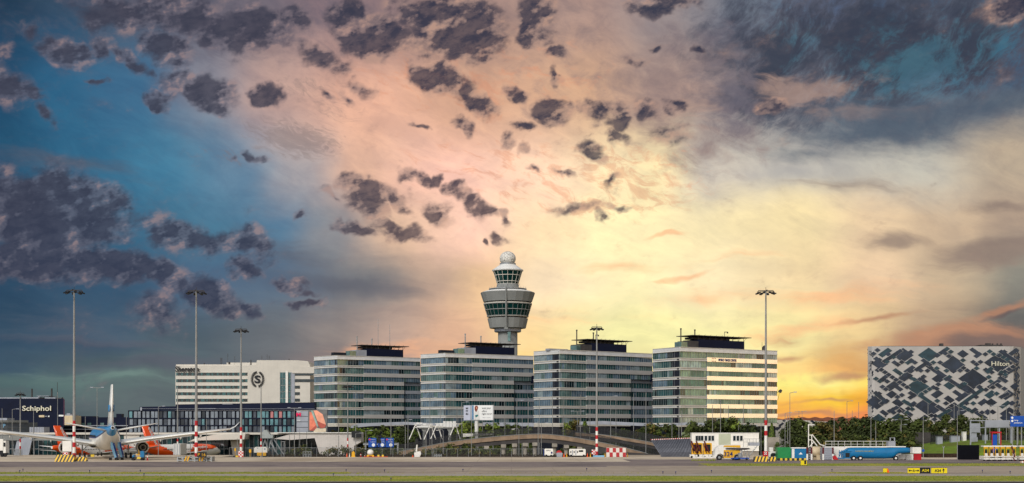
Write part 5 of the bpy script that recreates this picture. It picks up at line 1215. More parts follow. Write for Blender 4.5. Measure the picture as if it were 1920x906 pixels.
gantry(776, 811, 802, 824, [(781,786.4,792.5,796),(787,792,792.5,796),(793,800,794,797.5),(782,804,798.5,801.5)], 446, 'left trestle sign gantry with small panels')
gantry(816, 857, 801, 824, [(818,823,794,799),(824,830,794.5,799),(831,836,790,800.5),(837,842.5,790,801),(843,848,790,801),(849,855,790,800)], 440, 'right trestle sign gantry with four tall white panels')
g = MB(); dd = 450
for px in (795.5, 843.5):
    g.tube((X(px, dd), dd, LOW), (X(px, dd), dd, Z(811, dd)), .5, n=8); g.slab([P_(px-6, 803.5, dd), P_(px+6, 803.5, dd), P_(px+1.2, 812, dd), P_(px-1.2, 812, dd)][::-1], dd-.4, dd+.4)
g.box(X(786, dd), X(852, dd), dd-.8, dd+.8, Z(803.5, dd), Z(801.5, dd)); solo(g, 'footbridge_support', m_conct, 'pale footbridge on forked columns seen through the sign gantries', 'footbridge')
# blue direction signs
d = 388; root = thing('direction_sign_gantry', 'grey gantry with three blue direction signs behind the shrubs', 'road sign', (X(715, d), d, LOW))
g = MB()
for px in (685.5, 746): g.tube((X(px, d), d, LOW), (X(px, d), d, Z(833, d)), .27, n=8)
g.tube((X(681, d), d, Z(834, d)), (X(748, d), d, Z(834, d)), .2, n=6); g.tube((X(681, d), d, Z(831.5, d)), (X(748, d), d, Z(831.5, d)), .14, n=6); g.build('frame', m_steel, root)
for a, b, t1, t2 in ((691,706,'Schiphol','Centrum'),(708.5,722,'Aankomst','Parkeren'),(723.5,738.5,'Schiphol','Vertrek')):
    g = MB(); g.box(X(a, d), X(b, d), d-.45, d-.33, Z(838.6, d), Z(821.3, d)); pn = g.build('sign_panel', m_rblue, root)
    cx_ = X((a+b)/2, d)
    text(t1, 'sign_lettering', m_wtxt, pn, (cx_+.2, d-.48, Z(824.5, d)), .28, width=1.2, depth=.03); text(t2, 'sign_lettering', m_wtxt, pn, (cx_+.15, d-.48, Z(828.5, d)), .28, width=1.3, depth=.03)
    if a != 708.5: g = MB(); g.box(X(a+.8, d), X(a+4, d), d-.48, d-.45, Z(825.6, d), Z(823, d)); g.build('red_symbol', M('sign red', (214,40,70), .5, 0, 0), pn)
    g = MB(); g.lathe((0, 0, 0), [(.42, 0), (.46, .01), (.46, .03), (.42, .04)], 16); g.v = [(cx_+p+.3, d-.49+r, Z(834.5, d)+q) for p, q, r in g.v]; g.build('round_symbol', m_wtxt, pn)
g = MB(); dd = 370
for px, y0 in ((711,819.5),):
    g.cbox((X(px, dd), dd, Z(824, dd)), (.8, .6, 1.0)); g.cbox((X(px+.5, dd), dd, Z(829, dd)), (.9, .5, .7)); g.tube((X(px, dd), dd, 0), (X(px, dd), dd, Z(817, dd)), .11, n=6); g.cbox((X(px, dd), dd, Z(818, dd)), (1.3, 1.3, .35))
solo(g, 'signal_head', m_black, 'dark signal lamp cluster on a post before the blue direction signs', 'signal')
# billboard
d = 458; root = thing('billboard', 'white billboard with a red haired figure on a thick white column', 'billboard', (X(893, d), d, LOW))
g = MB(); g.tube((X(893.5, d), d+.8, LOW), (X(893.5, d), d+.8, Z(788, d)), .62, n=14); g.build('column', m_white, root)
g = MB(); g.box(X(885, d), X(925.5, d), d, d+.6, Z(787.6, d), Z(760, d)); g.build('front_face', m_wtxt, root)
A_, B_ = (X(868.5, d), d+4.2), (X(882, d), d+.3); g = MB(); g.seg(A_, B_, Z(787.6, d), Z(760, d), -.5, 0); g.build('side_face', M('billboard side', (196,198,210), .6, 0, .04), root)
g = MB(); g.box(X(868, d), X(926, d), d+.1, d+1.2, Z(788.6, d), Z(787.6, d)); g.box(X(882, d), X(885, d), d+.05, d+.7, Z(787.6, d), Z(760, d)); g.build('frame', m_grey, root)
for t_, y, wd in (('want your', 766.2, 17), ('office', 771, 9), ('right here?', 776.5, 18.5)): text(t_, 'advert_lettering', m_btxt, root, (X(903.5+wd/2, d), d-.04, Z(y, d)), .72 if t_ != 'office' else .6, width=wd/S_(d), depth=.04)
text('for rent', 'advert_lettering', m_grey, root, (X(912.5, d), d-.04, Z(783, d)), .3, width=15/S_(d), depth=.04)
rz_ = math.atan2(B_[1]-A_[1], B_[0]-A_[0]); mx, my = (A_[0]+B_[0])/2, (A_[1]+B_[1])/2
for t_, y in (('want', 765.5), ('your', 771), ('office', 776)): text(t_, 'advert_lettering', m_btxt, root, (mx-.02, my-.08, Z(y, d)), .6, rz_, width=1.6, depth=.04)
def bp(pts, mat, o, nm='advert_figure'):
    g = MB(); g.slab([(X(px, d), Z(y, d)) for px, y in pts][::-1], d-o-.03, d-.002-o*.5); g.build(nm, mat, root)
bp([(885.4,760.4),(888,760.4),(888,787.2),(885.4,787.2)], m_cyan, .03, 'advert_stripe')
bp([(889,787),(888.6,776),(890,770),(894,768),(898,771),(898.5,779),(900,787)], m_white, .04)
bp([(890,768),(890,763),(892,760.8),(895,760.8),(896.4,764),(895.4,768),(893,773),(891,771)], M('red hair', (124,46,30), .7), .06)
bp([(892,763),(894.5,763),(894.6,766.6),(893,768)], M('skin tone print', (206,150,120), .7), .08)
bp([(890.5,779),(896,777.5),(897,780),(892,783)], M('teal print', (26,110,112), .7), .07)
# ================================================================== apron edge: barriers, carts, cones
def unit(px0, px1, y0, y1, dd, nm, mat, label, cat, extra=None, depth=1.8, grp=None, wheels=True, chamf=.15):
    root = thing(nm, label, cat, (X((px0+px1)/2, dd), dd, 0), group=grp)
    x0, x1 = X(px0, dd), X(px1, dd); z1 = Z(y0, dd); zb = .35 if wheels else 0.005
    g = MB(); c = chamf; g.loft([[(x0+c, y, zb), (x0, y, zb+c), (x0, y, z1-c), (x0+c, y, z1), (x1-c, y, z1), (x1, y, z1-c), (x1, y, zb+c), (x1-c, y, zb)] for y in (dd, dd+depth)], smooth=False)
    g.build('body', mat, root)
    if wheels:
        for q in (x0+.45, x1-.45):
            g = MB(); g.tube((q, dd-.05, .3), (q, dd+.25, .3), .3, n=12); g.build('wheel', m_dark, root)
    if extra: extra(root, x0, x1, z1, dd)
    return root
def ex1(r, x0, x1, z1, dd):
    text('GPU', 'side_lettering', m_btxt, r, (x0+.95, dd-.03, z1-.45), .3, width=1.1, depth=.03)
    g = MB(); g.box(x1-.55, x1-.15, dd-.03, dd, .8, 1.3); g.box(x0-.35, x0-.02, dd+.3, dd+1.4, .3, z1-.2); g.build('control_panel', m_dblue, r)
unit(1021, 1037, 841.5, 855.5, 352, 'ground_power_unit', m_wht2, 'white boxy power unit with blue left end under the viaduct', 'power unit', ex1)
def ex2(r, x0, x1, z1, dd):
    for i in range(5): g = MB(); g.box(x0+.25+i*.42, x0+.48+i*.42, dd-.03, dd, .5 if i % 2 else 1.0, z1-.25 if i % 2 else 1.5); g.build('louvre', m_grey if i % 2 else m_black, r)
    g = MB(); g.box(x1-1.7, x1-.6, dd-.03, dd, z1-.75, z1-.3); g.build('window', m_black, r)
unit(1067.5, 1098, 842, 856.5, 352, 'air_start_unit', m_wht2, 'long white louvred unit left of the shorter banded mast', 'service unit', ex2)
d = 352; root = thing('hose_reel', 'red domed hose reel on a grey base between two white units', 'hose reel', (X(1048.5, d), d, 0))
g = MB(); g.slab([(X(1043.6, d)+.65+.72*math.cos(R(t)), Z(850, d)+.72*math.sin(R(t))+.0) for t in range(180, -1, -15)][::-1], d, d+1.2); g.build('cover', m_red, root)
g = MB(); g.slab([P_(px, y, d) for px, y in ((1043,850),(1044.5,849),(1053.5,849),(1055,850),(1054,856.8),(1044,856.8))][::-1], d-.05, d+1.25); g.build('base', m_grey, root)
d = 352
for px, lb, mt in ((1057.5,'small orange marker right of the red hose reel',m_orange),(1062.5,'small yellow marker left of the long white louvred unit',m_yel),(1101.5,'orange beacon marker right of the long white louvred unit',m_orange),(1107,'small yellow marker left of the banded mast foot',m_yel),(1134.5,'small yellow marker left of the red and white barrier blocks',m_yel),(1176.5,'yellow marker right of the red and white barrier blocks',m_yel),(644.5+6,'orange round marker at the apron edge below the pier wall',m_orange),(655.5,'white and yellow marker beside the round orange marker',m_wht2),(676.5,'red and white round marker left of the white dome',m_red),(774,'small orange marker beside the white robot arm cart',m_orange),(684,'tiny red marker at the end of the ground cable',m_red)):
    cone(px, d-1, lb, (mt, m_wht2 if mt in (m_red,) else mt), 1.0 if px not in (774, 684) else .55)
g = MB(); xq = X(662.5, 351); g.cbox((xq, 351, .75), (.75, .5, .9)); g.cbox((xq, 351, 1.3), (.4, .3, .25)); g.cbox((xq, 351, .16), (.9, .5, .3)); solo(g, 'yellow_pump', m_yel, 'yellow boxy pump at the apron edge before the pier wall', 'pump')
d = 352; root = thing('runway_dome_cart', 'round white dome on a small trailer below the blue direction signs', 'dome cart', (X(694.5, d), d, 0))
g = MB(); g.lathe((X(694.5, d), d, 0), [(.62, .55), (.8, .9), (.82, 1.2), (.66, 1.6), (.35, 1.85), (.02, 1.92)], 20); g.build('dome', m_wht2, root)
g = MB(); g.cbox((X(694.5, d), d, .42), (1.7, 1.0, .2)); g.tube((X(700, d), d-.6, .25), (X(700, d), d-.4, .25), .25, n=10); g.tube((X(690, d), d-.6, .25), (X(690, d), d-.4, .25), .25, n=10); g.build('trailer', m_yel, root)
for a, lb in ((708,'first of two low striped blocks right of the white dome cart'),(716,'second low striped block, further right of the white dome cart')):
    g = MB(); g.cbox((X(a, 351), 351, .3), (.95, .4, .5)); solo(g, 'marker_block', m_haz2, lb, 'barrier')
g = MB(); g.tube((X(682, 350), 350, .06), (X(727, 350), 350, .06), .06, n=5); solo(g, 'ground_cable', m_orange, 'orange cable lying along the apron edge below the blue signs', 'cable')
d = 353; root = thing('boom_lift', 'white cart with an upright arm and dark head left of the sign gantries', 'lift cart', (X(782, d), d, 0))
g = MB(); g.slab([P_(px, y, d) for px, y in ((777,857),(776.5,849),(781,847.5),(788,846),(789.5,851),(787,857))][::-1], d, d+1.3); g.build('body', m_wht2, root)
g = MB(); g.tube((X(780.5, d), d+.6, 1.3), (X(781.8, d), d+.6, Z(834, d)), .26, .18, n=8); g.build('arm', m_wht2, root)
g = MB(); g.tube((X(781.8, d), d+.6, Z(834, d)), (X(780.5, d), d+.6, Z(822, d)), .1, n=6); g.cbox((X(781, d), d+.5, Z(827.5, d)), (.7, .6, 1.2)); g.build('head', m_black, root)
wedge(1137, 1174, 839.5, 857, 350, m_chkb, 'barrier_stack', 'stack of red and white chequered plastic barrier blocks right of the shorter banded mast', 'barrier', depth=1.6, slant=.05)
g = MB(); g.cbox((X(1113.5, 352), 352.5, 1.2), (1.0, .5, 1.25)); g.tube((X(1113.5, 352), 352.5, 0), (X(1113.5, 352), 352.5, .6), .08, n=6); solo(g, 'checkered_board', m_chk, 'red and white checkered board touching the shorter banded mast', 'marker board')
g = MB(); g.box(X(1112, 351), X(1133, 351), 350.6, 351.4, .005, .42); solo(g, 'blue_kerb_block', m_ltbl, 'low pale blue kerb block at the foot of the shorter banded mast', 'kerb block')
# leaning jet blast fence
d = 352; root = thing('blast_fence', 'leaning dark louvred blast fence with red and white top edge', 'blast fence', (X(1260, d), d, 0))
def bf(t, u):                                        # t along, u up; leans back and to the left
    xb = lerp(X(1240, d), X(1300, d), t); xt = lerp(X(1222, d), X(1297, d), t); return (lerp(xb, xt, u), d+u*u*2.6, lerp(0.01, lerp(Z(825.5, d+2.6), Z(822.5, d+2.6), t), u))
g = MB(); g.loft([[bf(t/12, u/4) for u in range(5)] for t in range(13)], closed=False, caps=False, smooth=False); g.build('back_sheet', M('dull steel sheet', (66,68,76), .5, .3, .15, 1), root)
g = MB()
for i in range(23):
    t = (i+.3)/23; a = [Vector(bf(t, u/4)) for u in range(5)]
    for p, q in zip(a, a[1:]): g.tube(p+Vector((0, -.2, 0)), q+Vector((0, -.2, 0)), .13, n=5)
g.build('ribs', M('fence rib steel', (104,106,114), .45, .4, .1, 1), root)
g = MB()
for i in range(38):
    p = Vector(bf((i+.5)/38, 1)); g.cbox((p.x, p.y-.05, p.z+.12), (.24, .3, .26), mi=i % 2)
g.build('edge_blocks', [m_red, m_wht2], root)
g = MB()
for t in (.25, .5, .75, .97): b = Vector(bf(t, 1)); g.tube(b, (b.x+1.2, b.y+3.2, .01), .12, n=6)
g.build('rear_struts', m_steel, root)
# ================================================================== site cabins, orange lifters, numbered yellow truck
d = 366; root = thing('site_cabin', 'long white two part site cabin with square windows behind the yellow truck', 'cabin', (X(1360, d), d, 0))
def dbox(px0, px1, y0, y1, nm, mat, off=0.0, th=2.8): g = MB(); g.box(X(px0, d), X(px1, d), d-off, d-off+th, max(0, Z(y1, d)), Z(y0, d)); return g.build(nm, mat, root)
dbox(1297, 1423, 812.5, 846, 'body', m_wht2); dbox(1297, 1423, 846, 857, 'lower_body', m_conc, -.3); dbox(1347.5, 1370, 813.6, 843, 'ribbed_door', M('pale green ribbed steel', (176,180,156), .6, 0, .06, .4, stain=.2), .06, .1)
dbox(1296.6, 1423.4, 811.6, 812.6, 'roof_rim', m_white, .08, 3)
for a in (1304, 1309, 1314, 1321, 1328, 1334, 1374.5, 1381, 1387.5):
    w_ = dbox(a, a+4.8, 817.3, 826.5, 'window', g_dark, .05, .08)
    g = MB()
    for q in (a-.4, a+4.8): g.box(X(q, d), X(q+.4, d), d-.09, d-.01, Z(827, d), Z(817, d))
    g.box(X(a-.4, d), X(a+5.2, d), d-.1, d-.01, Z(827.2, d), Z(826.6, d)); g.build('frame', m_white, w_)
d = 350; root = thing('cabin_stair', 'grey steel stair and landing beside the white site cabin', 'stair', (X(1412, d), d, 0))
g = MB(); g.box(X(1405, d), X(1424, d), d, d+2, Z(836, d), Z(830, d)); g.build('landing', m_grey, root)
g = MB()
for i in range(7): t = i/6; g.cbox((lerp(X(1406, d), X(1420, d), t), d+.8, lerp(.2, Z(836, d), t)), (.35, 1.4, .06))
g.tube((X(1403, d), d, .1), (X(1420, d), d, Z(836, d)), .08, n=5); g.build('steps', m_steel, root)
g = MB()
for px in (1394, 1401, 1405, 1412, 1418, 1424): g.tube((X(px, d), d, Z(836, d) if px > 1404 else Z(838, d)), (X(px, d), d, Z(823, d)), .05, n=5)
g.tube((X(1394, d), d, Z(823, d)), (X(1424, d), d, Z(823, d)), .05, n=5); g.tube((X(1394, d), d, Z(829, d)), (X(1424, d), d, Z(829, d)), .04, n=5); g.build('railing', m_steel, root)
d = 340
def lifter(px, label, wide=0):
    root = thing('orange_lifter', label, 'lifting rig', (X(px, d), d, 0)); x_ = X(px, d)
    g = MB(); w_ = 1.5+wide
    g.box(x_-w_/2, x_-w_/2+.3, d, d+.9, .9, Z(831, d)); g.box(x_+w_/2-.3, x_+w_/2, d, d+.9, .9, Z(831, d)); g.box(x_-w_/2+.302, x_+w_/2-.302, d+.01, d+.89, Z(833.5, d), Z(830.5, d)); g.box(x_-w_/2+.302, x_+w_/2-.302, d+.01, d+.89, .9, 1.6); g.build('frame', m_yel, root)
    g = MB(); g.box(x_-w_/2+.3, x_+w_/2-.3, d+.3, d+.7, 1.6, Z(833.5, d)); g.build('dark_panel', m_black, root)
    g = MB(); g.tube((x_+.3, d-.3, 1.3), (x_-.9, d-.3, Z(827, d)), .2, n=6); g.tube((x_-.35, d-.3, 1.2), (x_-1.1, d-.3, Z(831, d)), .12, n=6); g.build('boom', m_maroon, root)
    g = MB(); g.box(x_-1.2, x_+1.0, d-.3, d+1.3, .25, .85); g.build('chassis', m_wht2, root)
    g = MB(); g.tube((x_-.8, d-.35, .28), (x_-.8, d-.1, .28), .28, n=10); g.tube((x_+.7, d-.35, .28), (x_+.7, d-.1, .28), .28, n=10); g.build('wheels', m_dark, root)
lifter(1303, 'yellow lifting rig with maroon boom nearest the leaning blast fence'); lifter(1312, 'yellow lifting rig with maroon boom, middle one before the site cabin'); lifter(1327, 'wide yellow lifting rig with maroon boom, next to the numbered yellow truck', .5)
g = MB(); rw = random.Random(4)
for i in range(90): px = 1296+rw.random()*46; dd = G(863.5+rw.random()); g.tube((X(px, dd), dd, 0), (X(px, dd)+rw.uniform(-.2,.2), dd, rw.uniform(.15, .5)), .07, .01, n=4)
tag(g.build('weeds', m_grass), None, None, None, 'stuff')
d = 318; root = thing('numbered_truck', 'low yellow and white airport truck numbered 324 with big wheels', 'truck', (X(1372, d), d, 0))
g = MB(); g.slab([P_(px, y, d) for px, y in ((1339,857),(1341,842),(1347,837),(1352,834.5),(1388,834),(1389,840),(1392,845),(1392,858),(1389,858),(1386,852.5),(1381,851),(1377,853.5),(1375,860),(1358,860),(1356,853),(1351,850.5),(1346,851.5),(1343,857))][::-1], d, d+2.6); g.build('body', m_wht2, root)
g = MB(); g.slab([P_(px, y, d) for px, y in ((1356,838),(1358,835.4),(1388,835),(1388,839.5))][::-1], d-.05, d-.01); g.slab([P_(px, y, d) for px, y in ((1356.5,859),(1357,844),(1387,844),(1388,849),(1378,852),(1374.5,859))][::-1], d-.05, d-.01); g.build('yellow_panel', m_yel, root)
text('324', 'side_number', m_dblue, root, (X(1365.5, d), d-.08, Z(851.5, d)), 1.05, width=2.0, depth=.04, bold=.02)
g = MB(); g.slab([P_(px, y, d) for px, y in ((1360,841.5),(1362,839.8),(1404,840.2),(1407,842.5),(1395,844))][::-1], d-.4, d+1.8); g.build('deck_plate', m_dkconc, root)
for px in (1348.5, 1382):
    g = MB(); g.tube((X(px, d), d-.12, .62), (X(px, d), d+.4, .62), .66, n=18); wl = g.build('wheel', m_dark, root); g = MB(); g.tube((X(px, d), d-.15, .62), (X(px, d), d-.12, .62), .28, n=12); g.build('rim', m_steel, wl)
g = MB(); g.box(X(1337, d), X(1342, d), d-.1, d+2.5, .5, 1.0); g.box(X(1300, d), X(1338, d), d+.3, d+1.6, .45, .75)
for px in (1305, 1318, 1330): g.box(X(px, d), X(px+3, d), d+.2, d+1.7, .75, 1.2)
g.build('tow_frame', m_wht2, root)
d = 316; root = thing('flatbed_dolly', 'dark low flatbed dolly with blue frame right of the numbered truck', 'dolly', (X(1392, d), d, 0))
g = MB(); g.box(X(1372, d), X(1405, d), d, d+1.6, .3, .6); g.build('frame', m_rblue, root)
g = MB()
for px in (1393, 1400, 1406): g.tube((X(px, d), d, .6), (X(px-4, d), d, 2.3), .06, n=5); g.tube((X(px-5, d), d, .6), (X(px, d), d, 2.2), .05, n=5)
g.box(X(1385, d), X(1391, d), d+.1, d+1.2, .65, 1.7); g.build('scissor_frame', m_steel, root)
for px in (1375, 1386, 1400):
    g = MB(); g.tube((X(px, d), d-.1, .25), (X(px, d), d+.1, .25), .26, n=12); g.build('wheel', m_dark, root)
# mast foot plate with round badge
g = MB(); g.cbox((X(1435.5, 311), 311.2, 1.55), (1.15, .3, 1.15)); o = solo(g, 'badge_board', m_red, 'red board with white round cross symbol on the right tall mast foot', 'sign')
g = MB(); x_ = X(1435.5, 311)
for a in (45, -45): g.cbox((x_, 311.02, 1.65), (.75, .04, .13), ry=R(a))
g.build('cross_symbol', m_wtxt, o, org=tuple(o.location))
# white van, green container, blue container and black-yellow blocks
d = 322
def ex3(r, x0, x1, z1, dd):
    g = MB(); g.slab([(x0+.2, z1-1.15), (x0+.35, z1-.55), (x0+.8, z1-.35), (x1-.5, z1-.4), (x1-.25, z1-1.0), (x0+.6, z1-1.3)][::-1], dd-.04, dd-.01); g.build('window', m_black, r)
    g = MB(); g.box(x0+.1, x0+.9, dd+.2, dd+1.4, z1, z1+.9); g.build('roof_box', m_wht2, r)
unit(1442.5, 1457.5, 846.5, 858, d, 'white_van', m_wht2, 'small white van with dark windscreen just left of the green container', 'van', ex3, chamf=.35)
unit(1458, 1484, 839, 861.5, 319, 'green_container', m_green, 'plain green container beside the blue one', 'container', None, 2.6, None, False, .05)
def ex4(r, x0, x1, z1, dd):
    g = MB(); g.box(x0-.1, x1+.02, dd-.06, dd+2.5, z1, z1+.22); g.box(x0, x0+.6, dd-.05, dd-.01, .3, z1-.1); g.build('white_edge', m_wht2, r)
    g = MB(); cx_ = (x0+x1)/2+.4
    g.slab([(cx_-.45, z1-1.35), (cx_+.45, z1-1.35), (cx_+.2, z1-1.1), (cx_, z1-.85), (cx_-.2, z1-1.1)][::-1], dd-.05, dd-.01); g.build('white_emblem', m_wtxt, r)
unit(1484.5, 1511.5, 841, 861.5, 318, 'blue_container', m_cyan, 'bright blue container with white roof edge and small white emblem', 'container', ex4, 2.6, None, False, .05)
for i in range(6):
    px = 1460+i*8.9; g = MB(); g.cbox((X(px+2.5, 314), 314, .28), (1.0, .5, .5)); solo(g, 'marker_block', m_haz2, 'black and yellow block at the foot of the %s container, %s' % (('green' if i < 3 else 'blue'), ('left one', 'middle one', 'right one')[i % 3]), 'barrier')
# white access stairs above the tank
d = 338; root = thing('platform_stairs', 'white open stair rising to a platform behind the beige tank', 'stair', (X(1530, d), d, 0))
g = MB()
for a, b in (((1516,862),(1516,796)),((1522,862),(1522,815)),((1516,816),(1523,816)),((1516,825),(1523,825)),((1523,815),(1538,834)),((1523,825),(1532,836)),((1518,838),(1525,830)),((1538,834),(1546,836)),((1516,796),(1527,797))): g.tube((X(a[0], d), d, max(0, Z(a[1], d))), (X(b[0], d), d, max(0, Z(b[1], d))), .13, n=6)
g.build('frame', m_wht2, root); g = MB()
for i in range(10): t = i/9; g.cbox((lerp(X(1523, d), X(1538, d), t), d+.4, lerp(Z(825, d), Z(843, d), t)), (.4, .9, .06))
g.build('steps', m_steel, root)
g = MB(); dd = 336
for i in range(11): px = 1548+i*11.9; g.tube((X(px, dd), dd, Z(838, dd)), (X(px, dd), dd, Z(827.5, dd)), .05, n=5)
g.tube((X(1548, dd), dd, Z(827.5, dd)), (X(1668, dd), dd, Z(827.5, dd)), .06, n=5); g.tube((X(1548, dd), dd, Z(833, dd)), (X(1668, dd), dd, Z(833, dd)), .04, n=5); g.box(X(1547, dd), X(1690, dd), dd, dd+3, 0, Z(837.5, dd)); solo(g, 'tank_platform', m_white, 'long white platform with railing behind the blue tanker', 'platform')
# gates, beige tank
def cratebox(px0, px1, y0, dd, mats, label, nm='roller_gate'):
    root = thing(nm, label, 'container', (X((px0+px1)/2, dd), dd, 0)); x0, x1 = X(px0, dd), X(px1, dd); z1 = Z(y0, dd)
    g = MB(); g.box(x0, x1, dd, dd+2.4, .12, z1); g.build('body', mats[0], root)
    g = MB()
    for i in range(7): zz_ = .3+(z1-.5)*i/6; g.box(x0+.5, x1-.3, dd-.06, dd-.002, zz_, zz_+.12)
    g.build('slats', m_grey, root)
    for qa, qb in ((x0-.02, x0+.35), (x1-.35, x1+.02)):
        g = MB(); g.box(qa, qb, dd-.1, dd+.05, z1*.5, z1+.05); g.build('red_corner', mats[1], root)
        g = MB(); g.box(qa, qb, dd-.1, dd+.05, .05, z1*.5-.002); g.build('white_corner', m_wht2, root)
cratebox(1512, 1523, 839.5, 318, (m_dkconc, m_maroon), 'grey roller container with maroon corners left of the beige tank')
cratebox(1542, 1563, 839.5, 318, (m_grey, m_maroon), 'grey roller container with maroon corners between beige tank and blue tanker')
d = 322; root = thing('beige_tank', 'beige cylindrical tank between two roller containers', 'tank', (X(1533, d), d, 0))
g = MB(); zc = Z(848, d); g.loft([[(X(px, d), d+1+r*math.cos(2*math.pi*i/24), zc+r*math.sin(2*math.pi*i/24)) for i in range(24)] for px, r in ((1521,.3),(1521.8,.8),(1523.5,1.15),(1526,1.3),(1541,1.3))]); g.build('shell', m_beige, root)
g = MB(); g.box(X(1530, d), X(1541, d), d-.5, d-.1, .01, 1.1); g.box(X(1524, d), X(1541, d), d+.4, d+1.6, .01, .9); g.build('saddle', m_beige, root)
# blue refuelling trailer
d = 316; root = thing('blue_tanker', 'long bright blue refuelling tanker trailer with thin lettering', 'tanker', (X(1640, d), d, 0))
prof = [(1588,842.5,855,1.2),(1592,840,860,1.25),(1600,839.3,860.5,1.25),(1660,839.3,860.5,1.25),(1676,839,860,1.25),(1681,838.8,855,1.25),(1686,838.8,851.5,1.2),(1700,839,850.5,1.1),(1707,840,850,.9),(1709,842,849,.5)]
g = MB(); rings = []
for px, ya, yb, hw in prof:
    z1, z0 = Z(ya, d), max(.25, Z(yb, d)); c, h = (z0+z1)/2, (z1-z0)/2
    rings.append([(X(px, d), d+1.25+hw*(abs(math.cos(t))**.7)*(1 if math.cos(t) > 0 else -1), c+h*(abs(math.sin(t))**.8)*(1 if math.sin(t) > 0 else -1)) for t in [2*math.pi*i/24 for i in range(24)]])
g.loft(rings); tk = g.build('tank_body', m_cyan, root)
text('fuelling the way together', 'side_lettering', m_sign_y, tk, (X(1621, d), d-.03, Z(846, d)), .26, width=4.2, depth=.03)
g = MB(); g.box(X(1603, d), X(1640, d), d-.045, d-.015, Z(848.6, d), Z(843.6, d)); 
g = MB(); g.box(X(1583, d), X(1594, d), d-.1, d+2.4, .4, Z(846, d)); g.build('pump_cabinet', m_cyan, root)
g = MB(); g.box(X(1585, d), X(1593, d), d-.14, d-.1, .7, 1.7); g.build('hose_bay', m_black, root)
g = MB()
for px in (1573, 1577, 1581): g.tube((X(px, d), d, .3), (X(px+1, d), d, 2.3), .1, n=6); g.tube((X(px, d), d+.6, .3), (X(px+5, d), d+.2, 1.9), .07, n=6)
g.box(X(1563, d), X(1584, d), d+.1, d+.9, .35, .6); g.tube((X(1575, d), d+.3, 1.7), (X(1590, d), d+.3, 2.5), .2, n=8); g.tube((X(1583, d), d, 2.0), (X(1596, d), d, 2.1), .16, n=8); g.build('pipework', m_cyan, root)
g = MB(); g.box(X(1586, d), X(1700, d), d+.6, d+1.9, Z(838.8, d), Z(837, d)); g.build('catwalk', m_wht2, root)
for px in (1600.5, 1613, 1679.5):
    g = MB(); g.tube((X(px, d), d-.15, .5), (X(px, d), d+.4, .5), .56, n=18); wl = g.build('wheel', m_dark, root); g = MB(); g.tube((X(px, d), d-.18, .5), (X(px, d), d-.15, .5), .24, n=12); g.build('rim', m_wht2, wl)
g = MB(); g.box(X(1562, 320), X(1573, 320), 320, 321, .5, Z(840, 320)); solo(g, 'white_locker', m_wht2, 'white locker behind the blue pipework of the tanker', 'locker')
g = MB(); g.slab([P_(px, y, 315) for px, y in ((1563,862),(1562,856),(1567,854),(1572,862))][::-1], 315, 315.8); solo(g, 'red_wedge', m_red, 'small red wedge at the left end of the blue tanker', 'wheel chock')
g = MB(); dd = 334; g.box(X(1666, dd), X(1679, dd), dd, dd+2, Z(838, dd), Z(827, dd)); g.box(X(1668, dd), X(1670, dd), dd-.1, dd, Z(827, dd), Z(820.5, dd)); g.box(X(1668, dd), X(1678, dd), dd-.05, dd+.05, Z(821.3, dd), Z(820.5, dd)); g.box(X(1676, dd), X(1678, dd), dd-.1, dd, Z(827, dd), Z(820.5, dd)); solo(g, 'platform_cabinet', m_grey, 'grey cabinet standing on the platform above the blue tanker', 'cabinet')
for a, b, y0, y1, mt, lb in ((1711,1727.5,838.8,850.4,m_wht2,'white upper ribbed container at the right end of the blue tanker'),(1699,1712.5,852,863.5,m_wht2,'white lower ribbed container below the tanker nose'),(1713.5,1727.5,851,863.5,m_red,'red lower ribbed container right of the blue tanker'),(1686,1698,852,861,m_wht2,'small white ribbed container behind the tanker front wheel')):
    dd = 319; g = MB(); x0, x1 = X(a, dd), X(b, dd); z1, z0 = Z(y0, dd), max(.005, Z(y1, dd)); g.box(x0, x1, dd, dd+1.8, z0, z1)
    k = int((x1-x0)/.3)
    for i in range(k): q = x0+(x1-x0)*(i+.25)/k; g.box(q, q+.12, dd-.07, dd, z0+.05, z1-.05)
    solo(g, 'ribbed_container', mt, lb, 'container')
# black screen and row of dollies
g = MB(); dd = 322; g.box(X(1797, dd), X(1836, dd), dd, dd+.8, .01, Z(834.6, dd)); solo(g, 'black_screen', M('black sheet', (8,9,16), .7, 0, .1, 1, spec=.1), 'plain black screen left of the row of yellow dollies', 'screen')
dd = 312
proto = thing('transport_dolly', 'x', 'dolly', (0, 0, 0), group='yellow and white dollies parked in a row', world=False)
g = MB(); g.box(-.58, .58, -1.4, 1.4, .32, .62); g.box(-.55, .55, -1.3, 1.3, .85, 1.1); g.build('chassis', m_wht2, proto)
g = MB(); g.box(-.50, -.38, -1.35, -1.2, 1.1, 3.05); g.box(.32, .40, -1.35, -1.2, 1.1, 3.0); g.slab([(-.55, 2.75), (.45, 2.75), (.35, 3.1), (-.5, 3.1)], -1.45, -.9); g.build('yellow_frame', m_yel, proto)
g = MB(); g.box(-.6, .6, -1.4, .4, 3.12, 3.4); g.build('white_hood', m_wht2, proto)
g = MB(); g.box(-.3, .25, -1.2, -.4, 1.75, 2.4); g.build('seat', m_black, proto)
g = MB(); g.slab([(-.3, 1.12), (.28, 1.12), (.2, 1.7), (-.26, 1.7)], -1.42, -.9); g.build('front_apron', m_wht2, proto)
for sx_ in (-.42, .42):
    g = MB(); g.tube((sx_-.12, -1.1, .28), (sx_+.12, -1.1, .28), .28, n=12); g.build('wheel', m_dark, proto)
ow = ('first', 'second', 'third', 'fourth', 'fifth', 'sixth', 'seventh', 'eighth')
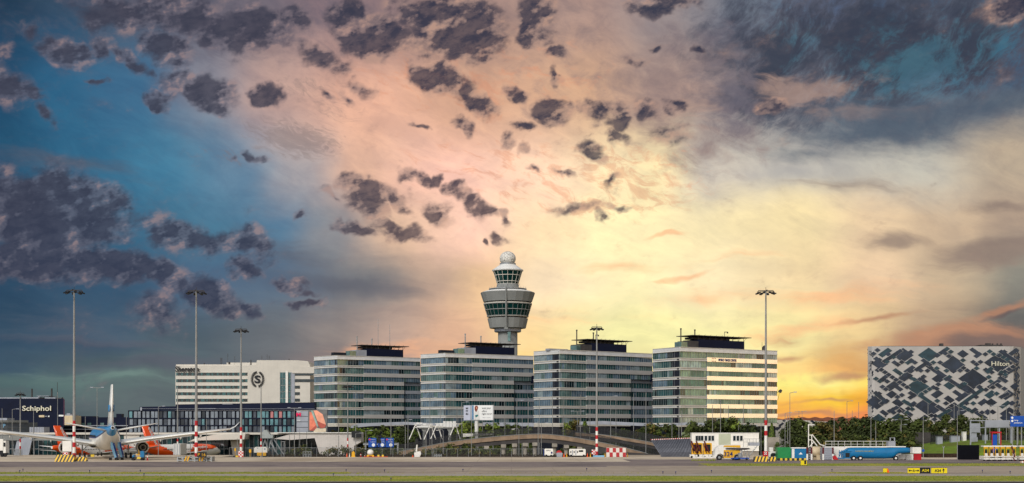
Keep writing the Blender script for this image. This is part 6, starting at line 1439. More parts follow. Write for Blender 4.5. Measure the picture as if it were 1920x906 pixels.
for i in range(8):
    px = 1845.5+i*10.35+(5 if i > 5 else 0); lb = '%s yellow framed dolly from the black screen in the parked row' % ow[i]
    loc = (X(px, dd), dd, .0)
    if i == 0: proto.location = loc; proto['label'] = lb
    else: dup(proto, loc, lb)
g = MB(); g.tube((X(1897, 309), 309, 3.3), (X(1903, 309), 309, .9), .16, n=6); g.tube((X(1899, 309), 309, .9), (X(1903, 309), 309, .02), .1, n=6); solo(g, 'maroon_bar', m_maroon, 'maroon tow bar leaning against the parked dollies', 'tow bar')
d = 330; root = thing('red_tractor', 'small red framed tractor with blue front showing above the dollies', 'tractor', (X(1869, d), d, 0))
g = MB()
for px in (1860, 1876): g.box(X(px, d), X(px+1.6, d), d, d+.3, 1.5, Z(811, d))
g.box(X(1860, d), X(1877.6, d), d-.1, d+1.5, Z(812.5, d), Z(809.5, d)); g.build('cab_frame', m_red, root)
g = MB(); g.box(X(1861, d), X(1869, d), d-.2, d+.4, 1.5, Z(815, d)); g.build('front_panel', m_rblue, root)
g = MB(); g.box(X(1858, d), X(1879, d), d, d+2.4, .4, 1.6); g.build('chassis', m_dkconc, root)
for px in (1861, 1875):
    g = MB(); g.tube((X(px, d), d-.2, .5), (X(px, d), d+.2, .5), .5, n=14); g.build('wheel', m_dark, root)
d = 236; root = thing('orange_marker_cart', 'small orange and white trolley cut off by the right edge', 'trolley', (X(1918, 294), 294, 0))
g = MB(); dd = 294; g.slab([P_(px, y, dd) for px, y in ((1915,868),(1917,865),(1926,864),(1927,869),(1915,870))][::-1], dd, dd+.8); g.build('body', m_orange, root)
g = MB(); g.tube((X(1917, dd), dd-.1, .2), (X(1917, dd), dd+.1, .2), .2, n=10); g.box(X(1914.5, dd), X(1924, dd), dd-.05, dd+.85, .1, .22); g.build('wheel', m_wht2, root)
# ================================================================== taxiway signs
def taxisign(px0, px1, yb, y0, mat, label, body, tmat, arrows=()):
    dd = G(yb); x0, x1 = X(px0, dd), X(px1, dd); z0, z1 = .12, Z(y0, dd); h = z1-z0
    g = MB(); g.box(x0, x1, dd, dd+.22, z0, z1); o = solo(g, 'taxiway_sign', mat, label, 'taxiway sign', loc=((x0+x1)/2, dd, 0))
    g = MB(); 
    for q in (x0+.15, x1-.3): g.box(q, q+.14, dd+.05, dd+.15, 0, z0)
    g.build('feet', m_steel, o, org=tuple(o.location))
    g = MB()
    for a, b, c_, e in ((x0-.03, x1+.03, z1, z1+.04), (x0-.03, x1+.03, z0-.03, z0)): g.box(a, b, dd-.02, dd+.24, c_, e)
    g.build('rim', m_black, o, org=tuple(o.location))
    if body: signtext(body[0], tmat, o, (lerp(x0, x1, body[1]), dd-.03, (z0+z1)/2), h*.52, width=(x1-x0)*body[2], bold=.02)
    for cx_, kind in arrows:
        xx = lerp(x0, x1, cx_); zc = (z0+z1)/2; g = MB(); q = h*.2
        if kind in 'lr':
            s_ = -1 if kind == 'l' else 1; p = [(xx-.28, zc-.05), (xx+.28, zc-.05), (xx+.28, zc+.05), (xx-.28, zc+.05)]; g.slab(p, dd-.05, dd-.02)
            hd = [(xx+s_*.38, zc), (xx+s_*.1, zc+q), (xx+s_*.1, zc-q)]; g.slab(hd if s_ < 0 else hd[::-1], dd-.055, dd-.021)
        else: g.slab([(xx-.05, zc-.32), (xx+.05, zc-.32), (xx+.05, zc+.2), (xx-.05, zc+.2)], dd-.05, dd-.02); g.slab([(xx, zc+.36), (xx-.19, zc+.05), (xx+.19, zc+.05)], dd-.055, dd-.021)
        g.build('arrow', tmat, o, org=tuple(o.location))
    return o
taxisign(1702, 1724.6, 888.8, 877.6, m_sign_y, 'yellow taxiway sign with letter A between two arrows', ('A', .5, .17), m_btxt, ((.24, 'l'), (.76, 'r')))
taxisign(1725.4, 1744.4, 888.4, 877.4, m_black, 'black taxiway sign reading A24 in yellow', ('A24', .5, .7), m_sign_y)
taxisign(1746.4, 1776, 888.9, 877.4, m_sign_y, 'yellow taxiway sign reading A24 with an up arrow', ('A24', .4, .4), m_btxt, ((.76, 'u'),))
o = taxisign(1656, 1665, 887.3, 878.2, m_sign_y, 'small yellow box sign with dark and orange edge in the grass', None, None)
g = MB(); dd = G(887.3); g.slab([(X(1663, dd), .1), (X(1667.2, dd), .1), (X(1664.8, dd), .75), (X(1663.6, dd), .75)][::-1][::-1], dd-.15, dd-.03); g.build('orange_wedge', m_orange, o, org=tuple(o.location))
o = taxisign(1501.5, 1513, 873.4, 863.6, m_sign_y, 'small yellow sign with a dark patch on the grass island', None, None)
g = MB(); dd = G(873.4); g.box(X(1508, dd), X(1511.5, dd), dd-.05, dd-.01, .3, 1.0); g.build('dark_patch', m_black, o, org=tuple(o.location))
# runway edge lamps
ep = thing('edge_lamp', 'x', 'edge lamp', (0, 0, 0), group='low edge lamps along the grass', world=False)
g = MB(); g.tube((0, 0, 0), (0, 0, .3), .04, n=6); g.build('stem', m_black, ep); g = MB(); g.lathe((0, 0, 0), [(.05, .28), (.1, .34), (.1, .42), (.04, .48)], 10); g.build('lamp_cap', m_dblue, ep)
first = True
for i, (px, y) in enumerate(((37,887.2),(168,886.8),(43,884.5),(649,885.6),(625,893.4),(721,885.8),(868,884.9),(1100,883),(1243,889.6),(1267,889.8),(1334,887),(733,902.3),(1560,884.8),(1894,888.9),(1842,886.4),(263,886.2),(270,893.2))):
    dd = G(y); lm = ('left of the airliners','below the left engine','at the far left','below the road signs, on the strip','near the grass below the road signs','below the sign gantries','below the billboard','below the shorter banded mast','below the leaning blast fence, left one','below the leaning blast fence, right one','below the lifting rigs','at the bottom edge below the blue signs','below the roller containers','near the right edge','below the black screen','below the blue tug','by the near verge below the blue tug')[i]
    lb = 'tiny dark edge lamp '+lm; loc = (X(px, dd), dd, .012)
    if first: ep.location = loc; ep['label'] = lb; first = False
    else: dup(ep, loc, lb)

# ================================================================== street lamps and slim poles
def lampproto(kind):
    r = thing('street_lamp', 'x', 'street lamp', (0, 0, 0), group='slim lamp posts along the roads', world=False); Hh = 10.0
    g = MB(); g.tube((0, 0, 0), (0, 0, Hh), .085, .05, n=7)
    if kind == 'single': g.tube((0, 0, Hh), (.9, 0, Hh+.12), .035, n=5)
    if kind == 'double': g.tube((-.9, 0, Hh+.05), (.9, 0, Hh+.05), .035, n=5)
    if kind == 'goose':
        for a, b in (((0,0,Hh),(-.25,0,Hh+.35)),((-.25,0,Hh+.35),(-.8,0,Hh+.4)),((-.8,0,Hh+.4),(-1.1,0,Hh+.2))): g.tube(a, b, .045, n=5)
    g.build('post', m_pole, r)
    hs = {'single': (1.1,), 'double': (-1.1, 1.1), 'goose': (-1.2,), 'plain': ()}[kind]
    for h in hs:
        g = MB(); g.cbox((h, 0, Hh+(.12 if kind != 'goose' else .15)), (.62, .22, .11)); g.build('lamp_head', m_wht2 if kind == 'goose' else m_grey, r)
    return r
protos = {k: lampproto(k) for k in ('single', 'double', 'goose', 'plain')}; used = set()
# (column, top, visible foot, distance, kind, where)
LP = [(4,766,840,430,'plain','before the navy lettered building'),(23,768,830,430,'single','before the navy lettered building'),(63,766,830,440,'plain','before the navy lettered building'),(108,735,800,600,'plain','behind the navy lettered building'),
(160,781,840,440,'plain','beside the blue tailed airliner'),(182,728,830,470,'double','beside the blue tailed airliner'),(237,782,840,440,'plain','beside the blue tailed airliner'),(297,763,850,410,'single','before the glazed terminal'),(387,786,857,372,'plain','before the glazed terminal'),(357,780,850,380,'plain','before the glazed terminal'),
(445,822,857,365,'plain','beside the stair frame'),(543,806,856,366,'plain','before the pale pier wall'),(552,766,855,362,'double','before the pale pier wall'),(562,804,855,366,'plain','before the pale pier wall'),(575,808,848,366,'plain','before the pale pier wall'),(635,786,854,362,'plain','before the pale pier wall'),(667,813,856,356,'single','beside the blue direction signs'),(686,808,853,372,'single','beside the blue direction signs'),
(667,735,820,480,'plain','before the leftmost office block'),(733,786,853,366,'plain','beside the blue direction signs'),(733,735,800,500,'plain','before the leftmost office block'),(760,788,853,372,'single','beside the blue direction signs'),(765,776,836,430,'plain','before the leftmost office block'),
(799,804,853,372,'plain','below the sign gantries'),(806,747,820,470,'double','by the sign gantries'),(810,804,853,372,'plain','below the sign gantries'),(826,765,820,460,'plain','by the sign gantries'),(831,808,853,366,'goose','below the sign gantries'),(857,762,815,452,'plain','by the sign gantries'),
(866,755,815,450,'single','beside the billboard'),(884,786,853,368,'plain','beside the billboard'),(905,788,812,470,'plain','beside the billboard'),(924.6,757,815,440,'plain','beside the billboard'),(946.6,752,817,440,'plain','behind the arched viaduct'),(969,752,807,470,'single','behind the arched viaduct'),(979,780,806,470,'plain','behind the arched viaduct'),(990.7,745,812,440,'plain','behind the arched viaduct'),
(973,806,853,364,'goose','before the arched viaduct'),(1009,790,853,372,'plain','before the arched viaduct'),(1015,794,853,366,'double','before the arched viaduct'),(1011,747,812,450,'plain','behind the arched viaduct'),(1036,742,812,440,'plain','behind the arched viaduct'),(1056,745,806,460,'plain','behind the arched viaduct'),(1083,772,808,470,'double','behind the arched viaduct'),(1088,740,815,440,'plain','behind the arched viaduct'),(1106,744,808,450,'plain','behind the arched viaduct'),(1145,744,827,430,'single','on the ramp left of the blast fence'),(1155,748,809,460,'plain','on the ramp left of the blast fence'),(1188,738,800,460,'plain','on the ramp left of the blast fence'),(1211,736,841,400,'plain','on the ramp left of the blast fence'),
(1260,778,820,450,'plain','before the lettered office block'),(1273,740,824,420,'plain','before the lettered office block'),(1278,770,804,450,'plain','before the lettered office block'),(1336,759,814,430,'plain','above the site cabin'),(1351,750,814,430,'plain','above the site cabin'),(1366,760,800,480,'plain','above the site cabin'),(1385,798,812,450,'single','above the site cabin'),(1394,756,800,480,'plain','above the site cabin'),(1427,785,825,420,'plain','beside the right tall mast'),
(1472,775,838,410,'single','between right tall mast and diamond hotel'),(1477,778,838,420,'plain','between right tall mast and diamond hotel'),(1481,737,838,380,'single','between right tall mast and diamond hotel'),(1498,772,795,900,'double','between right tall mast and diamond hotel'),(1504,772,795,900,'double','between right tall mast and diamond hotel'),(1564,770,836,360,'plain','behind the beige tank'),(1588,753,795,640,'single','left of the diamond hotel'),(1598,770,795,700,'plain','left of the diamond hotel'),(1610,754,795,640,'plain','left of the diamond hotel'),
(1633,786,836,380,'plain','behind the blue tanker'),(1642,790,836,380,'plain','behind the blue tanker'),(1668,784,815,440,'plain','behind the blue tanker'),(1676,788,822,420,'plain','behind the blue tanker'),(1688,797,830,400,'single','behind the blue tanker'),(1690,788,830,410,'double','behind the blue tanker'),(1731,776,845,345,'plain','on the green bank'),(1740,755,800,470,'plain','below the diamond hotel'),(1789,757,800,470,'plain','below the diamond hotel'),(1798,757,798,480,'plain','below the diamond hotel'),(1795,771,860,322,'single','at the left edge of the black screen'),(1807,785,820,440,'plain','below the diamond hotel'),(1824,775,812,440,'plain','below the diamond hotel'),(1837,785,825,420,'single','above the dollies'),(1843,780,820,430,'plain','above the dollies'),
(1856,760,826,400,'double','above the dollies'),(1871,762,826,400,'double','above the dollies'),(1874,790,826,395,'plain','above the dollies'),(1887,762,826,400,'double','above the dollies'),(1892,790,832,390,'plain','above the dollies'),(1901,764,826,400,'double','above the dollies'),(1909,800,832,385,'plain','above the dollies'),(1915,802,832,385,'plain','above the dollies')]
from collections import defaultdict
cnt = defaultdict(list)
for t in LP: cnt[t[5]].append(t[0])
ordw = ['first', 'second', 'third', 'fourth', 'fifth', 'sixth', 'seventh', 'eighth', 'ninth', 'tenth', 'eleventh']
for px, ty, by, dd, kind, wh in LP:
    z0 = 0.0 if dd < 352 or (dd < 376 and (px > 1160)) else LOW
    if dd > 390 and px > 1700: z0 = 2.0
    if px == 1731: z0 = .0
    zt = Z(ty, dd); k = sorted(cnt[wh]); i = k.index(px)
    adj = {'single': 'slim single armed', 'double': 'slim two armed', 'goose': 'curved neck', 'plain': 'slim plain'}[kind]
    lb = '%s lamp post %s' % (adj, wh) + (', %s from left' % (ordw[i] if i < 11 else str(i+1)+'th') if len(k) > 1 else '')
    sc_ = (zt-z0)/10; sx_ = max(1.0, min(2.0, dd/290))
    loc = (X(px, dd), dd, z0)
    p = protos[kind]
    if kind in used: dup(p, loc, lb, sc=(sx_, sx_, sc_))
    else:
        used.add(kind); p.location = loc; p.scale = (sx_, sx_, sc_); p['label'] = lb; p['_keep'] = 1
# big blue sign and other boards on the right
d = 375; root = thing('parking_sign', 'large blue parking direction sign at the right edge', 'road sign', (X(1910, d), d, 2))
g = MB(); g.box(X(1894.5, d), X(1945, d), d, d+.15, Z(800, d), Z(780, d)); pn = g.build('sign_panel', m_rblue, root)
text('Lang', 'sign_lettering', m_wtxt, pn, (X(1905, d), d-.04, Z(788.5, d)), .5, width=1.1, depth=.04); text('parkeren', 'sign_lettering', m_wtxt, pn, (X(1909, d), d-.04, Z(793.2, d)), .55, width=2.2, depth=.04)
for y in (783.5, 789.5): g = MB(); g.lathe((0, 0, 0), [(.25, 0), (.3, .01), (.3, .03), (.25, .04)], 14); g.v = [(X(1898, d)+p, d-.05+r, Z(y, d)+q) for p, q, r in g.v]; g.build('round_symbol', m_wtxt, pn)
g = MB()
for px in (1899, 1908, 1916): g.box(X(px, d)-.12, X(px, d)+.12, d+.2, d+.45, 2, Z(781, d))
g.build('posts', m_steel, root)
g = MB(); dd = 385
for px in (1820, 1848, 1874, 1896): g.box(X(px, dd)-.15, X(px, dd)+.15, dd, dd+.3, 2, Z(788, dd))
g.box(X(1848, dd), X(1892, dd), dd-.2, dd-.05, Z(801.5, dd), Z(789.5, dd)); g.tube((X(1818, dd), dd, Z(789, dd)), (X(1898, dd), dd, Z(789, dd)), .15, n=6); g.tube((X(1818, dd), dd, Z(802, dd)), (X(1898, dd), dd, Z(802, dd)), .12, n=6)
solo(g, 'sign_back_gantry', m_grey, 'grey sign gantry seen from behind, left of the blue parking sign', 'sign gantry')
g = MB(); dd = 392; g.box(X(1818.5, dd), X(1838, dd), dd, dd+.25, Z(811, dd), Z(794, dd)); g.box(X(1822, dd), X(1832, dd), dd+.3, dd+.8, 2, Z(811, dd)); g.box(X(1821, dd), X(1833, dd), dd-.1, dd+1, 2.8, Z(820, dd)); solo(g, 'grey_sign_back', m_grey, 'grey square sign back on a broad post below the diamond hotel', 'sign')
for a, b, y0, mt, lb in ((1757.5,1767.5,819.5,m_grey,'grey utility cabinet on the bank, leftmost of the cabinets'),(1783.5,1800,818,m_grey,'wide grey utility cabinet on the bank behind the lamp post'),(1806,1812,810.5,m_wht2,'narrow white utility cabinet on the bank'),(1845,1852,816,m_grey,'small grey cabinet on the bank left of the dollies')):
    g = MB(); dd = 398; g.box(X(a, dd), X(b, dd), dd, dd+1.5, 2.6, Z(y0, dd)); g.box(X(a-.5, dd), X(b+.5, dd), dd-.1, dd+1.6, Z(y0, dd), Z(y0-.7, dd)); solo(g, 'utility_cabinet', mt, lb, 'cabinet')
g = MB(); dd = 412; g.box(X(1715, dd), X(1745, dd), dd, dd+2, 0, Z(811, dd)); 
for i in range(9): g.box(X(1715+i*3.3, dd), X(1716+i*3.3, dd), dd-.1, dd, 2, Z(811, dd))
solo(g, 'timber_shed', m_dkconc, 'dark timber clad shed at the top of the green bank', 'shed')
g = MB(); dd = 404
for i in range(50): px = 1745+i*4.0; g.box(X(px, dd)-.05, X(px, dd)+.05, dd, dd+.1, 2.5, Z(815.5, dd))
g.box(X(1745, dd), X(1945, dd), dd+.02, dd+.08, Z(816, dd), Z(815.5, dd)); g.quad((X(1745, dd), dd+.09, 2.5), (X(1945, dd), dd+.09, 2.5), (X(1945, dd), dd+.09, Z(816, dd)), (X(1745, dd), dd+.09, Z(816, dd)), 1)
solo(g, 'bank_fence', [m_fence, m_mesh], 'dark wire fence along the top of the green bank', 'fence')
for px, y0, dd, lb in ((1731,845,340,'round blue arrow sign on the lamp post before the green bank'),):
    g = MB(); g.lathe((0, 0, 0), [(.28, 0), (.34, .01), (.34, .06), (.28, .07)], 18); g.v = [(X(px, dd)+p, dd+r, Z(y0, dd)+q) for p, q, r in g.v]; solo(g, 'round_sign', m_rblue, lb, 'sign')
g = MB(); dd = 342; xq = X(1769, dd); g.tube((xq, dd, 0), (xq, dd, Z(838, dd)), .09, n=6); g.tube((xq, dd, Z(841, dd)), (xq-.3, dd, Z(836.5, dd)), .06, n=5); g.tube((xq, dd, Z(841, dd)), (xq+.3, dd, Z(836.5, dd)), .06, n=5); solo(g, 'forked_post', m_steel, 'short forked grey post before the green bank', 'post')
# concrete yard walls right of the stair; wire fence at apron edge
g = MB(); dd = 374; g.box(X(1440, dd), X(1461, dd), dd, dd+2, 0, Z(820, dd)); solo(g, 'concrete_hut', m_conc, 'weathered concrete hut between right tall mast and green container', 'hut')
def edge_fence(px0, px1, dd, zb, h, label):
    root = thing('wire_fence', label, 'fence', (X((px0+px1)/2, dd), dd, zb)); g = MB()
    x0, x1 = X(px0, dd), X(px1, dd); n_ = int((x1-x0)/2.6)
    for i in range(n_+1): q = lerp(x0, x1, i/n_); g.tube((q, dd, zb), (q, dd, zb+h), .05, n=5)
    g.tube((x0, dd, zb+h), (x1, dd, zb+h), .035, n=4); g.build('posts', m_steel, root)
    g = MB(); g.quad((x0, dd+.02, zb), (x1, dd+.02, zb), (x1, dd+.02, zb+h), (x0, dd+.02, zb+h)); g.build('wire_mesh', m_wire, root)
m_wire = m_mesh.copy(); m_wire.name = 'thin wire mesh'; m_wire.node_tree.nodes['Principled BSDF'].inputs['Alpha'].default_value = .16; m_wire.node_tree.nodes['Principled BSDF'].inputs['Base Color'].default_value = (.1, .1, .1, 1)
edge_fence(430, 676, 353.5, 0, 2.3, 'thin wire fence along the apron edge before the pier'); edge_fence(676, 1020, 353.5, 0, 2.0, 'thin wire fence along the apron edge before the viaduct shrubs')
rh = random.Random(5)
def hedge(px0, px1, label):
    g = MB(); dd = 354.4; x0, x1 = X(px0, dd), X(px1, dd); n_ = int((x1-x0)/.35)
    g.box(x0, x1, dd+.1, dd+.7, -.6, .3)
    for i in range(n_*9):
        x_ = rh.uniform(x0, x1); y_ = dd+rh.uniform(-.1, .9); z_ = rh.uniform(.0, .62); s_ = rh.uniform(.08, .2)
        a = Vector((rh.uniform(-1, 1), rh.uniform(-1, 1), rh.uniform(-1, 1))).normalized(); b = a.orthogonal().normalized()*s_; c = a.cross(b).normalized()*s_*.7; p = Vector((x_, y_, z_))
        g.add([p-b-c, p+b-c, p+b+c, p-b+c], [(0, 1, 2, 3)], rh.choice((0, 0, 1)))
    solo(g, 'low_hedge', [m_soil, M('hedge leaf brown', (70,62,38), .9, 0, .2, 2)], label, 'hedge')
hedge(505, 770, 'low dark brown hedge along the apron edge, left stretch'); hedge(772, 1130, 'low dark brown hedge along the apron edge under the viaduct')
# ================================================================== trees
def leafmat(name, c0, c1):
    m_ = bpy.data.materials.new(name); m_.use_nodes = True; n = NT(m_.node_tree); b = n.N['Principled BSDF']
    v = n.N.new('ShaderNodeTexCoord').outputs['Object']; rnd = n.N.new('ShaderNodeObjectInfo').outputs['Random']
    f = n.m('ADD', n.m('MULTIPLY', n.noise(v, .9, 3, .6), .7), n.m('MULTIPLY', rnd, .3))
    n.put(b.inputs['Base Color'], n.mix(n.mr(f, .3, .75), lin(c0), lin(c1))); b.inputs['Roughness'].default_value = .75; b.inputs['Specular IOR Level'].default_value = .2
    return m_
L_dark = leafmat('dark green leaf', (40,48,22), (66,73,34)); L_mid = leafmat('mid green leaf', (52,62,27), (84,94,40)); L_lite = leafmat('fresh green leaf', (86,106,36), (132,146,58)); L_brown = leafmat('bronze leaf', (84,76,36), (118,104,52)); L_grey = leafmat('grey willow leaf', (84,96,66), (124,134,98))
def crown_mesh(name, seed, w_, h_, zc, lobes, leaves, mats, size=.42, ragged=1.0):
    r = random.Random(seed); g = MB(); LB = []
    for i in range(lobes):
        a = r.uniform(0, 2*math.pi); t = r.random(); zz_ = zc+(t-.5)*h_*1.05; rr = w_*math.sqrt(max(.05, 1-(2*t-1)**2))*r.uniform(.2, .8)
        LB.append((Vector((math.cos(a)*rr, math.sin(a)*rr, zz_)), r.uniform(.26, .46)*w_*ragged, r.random()))
    for i in range(leaves):
        c, rad_, tone = r.choice(LB); dr = Vector((r.gauss(0, 1), r.gauss(0, 1), r.gauss(0, 1))).normalized()
        p = c+dr*rad_*(r.random()**.45)*r.uniform(.8, 1.18); s_ = size*r.uniform(.5, 1.25)
        nrm = (dr+Vector((r.uniform(-.8, .8), r.uniform(-.8, .8), r.uniform(-.2, 1)))).normalized()
        b = nrm.orthogonal().normalized(); b.rotate(__import__('mathutils').Quaternion(nrm, r.uniform(0, 6.28))); c2 = nrm.cross(b)
        b = b*s_; c2 = c2*s_*.65; mi = 0 if tone < .45 else (1 if tone < .85 else 2)
        if r.random() < .15: mi = (mi+1) % 3
        g.add([p-b, p-c2*.9+b*.1, p+b, p+c2], [(0, 1, 2, 3)], mi)
    me = bpy.data.meshes.new(name); me.from_pydata(g.v, [], g.f)
    for m_ in mats: me.materials.append(m_)
    me.polygons.foreach_set('material_index', g.m); me.update(); return me
def trunk_mesh(seed, h_, w_):
    r = random.Random(seed+99); g = MB(); g.tube((0, 0, 0), (.1, 0, h_*.45), .26, .18, n=8); g.tube((.1, 0, h_*.45), (0, .1, h_*.8), .18, .07, n=7)
    for i in range(7):
        a = r.uniform(0, 6.28); z_ = h_*r.uniform(.22, .6); g.tube((.05, 0, z_), (math.cos(a)*w_*.55, math.sin(a)*w_*.55, z_+h_*r.uniform(.12, .3)), .09, .03, n=5)
    me = bpy.data.meshes.new('trunk'); me.from_pydata(g.v, [], g.f); me.materials.append(m_trunk); me.update(); return me
VAR = {}
def variants(key, n_, w_, h_, zc, lobes, leaves, mats, **kw):
    VAR[key] = [(crown_mesh('crown', hash(key) % 1 + 31*i+len(key)*7, w_, h_, zc, lobes, leaves, mats, **kw), trunk_mesh(i, 10, w_)) for i in range(n_)]
# all proto trees are 10 m tall
variants('fresh', 3, 3.0, 7.2, 6.2, 16, 1500, [L_mid, L_lite, L_dark]); variants('dark', 4, 3.3, 7.8, 5.9, 18, 1700, [L_dark, L_mid, L_dark]); variants('bronze', 2, 3.0, 7.0, 6.2, 15, 1300, [L_mid, L_brown, L_dark])
variants('shrub', 3, 4.2, 8.0, 5.2, 16, 1300, [L_dark, L_mid, L_brown], size=.55); variants('sparse', 3, 3.6, 8.4, 5.4, 15, 520, [L_dark, L_brown, L_mid], size=.42, ragged=1.25); variants('willow', 1, 3.6, 6.5, 5.6, 14, 1400, [L_grey, L_mid, L_grey])
VAR['conic'] = []
for i in range(2):
    r = random.Random(50+i); g = MB()
    for k in range(1500):
        t = r.random()**.8; z_ = 1+8.9*t; rr = 2.0*(1-t)**.8*r.uniform(.45, 1.1)+.05; a = r.uniform(0, 6.28); p = Vector((math.cos(a)*rr, math.sin(a)*rr, z_)); s_ = .38*r.uniform(.6, 1.2)
        nv = Vector((math.cos(a), math.sin(a), .5)).normalized(); b = nv.orthogonal().normalized()*s_; c2 = nv.cross(b).normalized()*s_*.6
        g.add([p-b, p-c2, p+b, p+c2], [(0, 1, 2, 3)], r.choice((0, 1)))
    me = bpy.data.meshes.new('crown'); me.from_pydata(g.v, [], g.f); me.materials.append(L_mid); me.materials.append(L_lite); me.polygons.foreach_set('material_index', g.m); me.update(); VAR['conic'].append((me, trunk_mesh(i, 9, 1.4)))
rt_ = random.Random(21)
def trees(lst, where, name, kindname, group, labfmt):
    lst = sorted(lst)
    for i, (px, ty, dd, key, wf) in enumerate(lst):
        z0 = LOW if not (dd < 376 and px > 1160) else 0.0
        if px > 1745 and dd > 380: z0 = 1.5
        zt = Z(ty, dd); hgt = (zt-z0); k = hgt/10.2; cr, tr = rt_.choice(VAR[key])
        adj = {'fresh': 'fresh green', 'dark': 'dark green', 'bronze': 'bronze tinged', 'shrub': 'dense dark', 'sparse': 'sparse twiggy', 'willow': 'grey green', 'conic': 'narrow pointed'}[key]
        root = thing(name, labfmt % (adj, where, ordw[i] if i < 11 else str(i+1)+'th'), kindname, (X(px, dd), dd, z0), rt_.uniform(0, 6.28), group, world=False)
        if len(lst) > 1 and False: pass
        root.scale = (k*wf, k*wf, k)
        a = link('crown', cr, root); b = link('trunk', tr, root)
fm = '%s tree %s, %s from left'
trees([(642,806,520,'fresh',.8),(655,803,520,'fresh',.8),(668,802,500,'fresh',.9),(684,800,480,'fresh',1.0),(700,799,480,'fresh',1.0),(716,801,480,'dark',1.0),(731,799.5,490,'fresh',1.0),(747,802,480,'fresh',1.0),(760,804,480,'dark',1.0),(775,801,500,'fresh',.9),(626,806,520,'bronze',.7)], 'at the foot of the leftmost office block', 'tree', 'tree', 'trees before the office blocks', fm)
trees([(862,792,490,'fresh',.9),(872,795,490,'fresh',.9),(882,794,490,'fresh',.9),(904,797,480,'fresh',1.0),(915,798,480,'fresh',1.0),(928,797,480,'fresh',.9),(944,795,490,'fresh',.9),(953,798,480,'fresh',.9),(966,798,480,'fresh',.9),(985,796,490,'fresh',.9)], 'beside the billboard behind the viaduct', 'tree', 'tree', 'trees before the office blocks', fm)
trees([(1063,797,480,'fresh',.7),(1074,788,480,'bronze',1.0),(1097,794,480,'fresh',.6)], 'between the second and third office blocks', 'tree', 'tree', 'trees before the office blocks', fm)
trees([(1196,806,470,'bronze',.8),(1208,803,460,'dark',.9),(1222,794,470,'bronze',1.0),(1238,792,470,'bronze',1.1),(1253,793,470,'bronze',1.0),(1266,800,460,'dark',1.0),(1283,803,430,'willow',1.1),(1297,793,460,'dark',1.0),(1311,794,460,'bronze',1.1),(1326,791,460,'dark',1.0),(1340,789,470,'bronze',1.1)], 'below the lettered office block, left part', 'tree', 'tree', 'trees before the office blocks', fm)
trees([(1356,788,460,'dark',1.1),(1371,786,460,'fresh',1.0),(1384,785,460,'fresh',1.0),(1398,796,450,'dark',1.0),(1414,801,440,'dark',1.0),(1447,792,420,'conic',.9),(1428,808,430,'dark',.9),(1456,826,372,'willow',.9)], 'around the site cabin and the right tall mast', 'tree', 'tree', 'trees right of the office blocks', fm)
RB = []; r = random.Random(9)
px = 1484
while px < 1640:
    RB.append((px, 793+r.uniform(-3.5, 4)-(3 if px > 1545 else 0)+(4 if 1505 < px < 1530 else 0), r.choice((400, 415, 430, 445)), r.choice(('dark', 'dark', 'dark', 'bronze')), r.uniform(1.0, 1.25))); px += r.uniform(13, 17)
trees(RB, 'between the right tall mast and the diamond hotel', 'tree', 'tree', 'trees right of the office blocks', fm)
RB = []; px = 1645
while px < 1770:
    RB.append((px, 787+r.uniform(-3.5, 5), r.choice((420, 435, 450)), r.choice(('dark', 'dark', 'dark', 'bronze')), r.uniform(1.0, 1.25))); px += r.uniform(12, 16)
trees(RB, 'along the left foot of the diamond hotel', 'tree', 'tree', 'trees below the diamond hotel', fm)
RB = []; px = 1776
while px < 1925:
    RB.append((px, (785 if px < 1860 else 794)+r.uniform(-4, 6), r.choice((425, 440, 455)), r.choice(('dark', 'bronze', 'dark')), r.uniform(1.1, 1.4))); px += r.uniform(13, 18)
trees(RB, 'along the right foot of the diamond hotel', 'tree', 'tree', 'trees below the diamond hotel', fm)
RB = []; px = 1492
while px < 1640: RB.append((px, 816+r.uniform(-4, 6), 384, r.choice(('shrub', 'dark')), r.uniform(1.1, 1.4))); px += r.uniform(14, 20)
trees(RB, 'low behind the stair and the beige tank', 'shrub', 'shrub', 'shrubs behind the containers', '%s bush %s, %s from left')
RB = []; px = 1645
while px < 1720: RB.append((px, 812+r.uniform(-4, 6), 384, r.choice(('shrub', 'dark')), r.uniform(1.1, 1.4))); px += r.uniform(13, 17)
trees(RB, 'low behind the blue tanker', 'shrub', 'shrub', 'shrubs behind the containers', '%s bush %s, %s from left')
RB = []; px = 1752
while px < 1925: RB.append((px, 806+r.uniform(-4, 8), 414, r.choice(('shrub', 'dark')), r.uniform(1.2, 1.5))); px += r.uniform(15, 20)
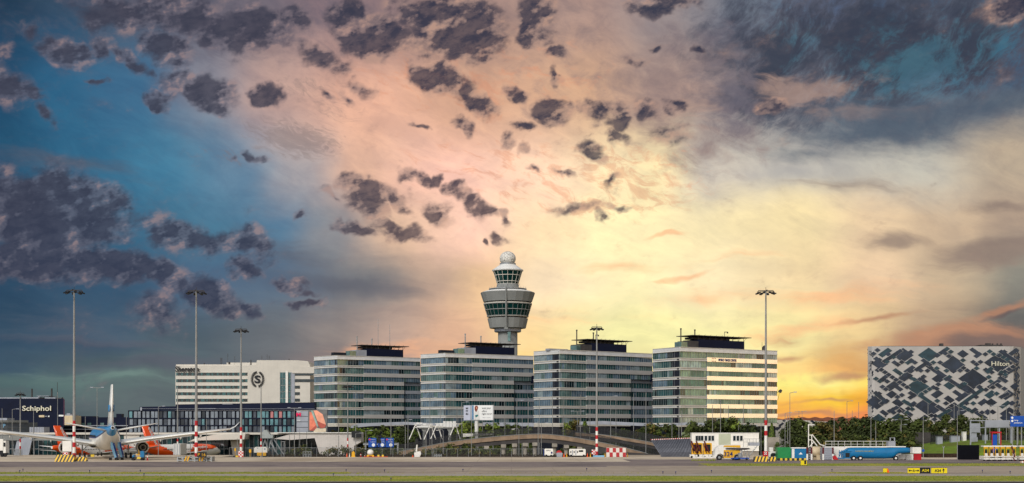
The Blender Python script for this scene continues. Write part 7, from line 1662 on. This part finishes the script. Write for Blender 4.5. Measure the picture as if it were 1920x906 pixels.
trees(RB, 'behind the fence on the green bank', 'shrub', 'shrub', 'shrubs on the bank', '%s bush %s, %s from left')
trees([(537,842,362,'shrub',.8),(547,838,366,'sparse',1.0),(560,836,366,'sparse',1.0),(572,836,366,'shrub',.9),(583,838,364,'shrub',1.0),(596,846,362,'shrub',.8)], 'before the glazed bays of the pier', 'shrub', 'shrub', 'shrubs along the pier', '%s bush %s, %s from left')
trees([(616,838,362,'sparse',1.0),(630,836,364,'sparse',1.1),(643,835,364,'sparse',1.1),(655,838,362,'sparse',1.0),(668,838,366,'sparse',1.0),(680,836,366,'sparse',1.1)], 'before the blank pale pier wall', 'shrub', 'shrub', 'shrubs along the pier', '%s bush %s, %s from left')
trees([(700,846,376,'shrub',1.0),(716,845,376,'shrub',1.0),(732,844,376,'shrub',1.0),(748,845,376,'sparse',1.0),(764,845,374,'shrub',1.0),(780,843,376,'shrub',1.0)], 'beneath the blue direction signs', 'shrub', 'shrub', 'shrubs below the viaduct', '%s bush %s, %s from left')
trees([(796,842,378,'shrub',1.0),(812,838,378,'shrub',1.0),(826,833,380,'shrub',1.1),(842,834,380,'shrub',1.1),(857,838,380,'shrub',1.0),(872,833,380,'shrub',1.1),(888,836,380,'shrub',1.0),(904,840,378,'shrub',1.0),(920,842,378,'shrub',1.0),(934,838,380,'shrub',1.0)], 'below the left arm of the viaduct', 'shrub', 'shrub', 'shrubs below the viaduct', '%s bush %s, %s from left')
trees([(990,840,440,'shrub',1.0),(1020,842,440,'shrub',1.0),(1052,842,440,'shrub',1.1),(1078,842,440,'shrub',1.0),(1098,846,430,'shrub',.9),(1130,846,395,'shrub',.9)], 'in the shade under the viaduct arch', 'shrub', 'shrub', 'shrubs below the viaduct', '%s bush %s, %s from left')
trees([(1165,806,470,'dark',1.0),(1180,808,470,'dark',1.0),(1150,808,480,'dark',.9)], 'behind the ramp left of the lettered office block', 'tree', 'tree', 'trees before the office blocks', fm)
for k, p in protos.items():
    if '_keep' in p: del p['_keep']
for o in scene.objects:
    if '_o' in o: del o['_o']
